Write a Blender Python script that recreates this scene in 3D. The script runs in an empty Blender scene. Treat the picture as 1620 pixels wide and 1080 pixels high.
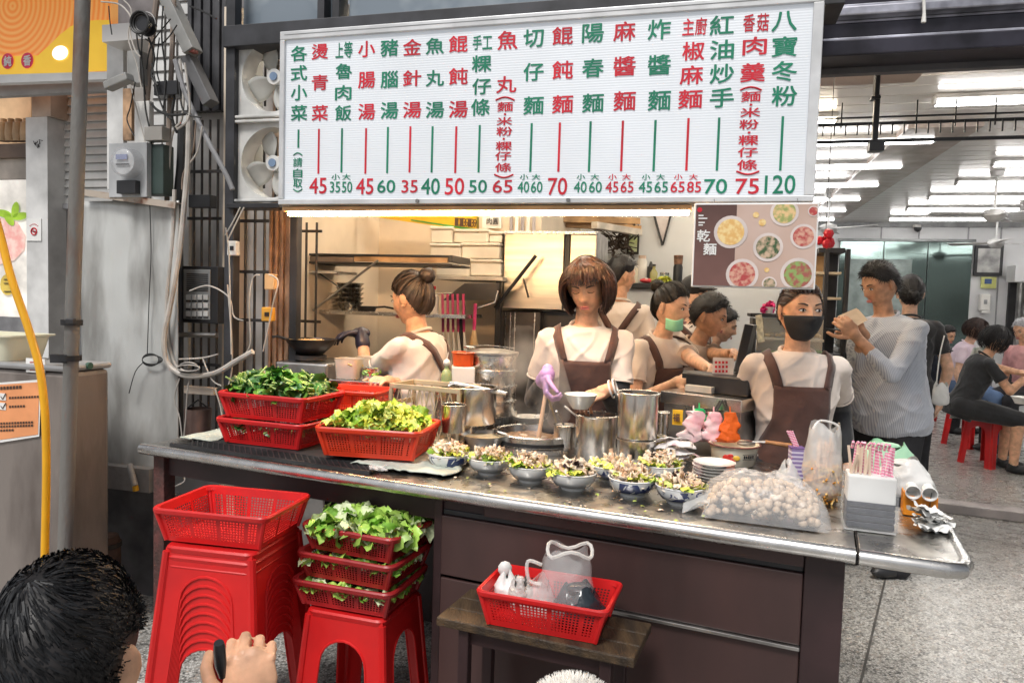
import bpy, bmesh, math, random
from math import sin, cos, pi, radians, sqrt, atan2
from mathutils import Vector, Matrix, noise
from mathutils.bvhtree import BVHTree
random.seed(7)
V = Vector
SC = bpy.context.scene
COL = SC.collection

# ---------------------------------------------------------------- camera, world, sun, exposure
CAM_Z, PITCH, ROLL, FPX = 1.45, radians(3.25), radians(1.72), 1150.0
cd = bpy.data.cameras.new('camera'); cam = bpy.data.objects.new('camera', cd); COL.objects.link(cam)
cd.sensor_width = 36.0; cd.lens = FPX / 1620 * 36.0; cd.clip_start = 0.05; cd.clip_end = 500
CR = (Matrix.Rotation(pi / 2 - PITCH, 3, 'X') @ Matrix.Rotation(ROLL, 3, 'Z'))
cam.matrix_world = Matrix.Translation((0, 0, CAM_Z)) @ CR.to_4x4()
SC.camera = cam
world = bpy.data.worlds.new('World'); SC.world = world; world.use_nodes = True
nt = world.node_tree
bgn = nt.nodes['Background']; skyn = nt.nodes.new('ShaderNodeTexSky')
skyn.sky_type = 'NISHITA'; skyn.sun_disc = False
SUN_EL, SUN_AZ = radians(56), radians(208)
skyn.sun_elevation = SUN_EL; skyn.sun_rotation = SUN_AZ; skyn.dust_density = 3.0; skyn.air_density = 0.8; skyn.ozone_density = 0.6
hsn = nt.nodes.new('ShaderNodeHueSaturation'); hsn.inputs['Saturation'].default_value = .30   # a bright overcast street
nt.links.new(skyn.outputs[0], hsn.inputs['Color']); nt.links.new(hsn.outputs[0], bgn.inputs[0]); bgn.inputs[1].default_value = 0.058
sl = bpy.data.lights.new('sun', 'SUN'); sl.energy = 1.5; sl.angle = radians(16); sl.color = (1.0, 0.97, 0.93)
so = bpy.data.objects.new('sun', sl); COL.objects.link(so)
sd = V((sin(SUN_AZ) * cos(SUN_EL), cos(SUN_AZ) * cos(SUN_EL), sin(SUN_EL)))
so.rotation_euler = sd.to_track_quat('Z', 'Y').to_euler(); so.location = (0, -4, 8)
SC.view_settings.view_transform = 'Standard'; SC.view_settings.look = 'None'
SC.view_settings.exposure = 0.92; SC.view_settings.gamma = 1.0
SC.render.engine = 'CYCLES'
SC.cycles.use_denoising = True
SC.cycles.max_bounces = 7; SC.cycles.diffuse_bounces = 4; SC.cycles.transparent_max_bounces = 10; SC.cycles.caustics_reflective = False; SC.cycles.caustics_refractive = False
SC.cycles.sample_clamp_indirect = 6.0

# ---------------------------------------------------------------- pixel directions to places
def ray(px, py): return (CR @ V(((px - 810) / FPX, -(py - 540) / FPX, -1.0)))
CP = V((0, 0, CAM_Z))
def P(px, py, d):
    r = ray(px, py); return CP + r * (d / r.y)
def PZ(px, py, z):
    r = ray(px, py); return CP + r * ((z - CAM_Z) / r.z)
FA = radians(15.0)
FU, FV, FO = V((cos(FA), -sin(FA), 0)), V((sin(FA), cos(FA), 0)), V((-0.984, 3.04, 0))   # the shop front: along, inward, origin
def F(s, t, z): return FO + FU * s + FV * t + V((0, 0, z))
def PT(px, py, t):
    r = ray(px, py); k = (t - (CP - FO).dot(FV)) / r.dot(FV); return CP + r * k
def ST(p):
    q = p - FO; return q.dot(FU), q.dot(FV), p.z
FROT = Matrix.Rotation(-FA, 4, 'Z')
CT = 0.86
C0, C1 = PZ(232, 703, CT), PZ(1525, 893, CT)
CU = (C1 - C0).normalized(); CV = V((-CU.y, CU.x, 0)); CLEN = (C1 - C0).length
def Cc(s, t, z): return V((C0.x, C0.y, 0)) + CU * s + CV * t + V((0, 0, z))
def CST(p):
    q = p - V((C0.x, C0.y, 0)); return q.dot(CU), q.dot(CV)
CA = atan2(CU.y, CU.x)
CROT = Matrix.Rotation(CA, 4, 'Z')

# ---------------------------------------------------------------- materials
MATS = {}
def _n(nt, t, **k):
    n = nt.nodes.new(t)
    for a, b in k.items(): setattr(n, a, b)
    return n
def M(name, col, rough=.5, metal=0., var=.15, scale=6., bump=0., bscale=60., spec=.5, col2=None, span=(.35, .65), emit=0., ecol=None,
      alpha=1., trans=0., coat=0., sheen=0., stretch=(1, 1, 1), detail=4., rvar=0.):
    if name in MATS: return MATS[name]
    m = bpy.data.materials.new(name); m.use_nodes = True; nt = m.node_tree; L = nt.links.new
    b = nt.nodes['Principled BSDF']
    tc = _n(nt, 'ShaderNodeTexCoord'); mp = _n(nt, 'ShaderNodeMapping'); mp.inputs['Scale'].default_value = stretch
    L(tc.outputs['Object'], mp.inputs[0])
    c2 = col2 or tuple(max(0, c * (1 - 2 * var)) for c in col); c1 = col if col2 else tuple(min(1, c * (1 + var)) for c in col)
    nz = _n(nt, 'ShaderNodeTexNoise'); nz.inputs['Scale'].default_value = scale; nz.inputs['Detail'].default_value = detail
    L(mp.outputs[0], nz.inputs['Vector'])
    mr = _n(nt, 'ShaderNodeMapRange'); mr.inputs[1].default_value = span[0]; mr.inputs[2].default_value = span[1]
    L(nz.outputs[0], mr.inputs[0])
    mx = _n(nt, 'ShaderNodeMix', data_type='RGBA'); mx.inputs[6].default_value = (*c1, 1); mx.inputs[7].default_value = (*c2, 1)
    L(mr.outputs[0], mx.inputs[0]); L(mx.outputs[2], b.inputs['Base Color'])
    b.inputs['Roughness'].default_value = rough; b.inputs['Metallic'].default_value = metal
    b.inputs['Specular IOR Level'].default_value = spec; b.inputs['Alpha'].default_value = alpha
    b.inputs['Transmission Weight'].default_value = trans; b.inputs['Coat Weight'].default_value = coat; b.inputs['Sheen Weight'].default_value = sheen
    if rvar:
        r2 = _n(nt, 'ShaderNodeMapRange'); r2.inputs[3].default_value = max(.03, rough - rvar); r2.inputs[4].default_value = min(1, rough + rvar)
        n3 = _n(nt, 'ShaderNodeTexNoise'); n3.inputs['Scale'].default_value = scale * 2.3; L(mp.outputs[0], n3.inputs['Vector'])
        L(n3.outputs[0], r2.inputs[0]); L(r2.outputs[0], b.inputs['Roughness'])
    if emit:
        b.inputs['Emission Strength'].default_value = emit
        if ecol: b.inputs['Emission Color'].default_value = (*ecol, 1)
        else: L(mx.outputs[2], b.inputs['Emission Color'])
    if bump:
        n2 = _n(nt, 'ShaderNodeTexNoise'); n2.inputs['Scale'].default_value = bscale; n2.inputs['Detail'].default_value = 3
        L(mp.outputs[0], n2.inputs['Vector'])
        bp = _n(nt, 'ShaderNodeBump'); bp.inputs['Strength'].default_value = bump; bp.inputs['Distance'].default_value = .01
        L(n2.outputs[0], bp.inputs['Height']); L(bp.outputs[0], b.inputs['Normal'])
    MATS[name] = m
    return m
def base_of(m): return m.node_tree, m.node_tree.nodes['Principled BSDF'], m.node_tree.links.new

def m_terrazzo():
    m = M('terrazzo', (.5, .5, .48), rough=.28, rvar=.1); nt, b, L = base_of(m)
    tc = _n(nt, 'ShaderNodeTexCoord')
    vo = _n(nt, 'ShaderNodeTexVoronoi'); vo.inputs['Scale'].default_value = 105; L(tc.outputs['Object'], vo.inputs['Vector'])
    sp = _n(nt, 'ShaderNodeSeparateColor'); L(vo.outputs['Color'], sp.inputs[0])
    cr = _n(nt, 'ShaderNodeValToRGB'); cr.color_ramp.interpolation = 'CONSTANT'
    e = cr.color_ramp.elements; e[0].color = (.09, .09, .088, 1); e[1].position = .16; e[1].color = (.74, .72, .68, 1)
    for p, c in ((.5, (.42, .40, .37, 1)), (.68, (.72, .71, .68, 1)), (.86, (.16, .15, .14, 1)), (.93, (.50, .42, .36, 1))):
        q = e.new(p); q.color = c
    L(sp.outputs[0], cr.inputs[0])
    v2 = _n(nt, 'ShaderNodeTexVoronoi', feature='DISTANCE_TO_EDGE'); v2.inputs['Scale'].default_value = 105; L(tc.outputs['Object'], v2.inputs['Vector'])
    mr = _n(nt, 'ShaderNodeMapRange'); mr.inputs[1].default_value = .06; mr.inputs[2].default_value = .16; L(v2.outputs[0], mr.inputs[0])
    mx = _n(nt, 'ShaderNodeMix', data_type='RGBA'); mx.inputs[6].default_value = (.30, .29, .27, 1); L(mr.outputs[0], mx.inputs[0]); L(cr.outputs[0], mx.inputs[7])
    n = _n(nt, 'ShaderNodeTexNoise'); n.inputs['Scale'].default_value = 1.3; L(tc.outputs['Object'], n.inputs['Vector'])
    m2 = _n(nt, 'ShaderNodeMix', data_type='RGBA', blend_type='MULTIPLY'); m2.inputs[0].default_value = .35
    L(mx.outputs[2], m2.inputs[6]); L(n.outputs[0], m2.inputs[7]); L(m2.outputs[2], b.inputs['Base Color'])
    return m
def m_stripes(name, c1, c2, scale, vec=(1, 0, 0), thr=.5, plaid=None, rough=.85):
    """woven stripes along one axis, or crossing ones"""
    m = M(name, c1, rough=rough, bump=.25, bscale=25, sheen=.2); nt, b, L = base_of(m)
    tc = _n(nt, 'ShaderNodeTexCoord'); fac = None
    for v in ([vec] + ([plaid] if plaid else [])):
        d = _n(nt, 'ShaderNodeVectorMath', operation='DOT_PRODUCT'); d.inputs[1].default_value = v; L(tc.outputs['Object'], d.inputs[0])
        a = _n(nt, 'ShaderNodeMath', operation='MULTIPLY'); a.inputs[1].default_value = scale; L(d.outputs['Value'], a.inputs[0])
        f = _n(nt, 'ShaderNodeMath', operation='FRACT'); L(a.outputs[0], f.inputs[0])
        g = _n(nt, 'ShaderNodeMath', operation='GREATER_THAN'); g.inputs[1].default_value = thr; L(f.outputs[0], g.inputs[0])
        if fac:
            s = _n(nt, 'ShaderNodeMath', operation='ADD'); L(fac, s.inputs[0]); L(g.outputs[0], s.inputs[1])
            h = _n(nt, 'ShaderNodeMath', operation='MULTIPLY'); h.inputs[1].default_value = .5; L(s.outputs[0], h.inputs[0]); fac = h.outputs[0]
        else: fac = g.outputs[0]
    mx = _n(nt, 'ShaderNodeMix', data_type='RGBA'); mx.inputs[6].default_value = (*c1, 1); mx.inputs[7].default_value = (*c2, 1)
    L(fac, mx.inputs[0]); L(mx.outputs[2], b.inputs['Base Color'])
    return m
def m_band(name, base, ink, z0, z1, scale=28, thr=.52, rough=.18):
    """glazed ware with a painted band of small brush marks between two heights"""
    m = M(name, base, rough=rough, var=.03, coat=.3); nt, b, L = base_of(m)
    tc = _n(nt, 'ShaderNodeTexCoord'); sp = _n(nt, 'ShaderNodeSeparateXYZ'); L(tc.outputs['Object'], sp.inputs[0])
    n = _n(nt, 'ShaderNodeTexNoise'); n.inputs['Scale'].default_value = scale; n.inputs['Detail'].default_value = 3; n.inputs['Distortion'].default_value = 1.4; L(tc.outputs['Object'], n.inputs['Vector'])
    g = _n(nt, 'ShaderNodeMath', operation='GREATER_THAN'); g.inputs[1].default_value = thr; L(n.outputs[0], g.inputs[0])
    a = _n(nt, 'ShaderNodeMath', operation='GREATER_THAN'); a.inputs[1].default_value = z0; L(sp.outputs['Z'], a.inputs[0])
    c = _n(nt, 'ShaderNodeMath', operation='LESS_THAN'); c.inputs[1].default_value = z1; L(sp.outputs['Z'], c.inputs[0])
    x = _n(nt, 'ShaderNodeMath', operation='MULTIPLY'); L(g.outputs[0], x.inputs[0]); L(a.outputs[0], x.inputs[1])
    y = _n(nt, 'ShaderNodeMath', operation='MULTIPLY'); L(x.outputs[0], y.inputs[0]); L(c.outputs[0], y.inputs[1])
    mx = _n(nt, 'ShaderNodeMix', data_type='RGBA'); mx.inputs[6].default_value = (*base, 1); mx.inputs[7].default_value = (*ink, 1)
    L(y.outputs[0], mx.inputs[0]); L(mx.outputs[2], b.inputs['Base Color'])
    return m

STEEL = M('steel', (.62, .61, .59), rough=.26, metal=1, var=.08, scale=14, rvar=.08, bump=.04, bscale=30)
STEEL_D = M('worn_steel', (.40, .39, .38), rough=.38, metal=1, var=.2, scale=9, rvar=.12)
STEEL_B = M('brushed_steel', (.62, .60, .57), rough=.24, metal=1, var=.06, scale=3, rvar=.08)
COUNTER = M('counter_steel', (.60, .58, .55), rough=.30, metal=1, var=.2, scale=9, rvar=.2, detail=8)
BLACKM = M('black_metal', (.022, .022, .025), rough=.45, var=.3)
BLACKP = M('black_plastic', (.018, .018, .02), rough=.35, var=.2)
IRON = M('iron_bar', (.03, .028, .028), rough=.6, col2=(.09, .05, .035), span=(.55, .75), scale=20)
RUSTP = M('painted_pole', (.16, .155, .145), rough=.6, col2=(.12, .055, .03), span=(.53, .66), scale=7, bump=.3, bscale=90, stretch=(1, 1, .35))
REDP = M('red_plastic', (.66, .012, .012), rough=.40, col2=(.42, .012, .014), span=(.3, .8), scale=5, detail=8, spec=.45, bump=.06, bscale=25, rvar=.12)
REDO = M('orange_red_plastic', (.72, .05, .012), rough=.40, col2=(.50, .03, .012), span=(.3, .8), scale=6, detail=8, rvar=.12)
REDD = M('old_red_plastic', (.40, .02, .022), rough=.42, var=.15, scale=9)
MAROON = M('maroon_paint', (.072, .036, .033), rough=.42, col2=(.034, .019, .018), span=(.3, .72), scale=3.5, rvar=.16, bump=.10, bscale=9, stretch=(1, 1, .35), detail=9)
MAROOND = M('maroon_frame', (.032, .015, .016), rough=.5, var=.2, scale=5)
RUSTLEG = M('rusty_red_leg', (.13, .045, .04), rough=.7, col2=(.055, .03, .026), scale=18, bump=.5, bscale=70)
WHITE = M('white_paint', (.78, .78, .77), rough=.45, var=.05)
CREAM = M('cream_wall', (.72, .62, .50), rough=.6, var=.06, scale=3)
GWALL = M('grey_white_wall', (.66, .67, .68), rough=.5, var=.05, scale=2)
WPLAST = M('white_plastic', (.76, .75, .72), rough=.4, var=.06)
WCABLE = M('white_cable', (.48, .45, .41), rough=.5, var=.15, scale=10)
BCABLE = M('black_cable', (.02, .02, .02), rough=.5)
GALV = M('galvanised_sheet', (.58, .59, .575), rough=.45, metal=.3, col2=(.30, .295, .28), span=(.44, .66), scale=7, bump=.2, bscale=30, detail=12, rvar=.15, stretch=(1, 1, .28))
GREYCAB = M('weathered_cabinet', (.24, .21, .19), rough=.5, metal=.3, col2=(.11, .09, .08), span=(.42, .66), scale=6, bump=.25, bscale=30, detail=12, stretch=(1, 1, .3))
WOOD = M('worn_wood', (.075, .046, .022), rough=.55, col2=(.026, .017, .010), scale=5, stretch=(6, 1, 6), bump=.4, bscale=30)
PAPERW = M('white_paper', (.80, .80, .78), rough=.7, var=.04)
BAG = M('clear_bag', (.92, .92, .92), rough=.22, var=.02, alpha=.24, bump=.5, bscale=24)
BAGW = M('milky_bag', (.88, .88, .86), rough=.3, var=.04, alpha=.42, bump=.6, bscale=24)
GLASS = M('glass', (.75, .82, .80), rough=.04, var=.02, alpha=.16)
PORC = M('porcelain', (.78, .77, .74), rough=.16, var=.03, coat=.3)
PORCB = m_band('painted_porcelain', (.76, .77, .77), (.03, .05, .16), .014, .043)
PORCG = m_band('painted_plate', (.76, .75, .72), (.10, .11, .16), .004, .02, scale=40)

# ---------------------------------------------------------------- mesh builder
class MB:
    def __init__(s): s.v = []; s.f = []
    def add(s, vs, fs, Mx=None):
        o = len(s.v)
        s.v += [tuple(Mx @ V(p)) if Mx is not None else tuple(p) for p in vs]
        s.f += [tuple(i + o for i in f) for f in fs]
        return s
    def box(s, c, d, Mx=None, rz=0.):
        x, y, z = d[0] / 2, d[1] / 2, d[2] / 2
        R = Matrix.Translation(c) @ Matrix.Rotation(rz, 4, 'Z')
        if Mx is not None: R = Mx @ R
        return s.add([(-x, -y, -z), (x, -y, -z), (x, y, -z), (-x, y, -z), (-x, -y, z), (x, -y, z), (x, y, z), (-x, y, z)],
                     [(3, 2, 1, 0), (4, 5, 6, 7), (0, 1, 5, 4), (1, 2, 6, 5), (2, 3, 7, 6), (3, 0, 4, 7)], R)
    def hexa(s, p): return s.add(p, [(3, 2, 1, 0), (4, 5, 6, 7), (0, 1, 5, 4), (1, 2, 6, 5), (2, 3, 7, 6), (3, 0, 4, 7)])
    def tube(s, pts, r, n=8, cap=True, flat=1.0, up=None):
        pts = [V(p) for p in pts]; N = len(pts); rs = r if isinstance(r, (list, tuple)) else [r] * N
        o = len(s.v); prev = None
        for i, p in enumerate(pts):
            t = (pts[min(i + 1, N - 1)] - pts[max(i - 1, 0)])
            t = t.normalized() if t.length > 1e-9 else V((0, 0, 1))
            if prev is None:
                a = V(up) if up is not None else (V((0, 0, 1)) if abs(t.z) < .9 else V((1, 0, 0)))
                nx = (a - t * a.dot(t)).normalized()
            else:
                nx = prev - t * prev.dot(t)
                nx = nx.normalized() if nx.length > 1e-6 else prev
            prev = nx; ny = t.cross(nx)
            for k in range(n):
                q = 2 * pi * k / n; s.v.append(tuple(p + nx * (cos(q) * rs[i] * flat) + ny * (sin(q) * rs[i])))
        for i in range(N - 1):
            for k in range(n):
                a = o + i * n + k; b = o + i * n + (k + 1) % n; s.f.append((a, b, b + n, a + n))
        if cap: s.f.append(tuple(o + k for k in reversed(range(n)))); s.f.append(tuple(o + (N - 1) * n + k for k in range(n)))
        return s
    def bar(s, a, b, w, h=None):
        """square section bar between two points"""
        return s.tube([a, b], w * .7071, 4) if h is None else s._bar2(V(a), V(b), w, h)
    def _bar2(s, a, b, w, h):
        t = (b - a).normalized(); up = V((0, 0, 1)) if abs(t.z) < .95 else V((0, 1, 0))
        x = t.cross(up).normalized() * (w / 2); y = x.cross(t).normalized() * (h / 2)
        return s.hexa([a - x - y, a + x - y, a + x + y, a - x + y, b - x - y, b + x - y, b + x + y, b - x + y])
    def lathe(s, prof, n=24, c=(0, 0, 0), Mx=None, close=False):
        o = len(s.v); c = V(c)
        for r, z in prof:
            for k in range(n):
                q = 2 * pi * k / n; p = c + V((cos(q) * r, sin(q) * r, z)); s.v.append(tuple(Mx @ p) if Mx is not None else tuple(p))
        for i in range(len(prof) - 1):
            for k in range(n):
                a = o + i * n + k; b = o + i * n + (k + 1) % n; s.f.append((a, b, b + n, a + n))
        if close:
            s.f.append(tuple(o + k for k in reversed(range(n)))); s.f.append(tuple(o + (len(prof) - 1) * n + k for k in range(n)))
        return s
    def loft(s, rings, cap=True):
        n = len(rings[0]); o = len(s.v)
        for r in rings: s.v += [tuple(p) for p in r]
        for i in range(len(rings) - 1):
            for k in range(n):
                a = o + i * n + k; b = o + i * n + (k + 1) % n; s.f.append((a, b, b + n, a + n))
        if cap: s.f.append(tuple(o + k for k in reversed(range(n)))); s.f.append(tuple(o + (len(rings) - 1) * n + k for k in range(n)))
        return s
    def ell(s, c, r, n=12, Mx=None):
        c = V(c); r = (r, r, r) if not isinstance(r, (tuple, list, Vector)) else r
        o = len(s.v); h = max(4, n // 2)
        tr = (lambda p: tuple(Mx @ p)) if Mx is not None else tuple
        s.v.append(tr(c + V((0, 0, -r[2]))))
        for i in range(1, h):
            a = -pi / 2 + pi * i / h
            for k in range(n):
                q = 2 * pi * k / n; s.v.append(tr(c + V((r[0] * cos(a) * cos(q), r[1] * cos(a) * sin(q), r[2] * sin(a)))))
        s.v.append(tr(c + V((0, 0, r[2])))); top = len(s.v) - 1
        for k in range(n): s.f.append((o, o + 1 + (k + 1) % n, o + 1 + k))
        for i in range(h - 2):
            for k in range(n):
                a = o + 1 + i * n + k; b = o + 1 + i * n + (k + 1) % n; s.f.append((a, b, b + n, a + n))
        for k in range(n): s.f.append((top, o + 1 + (h - 2) * n + k, o + 1 + (h - 2) * n + (k + 1) % n))
        return s
    def caps(s, a, b, r0, r1, n=12):
        """a tapered limb with round ends"""
        a, b = V(a), V(b); t = b - a; Lg = t.length
        if Lg < 1e-6: return s.ell(a, r0, n)
        t /= Lg; pts = []; rs = []
        for q in (-.98, -.75, -.4, 0): pts.append(a + t * (r0 * q)); rs.append(r0 * sqrt(1 - q * q))
        for q in (.25, .5, .75): pts.append(a + t * (Lg * q)); rs.append(r0 + (r1 - r0) * q)
        for q in (0, .4, .75, .98): pts.append(b + t * (r1 * q)); rs.append(r1 * sqrt(1 - q * q))
        return s.tube(pts, rs, n)
    def sheet(s, fn, nu, nv):
        o = len(s.v)
        for j in range(nv + 1):
            for i in range(nu + 1): s.v.append(tuple(fn(i / nu, j / nv)))
        for j in range(nv):
            for i in range(nu):
                a = o + j * (nu + 1) + i; s.f.append((a, a + 1, a + nu + 2, a + nu + 1))
        return s
    def ext(s, out, y0, y1, Mx):
        """outline in x,z pushed from y0 to y1"""
        n = len(out); vs = [(x, y0, z) for x, z in out] + [(x, y1, z) for x, z in out]
        fs = [tuple(range(n)), tuple(reversed(range(n, 2 * n)))] + [(k, k + n, (k + 1) % n + n, (k + 1) % n) for k in range(n)]
        return s.add(vs, fs, Mx)
    def mesh(s, name, recalc=True):
        me = bpy.data.meshes.new(name); me.from_pydata(s.v, [], s.f)
        if recalc:
            bm = bmesh.new(); bm.from_mesh(me); bmesh.ops.recalc_face_normals(bm, faces=bm.faces); bm.to_mesh(me); bm.free()
        return me
    def build(s, name, mat, parent=None, smooth=40, bevel=0., solid=0., recalc=True, seg=2):
        return link(name, s.mesh(name, recalc), mat, parent, smooth, bevel, solid, seg)
def link(name, me, mat, parent=None, smooth=40, bevel=0., solid=0., seg=2):
    o = bpy.data.objects.new(name, me); COL.objects.link(o)
    if mat is not None and len(me.materials) == 0: me.materials.append(mat)
    if smooth:
        me.shade_smooth(); me.set_sharp_from_angle(angle=radians(smooth))
    if solid:
        md = o.modifiers.new('s', 'SOLIDIFY'); md.thickness = solid; md.offset = 0
    if bevel:
        md = o.modifiers.new('b', 'BEVEL'); md.width = bevel; md.segments = seg; md.limit_method = 'ANGLE'; md.angle_limit = radians(35)
    if parent is not None: adopt(o, parent)
    return o
def adopt(o, parent):
    o.parent = parent
    o.matrix_parent_inverse = Matrix.Translation(-parent.location) if parent.type == 'EMPTY' else Matrix()
def tag(o, label, cat, group=None, kind=None):
    if label: o['label'] = label
    if cat: o['category'] = cat
    if group: o['group'] = group
    if kind: o['kind'] = kind
    return o
def thing(name, label, cat, loc=(0, 0, 0), group=None, kind=None):
    o = bpy.data.objects.new(name, None); COL.objects.link(o); o.location = loc; o.empty_display_size = .1
    return tag(o, label, cat, group, kind)
def struct(o): o['kind'] = 'structure'; return o
def dup(root, loc, rz=0., label=None, group=None, sc=None, rot=None):
    """copy a thing built around the world origin, with its parts and sub-parts"""
    r = root.copy(); COL.objects.link(r); r.location = loc; r.rotation_euler = rot or (0, 0, rz)
    if sc: r.scale = sc if isinstance(sc, (tuple, list)) else (sc, sc, sc)
    if label: r['label'] = label
    if group: r['group'] = group
    for c in list(root.children):
        d = c.copy(); COL.objects.link(d); d.parent = r
        for g in list(c.children):
            e = g.copy(); COL.objects.link(e); e.parent = d
    return r
class Kit:
    """one thing built at the origin, moved the first time it is put down and copied after that"""
    def __init__(s, root): s.r = root; s.used = False
    def put(s, loc, rz=0., label=None, group=None, sc=None, rot=None):
        if s.used: return dup(s.r, loc, rz, label, group, sc, rot)
        s.used = True; r = s.r; s.r_first = r
        # keep the first one as the pattern for later copies
        o = dup(r, loc, rz, label, group, sc, rot); return o
    def done(s):
        for c in list(s.r.children):
            for g in list(c.children): bpy.data.objects.remove(g)
            bpy.data.objects.remove(c)
        bpy.data.objects.remove(s.r)
KITS = []
def kit(root): k = Kit(root); KITS.append(k); return k

TEXTC = {}
def glyph(ch, bold=.012):
    k = (ch, bold)
    if k not in TEXTC:
        c = bpy.data.curves.new('t', 'FONT'); c.body = ch; c.offset = bold; c.resolution_u = 3
        o = bpy.data.objects.new('t', c); COL.objects.link(o)
        dg = bpy.context.evaluated_depsgraph_get(); me = o.evaluated_get(dg).to_mesh()
        vs = [v.co.copy() for v in me.vertices]; fs = [tuple(p.vertices) for p in me.polygons]
        o.evaluated_get(dg).to_mesh_clear(); bpy.data.objects.remove(o); bpy.data.curves.remove(c)
        if vs:
            x0, x1 = min(v.x for v in vs), max(v.x for v in vs); y0, y1 = min(v.y for v in vs), max(v.y for v in vs)
        else: x0 = x1 = y0 = y1 = 0
        TEXTC[k] = (vs, fs, (x0, x1, y0, y1))
    return TEXTC[k]
def write(mb, txt, w, h, Mx, bold=.012, fit=True):
    """flat writing centred on Mx's origin in its x,y plane, fitted to w by h; bold strokes are laid in shifted layers"""
    vs, fs, (x0, x1, y0, y1) = glyph(txt, 0.)
    if not vs: return mb
    sx = w / max(x1 - x0, 1e-6); sy = h / max(y1 - y0, 1e-6); b = bold * 1.6
    for k, (dx, dy) in enumerate(((0, 0), (b, b * .5), (-b, -b * .5), (b * .5, -b), (-b * .5, b)) if bold else ((0, 0),)):
        mb.add([((v.x - (x0 + x1) / 2 + dx) * sx, (v.y - (y0 + y1) / 2 + dy) * sy, k * .00025) for v in vs], fs, Mx)
    return mb
def frame_at(p, u, n):
    """matrix with x along u, z (facing) along n"""
    u = V(u).normalized(); n = V(n).normalized(); y = n.cross(u).normalized(); u = y.cross(n)
    return Matrix(((u.x, y.x, n.x, p[0]), (u.y, y.y, n.y, p[1]), (u.z, y.z, n.z, p[2]), (0, 0, 0, 1)))
def catmull(pts, n=6):
    pts = [V(p) for p in pts]; out = []
    for i in range(len(pts) - 1):
        a, b, c, d = pts[max(i - 1, 0)], pts[i], pts[i + 1], pts[min(i + 2, len(pts) - 1)]
        for k in range(n):
            t = k / n; out.append(.5 * ((2 * b) + (c - a) * t + (2 * a - 5 * b + 4 * c - d) * t * t + (3 * b - a - 3 * c + d) * t ** 3))
    return out + [pts[-1]]
def cable(name, pts, r, mat, label, group=None, n=6, cat='cable'):
    return tag(MB().tube(catmull(pts, 6), r, n).build(name, mat), label, cat, group)
# ---------------------------------------------------------------- helpers in the shop-front frame
def fb(mb, s0, s1, t0, t1, z0, z1):
    return mb.hexa([F(s0, t0, z0), F(s1, t0, z0), F(s1, t1, z0), F(s0, t1, z0), F(s0, t0, z1), F(s1, t0, z1), F(s1, t1, z1), F(s0, t1, z1)])
def fbox(name, mat, s0, s1, t0, t1, z0, z1, parent=None, bevel=.003):
    return fb(MB(), s0, s1, t0, t1, z0, z1).build(name, mat, parent, smooth=0, bevel=bevel)
def fpx(x0, y0, x1, y1, t):
    ym, xm = (y0 + y1) / 2, (x0 + x1) / 2
    a, b = ST(PT(x0, ym, t))[0], ST(PT(x1, ym, t))[0]; c, d = PT(xm, y1, t).z, PT(xm, y0, t).z
    return a, b, c, d
def fq(name, mat, x0, y0, x1, y1, t, th=.01, parent=None, bevel=.002):
    a, b, c, d = fpx(x0, y0, x1, y1, t); return fbox(name, mat, a, b, t, t + th, c, d, parent, bevel)
def cbx(mb, s0, s1, t0, t1, z0, z1):
    return mb.hexa([Cc(s0, t0, z0), Cc(s1, t0, z0), Cc(s1, t1, z0), Cc(s0, t1, z0), Cc(s0, t0, z1), Cc(s1, t0, z1), Cc(s1, t1, z1), Cc(s0, t1, z1)])
def FM(s, t, z): return frame_at(F(s, t, z), FU, -FV)          # writing on the shop front: x along, facing the street
def FMp(px, py, t): p = PT(px, py, t); return frame_at(p, FU, -FV)

# ---------------------------------------------------------------- ground, floors, walls, ceiling
g = MB().add([(-40, -40, 0), (40, -40, 0), (40, 60, 0), (-40, 60, 0)], [(0, 1, 2, 3)]).build('ground', m_terrazzo(), smooth=0); struct(g)
JOINT = M('floor_joint', (.07, .065, .06), rough=.6)
def strip(p0, p1, w, z, name, mat, parent):
    p0, p1 = V((p0[0], p0[1], z)), V((p1[0], p1[1], z)); d = (p1 - p0).normalized(); n = V((-d.y, d.x, 0)) * w / 2
    return MB().add([p0 - n, p1 - n, p1 + n, p0 + n], [(0, 1, 2, 3)]).build(name, mat, parent, smooth=0)
strip(PZ(1408, 885, 0), PZ(1352, 1120, 0), .010, .004, 'floor_joint', JOINT, g)
strip(PZ(1480, 835, 0), PZ(1800, 905, 0), .008, .004, 'floor_joint', JOINT, g)
THR = M('threshold_stone', (.42, .38, .37), rough=.45, var=.15)
# step up into the dining room
ta, tb = PZ(1440, 800, .02), PZ(1700, 832, .02)
td = (tb - ta).normalized(); tn = V((-td.y, td.x, 0))
mb = MB(); a0, b0 = ta - td * 2.5, tb + td * 4
mb.hexa([V((*(q).xy, z)) for z in (0, .07) for q in (a0, b0, b0 + tn * .16, a0 + tn * .16)])
o = mb.build('threshold', THR, smooth=0, bevel=.008); struct(o)
mb = MB(); mb.hexa([V((*(q).xy, z)) for z in (.0, .055) for q in (a0 + tn * .155, b0 + tn * .155, b0 + tn * 9, a0 + tn * 9)])
o = mb.build('floor', MATS['terrazzo'], smooth=0); struct(o)

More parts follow.
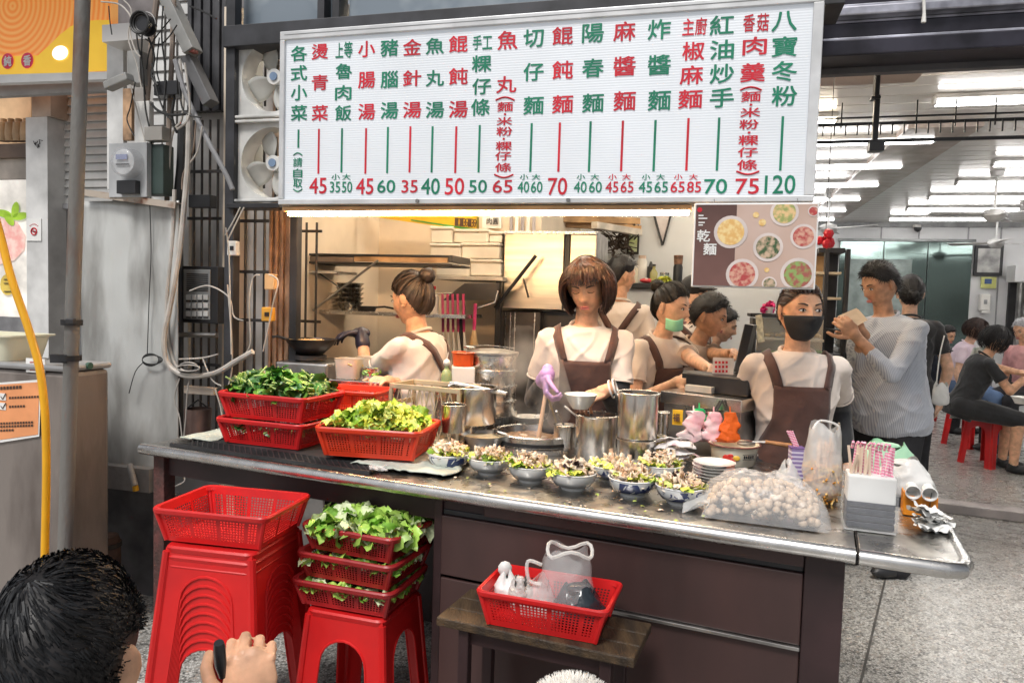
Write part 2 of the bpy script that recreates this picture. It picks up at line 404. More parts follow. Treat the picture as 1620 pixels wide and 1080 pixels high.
CEILZ = 2.75
CEILM = M('glossy_ceiling', (.72, .70, .68), rough=.22, var=.04, scale=1.5, bump=.05, bscale=3)
CEILB = M('brown_soffit', (.42, .32, .26), rough=.4, var=.1, scale=2)
ce = fbox('ceiling', CEILM, -1.5, 9.2, .62, 9.3, CEILZ + .03, CEILZ + .12, bevel=0); struct(ce)
pl = MB().box((0, 0, 0), (8.0, .188, .03)).mesh('plank')
for i in range(44):
    o = link('plank', pl, CEILM, None, smooth=0, bevel=.006, seg=1); p = F(5.0, .75 + i * .194, CEILZ + .013)
    o.matrix_world = Matrix.Translation(p) @ FROT; o.parent = ce; o.matrix_parent_inverse = Matrix()
o = fbox('wall_back', GWALL, 1.5, 9.2, 9.12, 9.3, 0, CEILZ + .05, bevel=0); struct(o); wallb = o
# wall panel seams and the tinted mirror along the back
SEAM = M('panel_seam', (.30, .31, .32), rough=.5)
for x in (1393, 1453, 1531, 1583):
    p = PT(x, 400, 9.09); s = ST(p)[0]; fbox('seam', SEAM, s - .008, s + .008, 9.105, 9.13, .1, CEILZ, wallb, 0)
fbox('cornice', M('cornice_grey', (.35, .36, .37), rough=.5), 1.5, 9.2, 9.06, 9.13, CEILZ - .07, CEILZ - .0, wallb)
o = fbox('wall_right', GWALL, 8.9, 9.1, .3, 9.2, 0, CEILZ + .05, bevel=0); struct(o)
part_s1 = ST(PT(1236, 420, 3.4))[0]
o = fbox('wall_partition', M('partition_white', (.62, .64, .66), rough=.5, var=.05, scale=2), .6, part_s1, 3.4, 3.52, 0, CEILZ + .04, bevel=0); struct(o)
hood_s0 = ST(PT(795, 420, 1.9))[0]
o = fbox('wall_kitchen', CREAM, -.45, hood_s0 + .25, 1.9, 2.0, 0, CEILZ + .04, bevel=0); struct(o)
o = fbox('wall_return', CREAM, hood_s0 + .17, hood_s0 + .25, 2.0, 3.4, 0, CEILZ + .04, bevel=0); struct(o)
o = fbox('wall_side', CREAM, -.53, -.45, .35, 2.0, 0, CEILZ + .04, bevel=0); struct(o)
# upper front of the building above the sign
UPD = M('dark_frame', (.035, .036, .042), rough=.5, var=.3, scale=6)
UPG = M('dim_window', (.20, .24, .28), rough=.12, var=.4, scale=2.5, col2=(.50, .55, .58), span=(.45, .7))  # pale patches put cloud reflections into the glass colour
t = thing('transom_window', 'dim bluish transom window in dark frame above the menu signboard', 'window', F(.8, .2, 2.5))
fbox('lintel', UPD, -.35, 2.15, .10, .30, 2.51, 2.60, t)
s540, s878 = ST(PT(540, 15, .22))[0], ST(PT(878, 15, .22))[0]
fbox('pane', UPG, -.33, s540 - .02, .215, .235, 2.60, 3.3, t); fbox('pane', UPG, s540 + .04, s878, .215, .235, 2.60, 3.3, t)
fbox('pane', M('pale_window', (.60, .63, .62), rough=.2, var=.1), s878 + .02, 2.15, .215, .235, 2.60, 3.3, t)
for s in (s540, s540 - .07): fbox('mullion', UPD, s - .012, s + .022, .16, .24, 2.60, 3.3, t)
fbox('sash_bar', M('grey_sash', (.42, .44, .46), rough=.4, metal=.4), s540 + .04, 2.15, .19, .213, 2.60, 2.635, t)
o = fbox('wall_upper', M('soffit_dark', (.10, .10, .11), rough=.7), -3.0, 9.2, .24, .5, 3.3, 4.2, bevel=0); struct(o)

# ---------------------------------------------------------------- menu signboard
SIGNF = M('sign_face', (.62, .645, .67), rough=.32, col2=(.53, .55, .565), span=(.35, .8), scale=2.2, detail=7, emit=.12, ecol=(.80, .88, 1.0))
nt_, b_, L_ = base_of(SIGNF)
tc = _n(nt_, 'ShaderNodeTexCoord'); wv = _n(nt_, 'ShaderNodeTexWave', bands_direction='Z'); wv.inputs['Scale'].default_value = 34; L_(tc.outputs['Object'], wv.inputs[0])
bp = _n(nt_, 'ShaderNodeBump'); bp.inputs['Strength'].default_value = .18; bp.inputs['Distance'].default_value = .003; L_(wv.outputs[1], bp.inputs['Height']); L_(bp.outputs[0], b_.inputs['Normal'])
ALU = M('sign_frame', (.62, .63, .64), rough=.4, metal=.3, var=.08, scale=9)
SW, SH, SZ = 2.07, .70, 1.815
sg = thing('menu_signboard', 'long white lightbox menu of red and green dishes and prices over the counter', 'sign', F(SW / 2, .05, SZ))
fbox('box', ALU, .004, SW - .004, .012, .14, SZ + .003, SZ + SH - .003, sg)
fbox('face', SIGNF, .02, SW - .03, .006, .012, SZ + .02, SZ + SH - .03, sg, 0)
for a, b, c, d in ((0, SW, SZ, SZ + .022), (0, SW, SZ + SH - .034, SZ + SH), (0, .022, SZ + .0221, SZ + SH - .0341), (SW - .034, SW, SZ + .0221, SZ + SH - .0341)):
    fbox('frame', ALU, a, b, -.006, .03, c, d, sg, .003)
fbox('seam', SEAM, .022, SW - .034, -.0075, -.005, SZ + SH - .0155, SZ + SH - .0135, sg, 0)
for s in (.62, 1.22): MB().tube([F(s, -.012, SZ + .011), F(s, -.005, SZ + .011)], .008, 8).build('bolt', STEEL_D, sg)
GRN = M('green_print', (.005, .20, .11), rough=.4, var=.1); RED = M('red_print', (.58, .012, .03), rough=.4, var=.1)
def sign_col(col, items, lines):
    m_ = GRN if col == 'g' else RED
    for txt, x, y, w, h in items:
        p = PT(x, y, .004); a = PT(x - w / 2, y, .004); b = PT(x + w / 2, y, .004); c = PT(x, y - h / 2, .004); d = PT(x, y + h / 2, .004)
        mb = MB(); write(mb, txt, (b - a).length, (c - d).length, frame_at(p, FU, -FV), .010 if len(txt) == 1 else .006); mb.build('character' if len(txt) == 1 else 'price', m_, sg, smooth=0, recalc=False)
    for x0, y0, x1, y1 in lines:
        s = ST(PT((x0 + x1) / 2, (y0 + y1) / 2, .004))[0]; z0, z1 = PT(x1, y1, .004).z, PT(x0, y0, .004).z
        MB().add([F(s - .0042, .004, z0), F(s + .0042, .004, z0), F(s + .0042, .004, z1), F(s - .0042, .004, z1)], [(0, 1, 2, 3)]).build('rule_line', m_, sg, smooth=0, recalc=False)
def dish(col, chars, line=None, price=None, small=None):
    it = [(c, x, y, w, h) for c, x, y, w, h in chars]
    if price: it += price
    sign_col(col, it, [line] if line else [])
def big(s, xs, ys, w, h): return [(c, xs, y, w, h) for c, y in zip(s, ys)]
def two(x1, x2, a, b, y=296, w=19, h=17): return [('小', x1, 280, 13, 9), ('大', x2, 280, 13, 9), (a, x1 - 1, y, w, h), (b, x2 + 1, y, w, h)]
dish('g', big('各式小菜', 473, (85, 116, 147, 179), 25, 24) + [('(', 471, 245, 0, 0)][:0] + big('請自取', 471, (257, 274, 290), 14, 14), (472, 205, 472, 234))
for yy, up in ((244, 1), (301, -1)):
    mb = MB(); pts = [PT(464 + 14 * k / 6, yy - up * 4 * sin(pi * k / 6) + up * 2, .004) for k in range(7)]
    mb.tube(pts, .0028, 4).build('bracket', GRN, sg)
for x, yy, up, w in ((799, 157, 1, 30), (797, 278, -1, 30), (1188, 141, 1, 34), (1183, 273, -1, 36)):
    mb = MB(); pts = [PT(x - w / 2 + w * k / 8, yy - up * 5 * sin(pi * k / 8) + up * 2, .004) for k in range(9)]
    mb.tube(pts, .0034, 4).build('bracket', RED, sg)
dish('r', big('燙青菜', 506, (82, 131, 179), 25, 24), (505, 204, 503, 275), [('45', 503, 294, 27, 25)])
dish('g', [('上', 537, 80, 12, 23), ('等', 551, 79, 13, 25), ('魯', 544, 113, 25, 24), ('肉', 543, 147, 25, 23), ('飯', 543, 179, 25, 24)], (541, 203, 540, 273), two(531, 548, '35', '50', w=16))
dish('r', big('小腸湯', 580, (78, 127, 177), 26, 25), (579, 203, 578, 275), [('45', 577, 295, 27, 25)])
dish('g', big('豬腦湯', 616, (76, 126, 175), 27, 26), (613, 201, 613, 274), [('60', 611, 295, 28, 20)])
dish('r', big('金針湯', 652, (75, 124, 174), 28, 25), (649, 200, 648, 273), [('35', 648, 295, 25, 20)])
dish('g', big('魚丸湯', 688, (73, 124, 174), 28, 25), (684, 200, 683, 273), [('40', 681, 295, 29, 25)])
dish('r', big('餛飩湯', 725, (70, 121, 173), 29, 26), (722, 200, 720, 274), [('50', 719, 295, 30, 26)])
dish('g', [('手', 755, 68, 14, 22), ('工', 771, 68, 15, 20), ('粿', 762, 101, 30, 26), ('仔', 762, 137, 29, 25), ('條', 760, 170, 29, 26)], (759, 198, 757, 273), [('50', 756, 295, 28, 20)])
dish('r', [('魚', 803, 64, 31, 29), ('丸', 801, 134, 31, 26), ('麵', 799, 169, 24, 15), ('·', 799, 181, 3, 3), ('米', 798, 192, 24, 13), ('粉', 798, 208, 25, 14), ('·', 797, 220, 3, 3),
           ('粿', 797, 231, 25, 14), ('仔', 796, 247, 25, 14), ('條', 796, 265, 25, 14)], None, [('65', 795, 295, 31, 20)])
dish('g', big('切仔麵', 844, (61, 114, 167), 31, 28), (841, 195, 839, 272), two(829, 848, '40', '60', w=18))
dish('r', big('餛飩麵', 890, (57, 111, 165), 32, 28), (885, 194, 884, 272), [('70', 882, 295, 30, 27)])
dish('g', big('陽春麵', 938, (53, 108, 163), 33, 29), (934, 192, 932, 272), two(919, 941, '40', '60', w=20))
dish('r', big('麻醬麵', 988, (50, 105, 160), 34, 30), (985, 191, 983, 271), two(969, 991, '45', '65', w=20))
dish('g', big('炸醬麵', 1043, (47, 103, 159), 35, 31), (1037, 190, 1034, 271), two(1022, 1045, '45', '65', w=21))
dish('r', [('主', 1089, 43, 18, 26), ('廚', 1109, 42, 18, 27), ('椒', 1097, 81, 34, 29), ('麻', 1094, 119, 36, 29), ('麵', 1092, 157, 37, 29)], (1089, 187, 1086, 270), two(1073, 1097, '65', '85', w=22))
dish('g', big('紅油炒手', 1142, (40, 79, 117, 155), 37, 30), (1138, 186, 1134, 270), [('70', 1132, 295, 36, 23)])
dish('r', [('香', 1185, 37, 18, 27), ('菇', 1207, 36, 18, 28), ('肉', 1194, 73, 37, 28), ('羹', 1191, 115, 38, 29), ('麵', 1188, 153, 30, 16), ('·', 1188, 166, 4, 3), ('米', 1187, 178, 31, 15),
           ('粉', 1185, 197, 30, 15), ('·', 1185, 210, 4, 3), ('粿', 1184, 222, 31, 16), ('仔', 1183, 241, 31, 15), ('條', 1182, 261, 31, 16)], None, [('75', 1182, 295, 37, 24)])
dish('g', big('八寶冬粉', 1241, (34, 74, 113, 152), 39, 31), (1239, 184, 1234, 270), [('120', 1234, 292, 48, 29)])

# warm light strip under the sign
WARM = M('warm_tube', (1, .80, .55), rough=.4, emit=85, ecol=(1.0, .62, .30))
ls = thing('light_strip', 'warm glowing tube lamp along the underside of the menu signboard', 'lamp', F(.8, .06, SZ - .03))
se = ST(PT(1094, 337, .06))[0]
fbox('housing', M('strip_housing', (.75, .46, .22), rough=.4), .0, se, .025, .095, SZ - .022, SZ - .004, ls)
MB().tube([F(.01, .06, SZ - .031), F(se - .01, .06, SZ - .031)], .0075, 8).build('tube', WARM, ls)

# poster hanging below the sign
po = thing('noodle_poster', 'brown printed noodle poster with seven bowls hanging below the signboard', 'poster', PT(1196, 457, -.03))
PBROWN = M('poster_brown', (.10, .05, .042), rough=.35, col2=(.20, .10, .085), scale=3, span=(.4, .7))
PTAN = M('poster_tan', (.42, .27, .20), rough=.35, col2=(.58, .44, .38), scale=2.5, span=(.35, .7))
a, b, c, d = fpx(1096, 321, 1293, 456, -.03)
fbox('board', WHITE, a, b, -.03, -.022, c, d, po)
e = 0.006; sm = ST(PT(1163, 390, -.033))[0]
fbox('print', PBROWN, a + e, sm, -.033, -.0302, c + e, d - e, po, 0); fbox('print', PTAN, sm + .0003, b - e, -.033, -.0302, c + e, d - e, po, 0)
FOODS = [M('print_food_%d' % i, c1, rough=.4, col2=c2, scale=60, span=(.4, .6)) for i, (c1, c2) in enumerate(
    [((.70, .42, .14), (.80, .62, .30)), ((.05, .10, .04), (.55, .40, .28)), ((.42, .06, .06), (.62, .35, .26)), ((.34, .10, .08), (.25, .38, .12)), ((.72, .50, .25), (.30, .35, .12))])]
PLATE = M('print_plate', (.66, .58, .55), rough=.4, var=.08)
def disc(mb, px, py, r, t, n=24):
    p = PT(px, py, t); rr = (PT(px + r, py, t) - p).length
    zt, zb = d - e, c + e; vs = [p]
    for k in range(n):
        q = p + FU * (rr * cos(2 * pi * k / n)) + V((0, 0, rr * sin(2 * pi * k / n)))
        q.z = min(zt, max(zb, q.z)); ss = ST(q)[0]; q = F(min(b - e, max(a + e, ss)), t, q.z); vs.append(q)
    mb.add(vs, [(0, k + 1, (k + 1) % n + 1) for k in range(n)])
for x, y, r, k in ((1156, 367, 27, 0), (1241, 336, 23, 4), (1271, 374, 21, 2), (1215, 391, 24, 1), (1174, 434, 26, 2), (1262, 434, 28, 3), (1217, 449, 12, 1), (1287, 334, 9, 2)):
    mb = MB(); disc(mb, x, y, r, -.0345); mb.build('bowl_print', PLATE, po, smooth=0, recalc=False)
    mb = MB(); disc(mb, x, y, r * .80, -.0352); mb.build('food_print', FOODS[k], po, smooth=0, recalc=False)
for x, y, r in ((1196, 340, 5), (1206, 352, 6), (1213, 427, 4)):
    mb = MB(); disc(mb, x, y, r, -.0345, 12); mb.build('garnish_print', FOODS[0], po, smooth=0, recalc=False)
mb = MB(); disc(mb, 1107, 332, 4, -.0345, 12); mb.build('seal_print', RED, po, smooth=0, recalc=False)
for ch, x, y in (('乾', 1113, 373), ('麵', 1123, 394)): mb = MB(); write(mb, ch, .043, .040, frame_at(PT(x, y, -.0345), FU, -FV), .012); mb.build('character', PAPERW, po, smooth=0, recalc=False)
for x0, x1, y in ((1105, 1113, 341), (1105, 1119, 345.5), (1105, 1115, 352), (1105, 1112, 356)):
    p, q = PT(x0, y, -.0345), PT(x1, y, -.0345); h = V((0, 0, .0022)); MB().add([p - h, q - h, q + h, p + h], [(0, 1, 2, 3)]).build('text_line', PAPERW, po, smooth=0, recalc=False)
for x in (1130, 1262): MB().tube([PT(x, 323, -.026), F(ST(PT(x, 318, -.026))[0], -.012, SZ + .01)], .0015, 5).build('hanging_wire', STEEL_D, po)
# ---------------------------------------------------------------- the shop front beside the sign: fans, grilles, cables
FANW = M('fan_white', (.62, .62, .60), rough=.45, var=.12, scale=8)
BLADE = M('fan_blade', (.50, .50, .47), rough=.4, var=.12)
def exhaust_fan(y0, y1, cx, cy, label):
    T0 = .15
    a, b, c, d = fpx(372, y0, 492, y1, T0); p = PT(cx, cy, T0); cs, _, cz = ST(p)
    t = thing('exhaust_fan', label, 'fan', F((a + b) / 2, T0, c), 'exhaust fans stacked beside the signboard')
    R = (d - c) * .43; n = 40; mb = MB()
    for ring in range(1):
        vs = []
        for k in range(n):
            q = 2 * pi * k / n; dx, dz = cos(q), sin(q)
            ex = min(((b - cs) if dx > 0 else (cs - a)) / max(abs(dx), 1e-6), ((d - cz) if dz > 0 else (cz - c)) / max(abs(dz), 1e-6))
            vs += [F(cs + dx * R, T0, cz + dz * R), F(cs + dx * ex, T0, cz + dz * ex), F(cs + dx * R, T0 + .09, cz + dz * R)]
        for k in range(n):
            i, j = 3 * k, 3 * ((k + 1) % n); mb.f += [(i, j, j + 1, i + 1), (i, i + 2, j + 2, j)]
        mb.v += [tuple(v) for v in vs]
    mb.build('front_plate', FANW, t, smooth=30)
    for z in (c, d - .012): fbox('flange', FANW, a, b, T0 - .025, T0 - .002, z, z + .012, t)
    fbox('flange', FANW, a, a + .012, T0 - .025, T0 - .002, c + .0125, d - .0125, t)
    fbox('side_panel', M('fan_side', (.30, .31, .30), rough=.5), a, a + .008, T0 + .002, T0 + .2, c, d, t)
    mb = MB().tube([F(cs, T0 + .01, cz), F(cs, T0 + .07, cz)], .034, 20); mb.build('hub', FANW, t)
    mb = MB().tube([F(cs, T0 + .004, cz), F(cs, T0 + .0105, cz)], .018, 16); mb.build('hub_cap', M('hub_blue', (.22, .32, .48), rough=.4), t)
    for k in range(4):
        mb = MB(); q0 = k * pi / 2 + .4
        def fn(u, v, q0=q0):
            r = .03 + (R * .93 - .03) * v; w = .35 + .35 * sin(pi * min(1, v * .8 + .15)); q = q0 + (u - .5) * w * 1.5
            return F(cs + cos(q) * r, T0 + .045 + (u - .5) * .04, cz + sin(q) * r)
        mb.sheet(fn, 6, 6).build('blade', BLADE, t, solid=.002)
    for k in range(5):
        s = cs - R + 2 * R * (k + .5) / 5; h = sqrt(max(0, R * R - (s - cs) ** 2))
        MB().bar(F(s, T0 + .13, cz - h), F(s, T0 + .13, cz + h), .008).build('guard_bar', IRON, t)
    MB().bar(F(cs - R, T0 + .135, cz + .01), F(cs + R, T0 + .135, cz + .01), .008).build('guard_bar', IRON, t)
exhaust_fan(55, 187, 431, 120, 'upper white square exhaust fan with grey blades beside the menu signboard')
exhaust_fan(190, 320, 429, 257, 'lower white square exhaust fan with grey blades beside the menu signboard')
PINKW = M('pale_pink_wall', (.72, .55, .44), rough=.6, var=.08, scale=3)
o = fbox('wall_front', M('grey_plaster', (.50, .49, .48), rough=.7, col2=(.26, .24, .22), span=(.4, .75), scale=4, detail=8), -1.15, -.26, .42, .5, 0, 2.62, bevel=0); struct(o)
o = fbox('wall_front', PINKW, -.2595, ST(PT(456, 450, .345))[0], .345, .352, 0, 2.62, bevel=0); struct(o)

def grille(x0, x1, y0, y1, t, nb, ys, label):
    """bars between two pixel columns on the shop front"""
    a, b, c, d = fpx(x0, y0, x1, y1, t)
    g = thing('window_grille', label, 'grille', F((a + b) / 2, t, c))
    for k in range(nb):
        s = a + (b - a) * (k + .5) / nb
        MB().bar(F(s, t, c), F(s, t, d), .009).build('bar', IRON, g, smooth=0)
    for y in ys:
        z = PT((x0 + x1) / 2, y, t).z; fbox('cross_bar', IRON, a - .005, b + .005, t - .013, t - .005, z - .007, z + .007, g, 0)
    return g
grille(366, 425, 325, 620, .22, 4, (350, 430, 506), 'black iron bar grille beneath the exhaust fans over pink wall')
grille(300, 350, 190, 690, .30, 4, (272, 346, 576), 'black iron bar grille behind the intercom panel')
grille(460, 508, 352, 560, .75, 3, (366, 508), 'short black iron grille behind the cooking shelf')
# upright posts
def post(name, x0, x1, y0, y1, t, th, mat, label, cat='post'):
    a, b, c, d = fpx(x0, y0, x1, y1, t); o = fbox(name, mat, a, b, t, t + th, c, d); return tag(o, label, cat)
post('steel_post', 355, 369, -60, 760, .12, .05, UPD, 'dark steel post running up beside the exhaust fans')
post('steel_post', 457, 469, 330, 640, .24, .04, BLACKM, 'black steel post below the left end of the signboard')
post('fan_bracket', 358, 441, 321, 329, .10, .10, BLACKM, 'black steel bracket under the lower exhaust fan', 'bracket')
CURT = M('brown_strip', (.36, .21, .13), rough=.5, var=.2, scale=12)
t = thing('folding_shutter', 'folded brown strip shutter standing behind the black post', 'shutter', PT(440, 620, .28))
a, b, c, d = fpx(424, 325, 457, 640, .28)
for k in range(7):
    s = a + (b - a) * k / 7; fbox('slat', CURT, s, s + (b - a) / 7 - .002, .28 + (k % 2) * .012, .34 + (k % 2) * .012, c, d, t)
# corrugated dark cladding behind the cables
t = thing('cladding', 'dark corrugated metal cladding above the intercom panel', 'cladding', PT(327, 190, .40))
a, b, c, d = fpx(296, -70, 355, 175, .36); CLAD = M('clad_dark', (.06, .06, .066), rough=.5, var=.3)
for k in range(8):
    s = a + (b - a) * k / 8; fbox('panel', CLAD, s, s + (b - a) / 8 - .003, .36 + (k % 2) * .012, .41, c, d, t)
# white tiled strip behind
a, b, c, d = fpx(243, -60, 300, 200, .40); o = fbox('wall_tiles', M('white_tile', (.66, .66, .65), rough=.35, var=.06), a, b, .40, .42, c - 1.2, d, bevel=0); struct(o)
for k in range(12):
    z = c + (d - c) * k / 12
    fbox('joint', JOINT, a, b, .395, .3995, z, z + .008, o, 0)
for k in (1, 2):
    s = a + (b - a) * k / 3; fbox('joint', JOINT, s - .004, s + .004, .3945, .39945, c, d, o, 0)
# galvanised sheet and its rusty angle bar
a, b, c, d = fpx(128, 318, 283, 742, .10)
sh = MB().sheet(lambda u, v: F(a + (b - a) * u, .10 + .006 * sin(9 * u + 3 * v) + .010 * noise.noise(V((u * 4, v * 7, 1))), c + (d - c) * v), 24, 40).build('metal_sheet', GALV, None, solid=.004)
tag(sh, 'scratched galvanised metal sheet wall beside the rusty pole', 'sheet')
ANG = M('rusty_angle', (.42, .36, .30), rough=.6, col2=(.20, .09, .05), span=(.5, .7), scale=16)
p, q = PT(128, 304, .06), PT(278, 325, .06)
mb = MB()._bar2(p, q, .008, .028); mb._bar2(p + FV * .02 + V((0, 0, .012)), q + FV * .02 + V((0, 0, .012)), .04, .006)
tag(mb.build('angle_bar', ANG, None, smooth=0), 'rusty steel angle bar along the top of the metal sheet', 'bar')
p = [PT(262, 700, .05), PT(262, 745, .05)]
o = tag(fq('wall_ledge', M('ledge_concrete', (.30, .28, .26), rough=.8, bump=.4, bscale=30), 150, 738, 236, 775, .05, .06), 'rough concrete ledge under the metal sheet', 'ledge')
o = tag(fq('lower_panel', M('dark_underwall', (.16, .16, .165), rough=.7, var=.3, scale=4), 150, 776, 300, 1000, .14, .03), 'dark grimy wall panel below the concrete ledge', 'panel')
t = thing('drain_hose_end', 'grey pipe end with yellow tip on the concrete ledge', 'pipe', PT(210, 775, .02))
MB().tube([PT(205, 735, .05), PT(209, 750, .03), PT(214, 768, .02)], .013, 10).build('pipe', M('grey_pipe', (.40, .40, .40), rough=.5), t)
MB().tube([PT(214, 768, .02), PT(215, 776, .02)], .0135, 10).build('tip', M('yellow_tip', (.75, .40, .02), rough=.5), t)

# electric meters and boxes
t = thing('electric_meter', 'round glass electric meter with silver dial on grey backing', 'meter', PT(195, 300, .05))
p = PT(196, 256, .0)
fq('backing', M('meter_back', (.40, .41, .42), rough=.5), 172, 226, 232, 312, .05, .03, t)
A = frame_at(p, FU, -FV)
MB().lathe([(.064, -.05), (.066, 0), (.062, .012), (.05, .022), (.0, .026)], 28, (0, 0, 0), A).build('dome', M('meter_dome', (.55, .57, .60), rough=.1, alpha=.25), t)
MB().lathe([(.055, 0.002), (.0, .0021)], 24, (0, 0, 0), A).build('dial', M('meter_dial', (.60, .61, .62), rough=.5, var=.1, scale=30), t)
MB().box((-.005, .02, .008), (.06, .022, .004), A).build('plate', M('meter_plate', (.20, .23, .42), rough=.4), t, smooth=0)
MB().box((0, -.012, .008), (.07, .006, .003), A).build('register', BLACKP, t, smooth=0)
fq('terminal_box', BLACKP, 184, 285, 214, 306, .02, .03, t)
t = tag(fq('junction_box', M('box_grey', (.33, .34, .34), rough=.5, var=.15), 176, 230, 228, 296, .16, .05), 'pale grey junction box behind the electric meter', 'box')
t = tag(fq('breaker_box', M('box_dark_green', (.035, .055, .05), rough=.5, var=.2), 226, 228, 258, 308, .08, .07, None, .006), 'dark green breaker box beside the round electric meter', 'box')
t = thing('flood_light', 'small grey floodlight angled out below the metal case', 'lamp', PT(200, 140, .1))
A = PT(190, 132, .02)
mb = MB()._bar2(PT(170, 138, .02), PT(206, 122, .02), .05, .035); mb.build('case', M('lamp_grey', (.26, .26, .25), rough=.5), t, smooth=0, bevel=.005)
MB().tube([A, PT(196, 118, .2)], .006, 6).build('arm', BLACKM, t)
tag(fq('transformer_case', M('case_grey', (.30, .30, .29), rough=.5, var=.2), 201, 80, 221, 132, .10, .06), 'upright grey metal case above the floodlight', 'case')
tag(fq('conduit_plank', M('raw_plank', (.42, .26, .15), rough=.7, var=.3, scale=12), 194, 140, 208, 222, .20, .02), 'short raw wooden board fixed behind the hanging cables', 'board')
tag(fq('white_trunking', WPLAST, 214, 160, 236, 256, .12, .03), 'white plastic cable trunking beside the wooden board', 'trunking')
# slanted trunking and its boxes
t = thing('slanted_trunking', 'slanted grey cable trunking descending over the dark cladding', 'trunking', PT(270, 60, .25))
mb = MB()._bar2(PT(262, -10, .2), PT(306, 84, .2), .075, .055); mb.build('channel', M('trunk_grey', (.30, .30, .29), rough=.5, var=.15), t, smooth=0, bevel=.003)
mb = MB()._bar2(PT(299, 92, .22), PT(334, 165, .22), .065, .05); mb.build('channel', M('trunk_dark', (.14, .14, .145), rough=.5, var=.15), t, smooth=0, bevel=.003)
mb = MB()._bar2(PT(292, 82, .19), PT(310, 82, .19), .03, .012); mb.build('clip', M('clip_red', (.35, .10, .08), rough=.5), t, smooth=0)
t = thing('insulator_reel', 'black ribbed cable reel hung high among the wires', 'reel', PT(230, 45, .1))
A = frame_at(PT(230, 40, .06), FU, -FV)
MB().lathe([(.0, -.02), (.045, -.02), (.045, -.012), (.028, -.01), (.028, .008), (.045, .01), (.045, .02), (.0, .02)], 20, (0, 0, 0), A).build('drum', BLACKP, t)
for k in range(3):
    MB().tube([A @ V((cos(q) * (.036 + .006 * k), sin(q) * (.036 + .006 * k), .018 + .008 * k)) for q in [2 * pi * i / 24 for i in range(25)]], .005, 6).build('coil', BCABLE, t)
MB().tube([A @ V((cos(q) * .055, sin(q) * .055, .0)) for q in [2 * pi * i / 24 for i in range(17)]], .004, 6).build('hoop', STEEL_D, t)
tag(fq('fuse_block', BLACKP, 243, 128, 280, 150, .10, .05), 'small black fuse block wired below the reel', 'fuse block')
tag(fq('relay_block', M('relay_beige', (.38, .36, .33), rough=.5), 228, 200, 256, 222, .06, .05), 'beige relay block on top of the dark green breaker box', 'relay')
tag(fq('switch_case', BLACKP, 298, 308, 332, 328, .20, .05), 'small black switch case on the bars above the intercom', 'switch')
# conduits
def conduit(pts, r, mat, label, t=.12):
    return cable('conduit', [PT(x, y, t) for x, y in pts], r, mat, label, n=8, cat='conduit')
conduit([(277, 95), (290, 140), (305, 175), (330, 225), (357, 275), (368, 300)], .011, M('conduit_grey', (.24, .24, .25), rough=.5), 'bent grey conduit slanting down to the dark post', .08)
conduit([(299, 180), (297, 260), (291, 330), (285, 390), (277, 440), (268, 490), (260, 530), (262, 565), (275, 585), (300, 595), (340, 590), (372, 572), (400, 556)], .0125, WCABLE, 'thick white hose curving down and across above the counter', .06)
conduit([(276, 300), (272, 390), (264, 470), (266, 540), (280, 580), (300, 590)], .009, WCABLE, 'slim pale conduit bending beside the thick white hose', .09)
conduit([(262, 330), (258, 460), (262, 700)], .017, M('conduit_pale', (.36, .36, .34), rough=.6, var=.2), 'pale grey vertical pipe at the edge of the metal sheet', .13)
conduit([(288, 200), (286, 260), (281, 320), (283, 400), (284, 470), (283, 690)], .020, M('conduit_black', (.05, .05, .052), rough=.5), 'dark vertical pipe behind the thick white hose', .20)
conduit([(275, 0), (272, 90), (268, 180), (264, 320)], .012, M('conduit_wood', (.30, .24, .20), rough=.6), 'brownish vertical pipe behind the hanging wires', .18)
conduit([(248, 0), (241, 60), (233, 150), (226, 230)], .014, M('conduit_wood', (.3, .24, .2)), 'brownish slanted pipe beside the hanging wires', .16)
conduit([(282, 529), (343, 530)], .012, STEEL_D, 'short horizontal steel pipe below the intercom', .19)
G = 'loose wires hanging on the utility wall'
wl = [([(160, 3), (190, 8), (208, 30), (206, 52), (214, 80), (222, 90)], .0035, WCABLE), ([(195, 0), (208, 18), (203, 60), (216, 100), (224, 140)], .003, WCABLE),
      ([(172, 10), (174, 35), (177, 55)], .003, BCABLE), ([(215, 40), (218, 70), (226, 110), (230, 170), (240, 230), (238, 320)], .004, BCABLE),
      ([(205, 130), (218, 180), (232, 240), (236, 310)], .003, WCABLE), ([(200, 310), (222, 290), (248, 280), (258, 262), (256, 220)], .003, WCABLE),
      ([(285, 95), (290, 150), (287, 190), (272, 215), (265, 300)], .006, WCABLE), ([(292, 100), (300, 160), (297, 190), (280, 205)], .005, WCABLE),
      ([(320, 200), (312, 240), (294, 270), (290, 310)], .004, WCABLE), ([(310, 190), (305, 240), (290, 275), (288, 300)], .004, M('brown_cable', (.22, .16, .12), rough=.5)),
      ([(240, 100), (250, 150), (262, 180), (272, 190)], .004, BCABLE), ([(225, 50), (224, 100), (230, 150)], .004, BCABLE), ([(252, 60), (248, 110), (256, 140)], .003, BCABLE),
      ([(270, 30), (240, 70), (232, 110)], .003, BCABLE), ([(300, 10), (320, 18), (342, 30)], .004, BCABLE), ([(240, 165), (250, 175), (270, 182), (300, 180)], .006, BCABLE),
      ([(214, 130), (206, 170), (201, 190), (212, 215)], .003, BCABLE), ([(235, 60), (244, 90), (240, 120), (250, 135)], .005, BCABLE), ([(258, 10), (256, 60), (262, 120), (258, 180)], .004, BCABLE),
      ([(230, 62), (250, 72), (266, 60), (280, 40)], .003, BCABLE), ([(262, 128), (275, 150), (272, 185), (280, 210)], .007, BCABLE), ([(283, 130), (288, 170), (299, 182), (318, 186)], .004, BCABLE)]
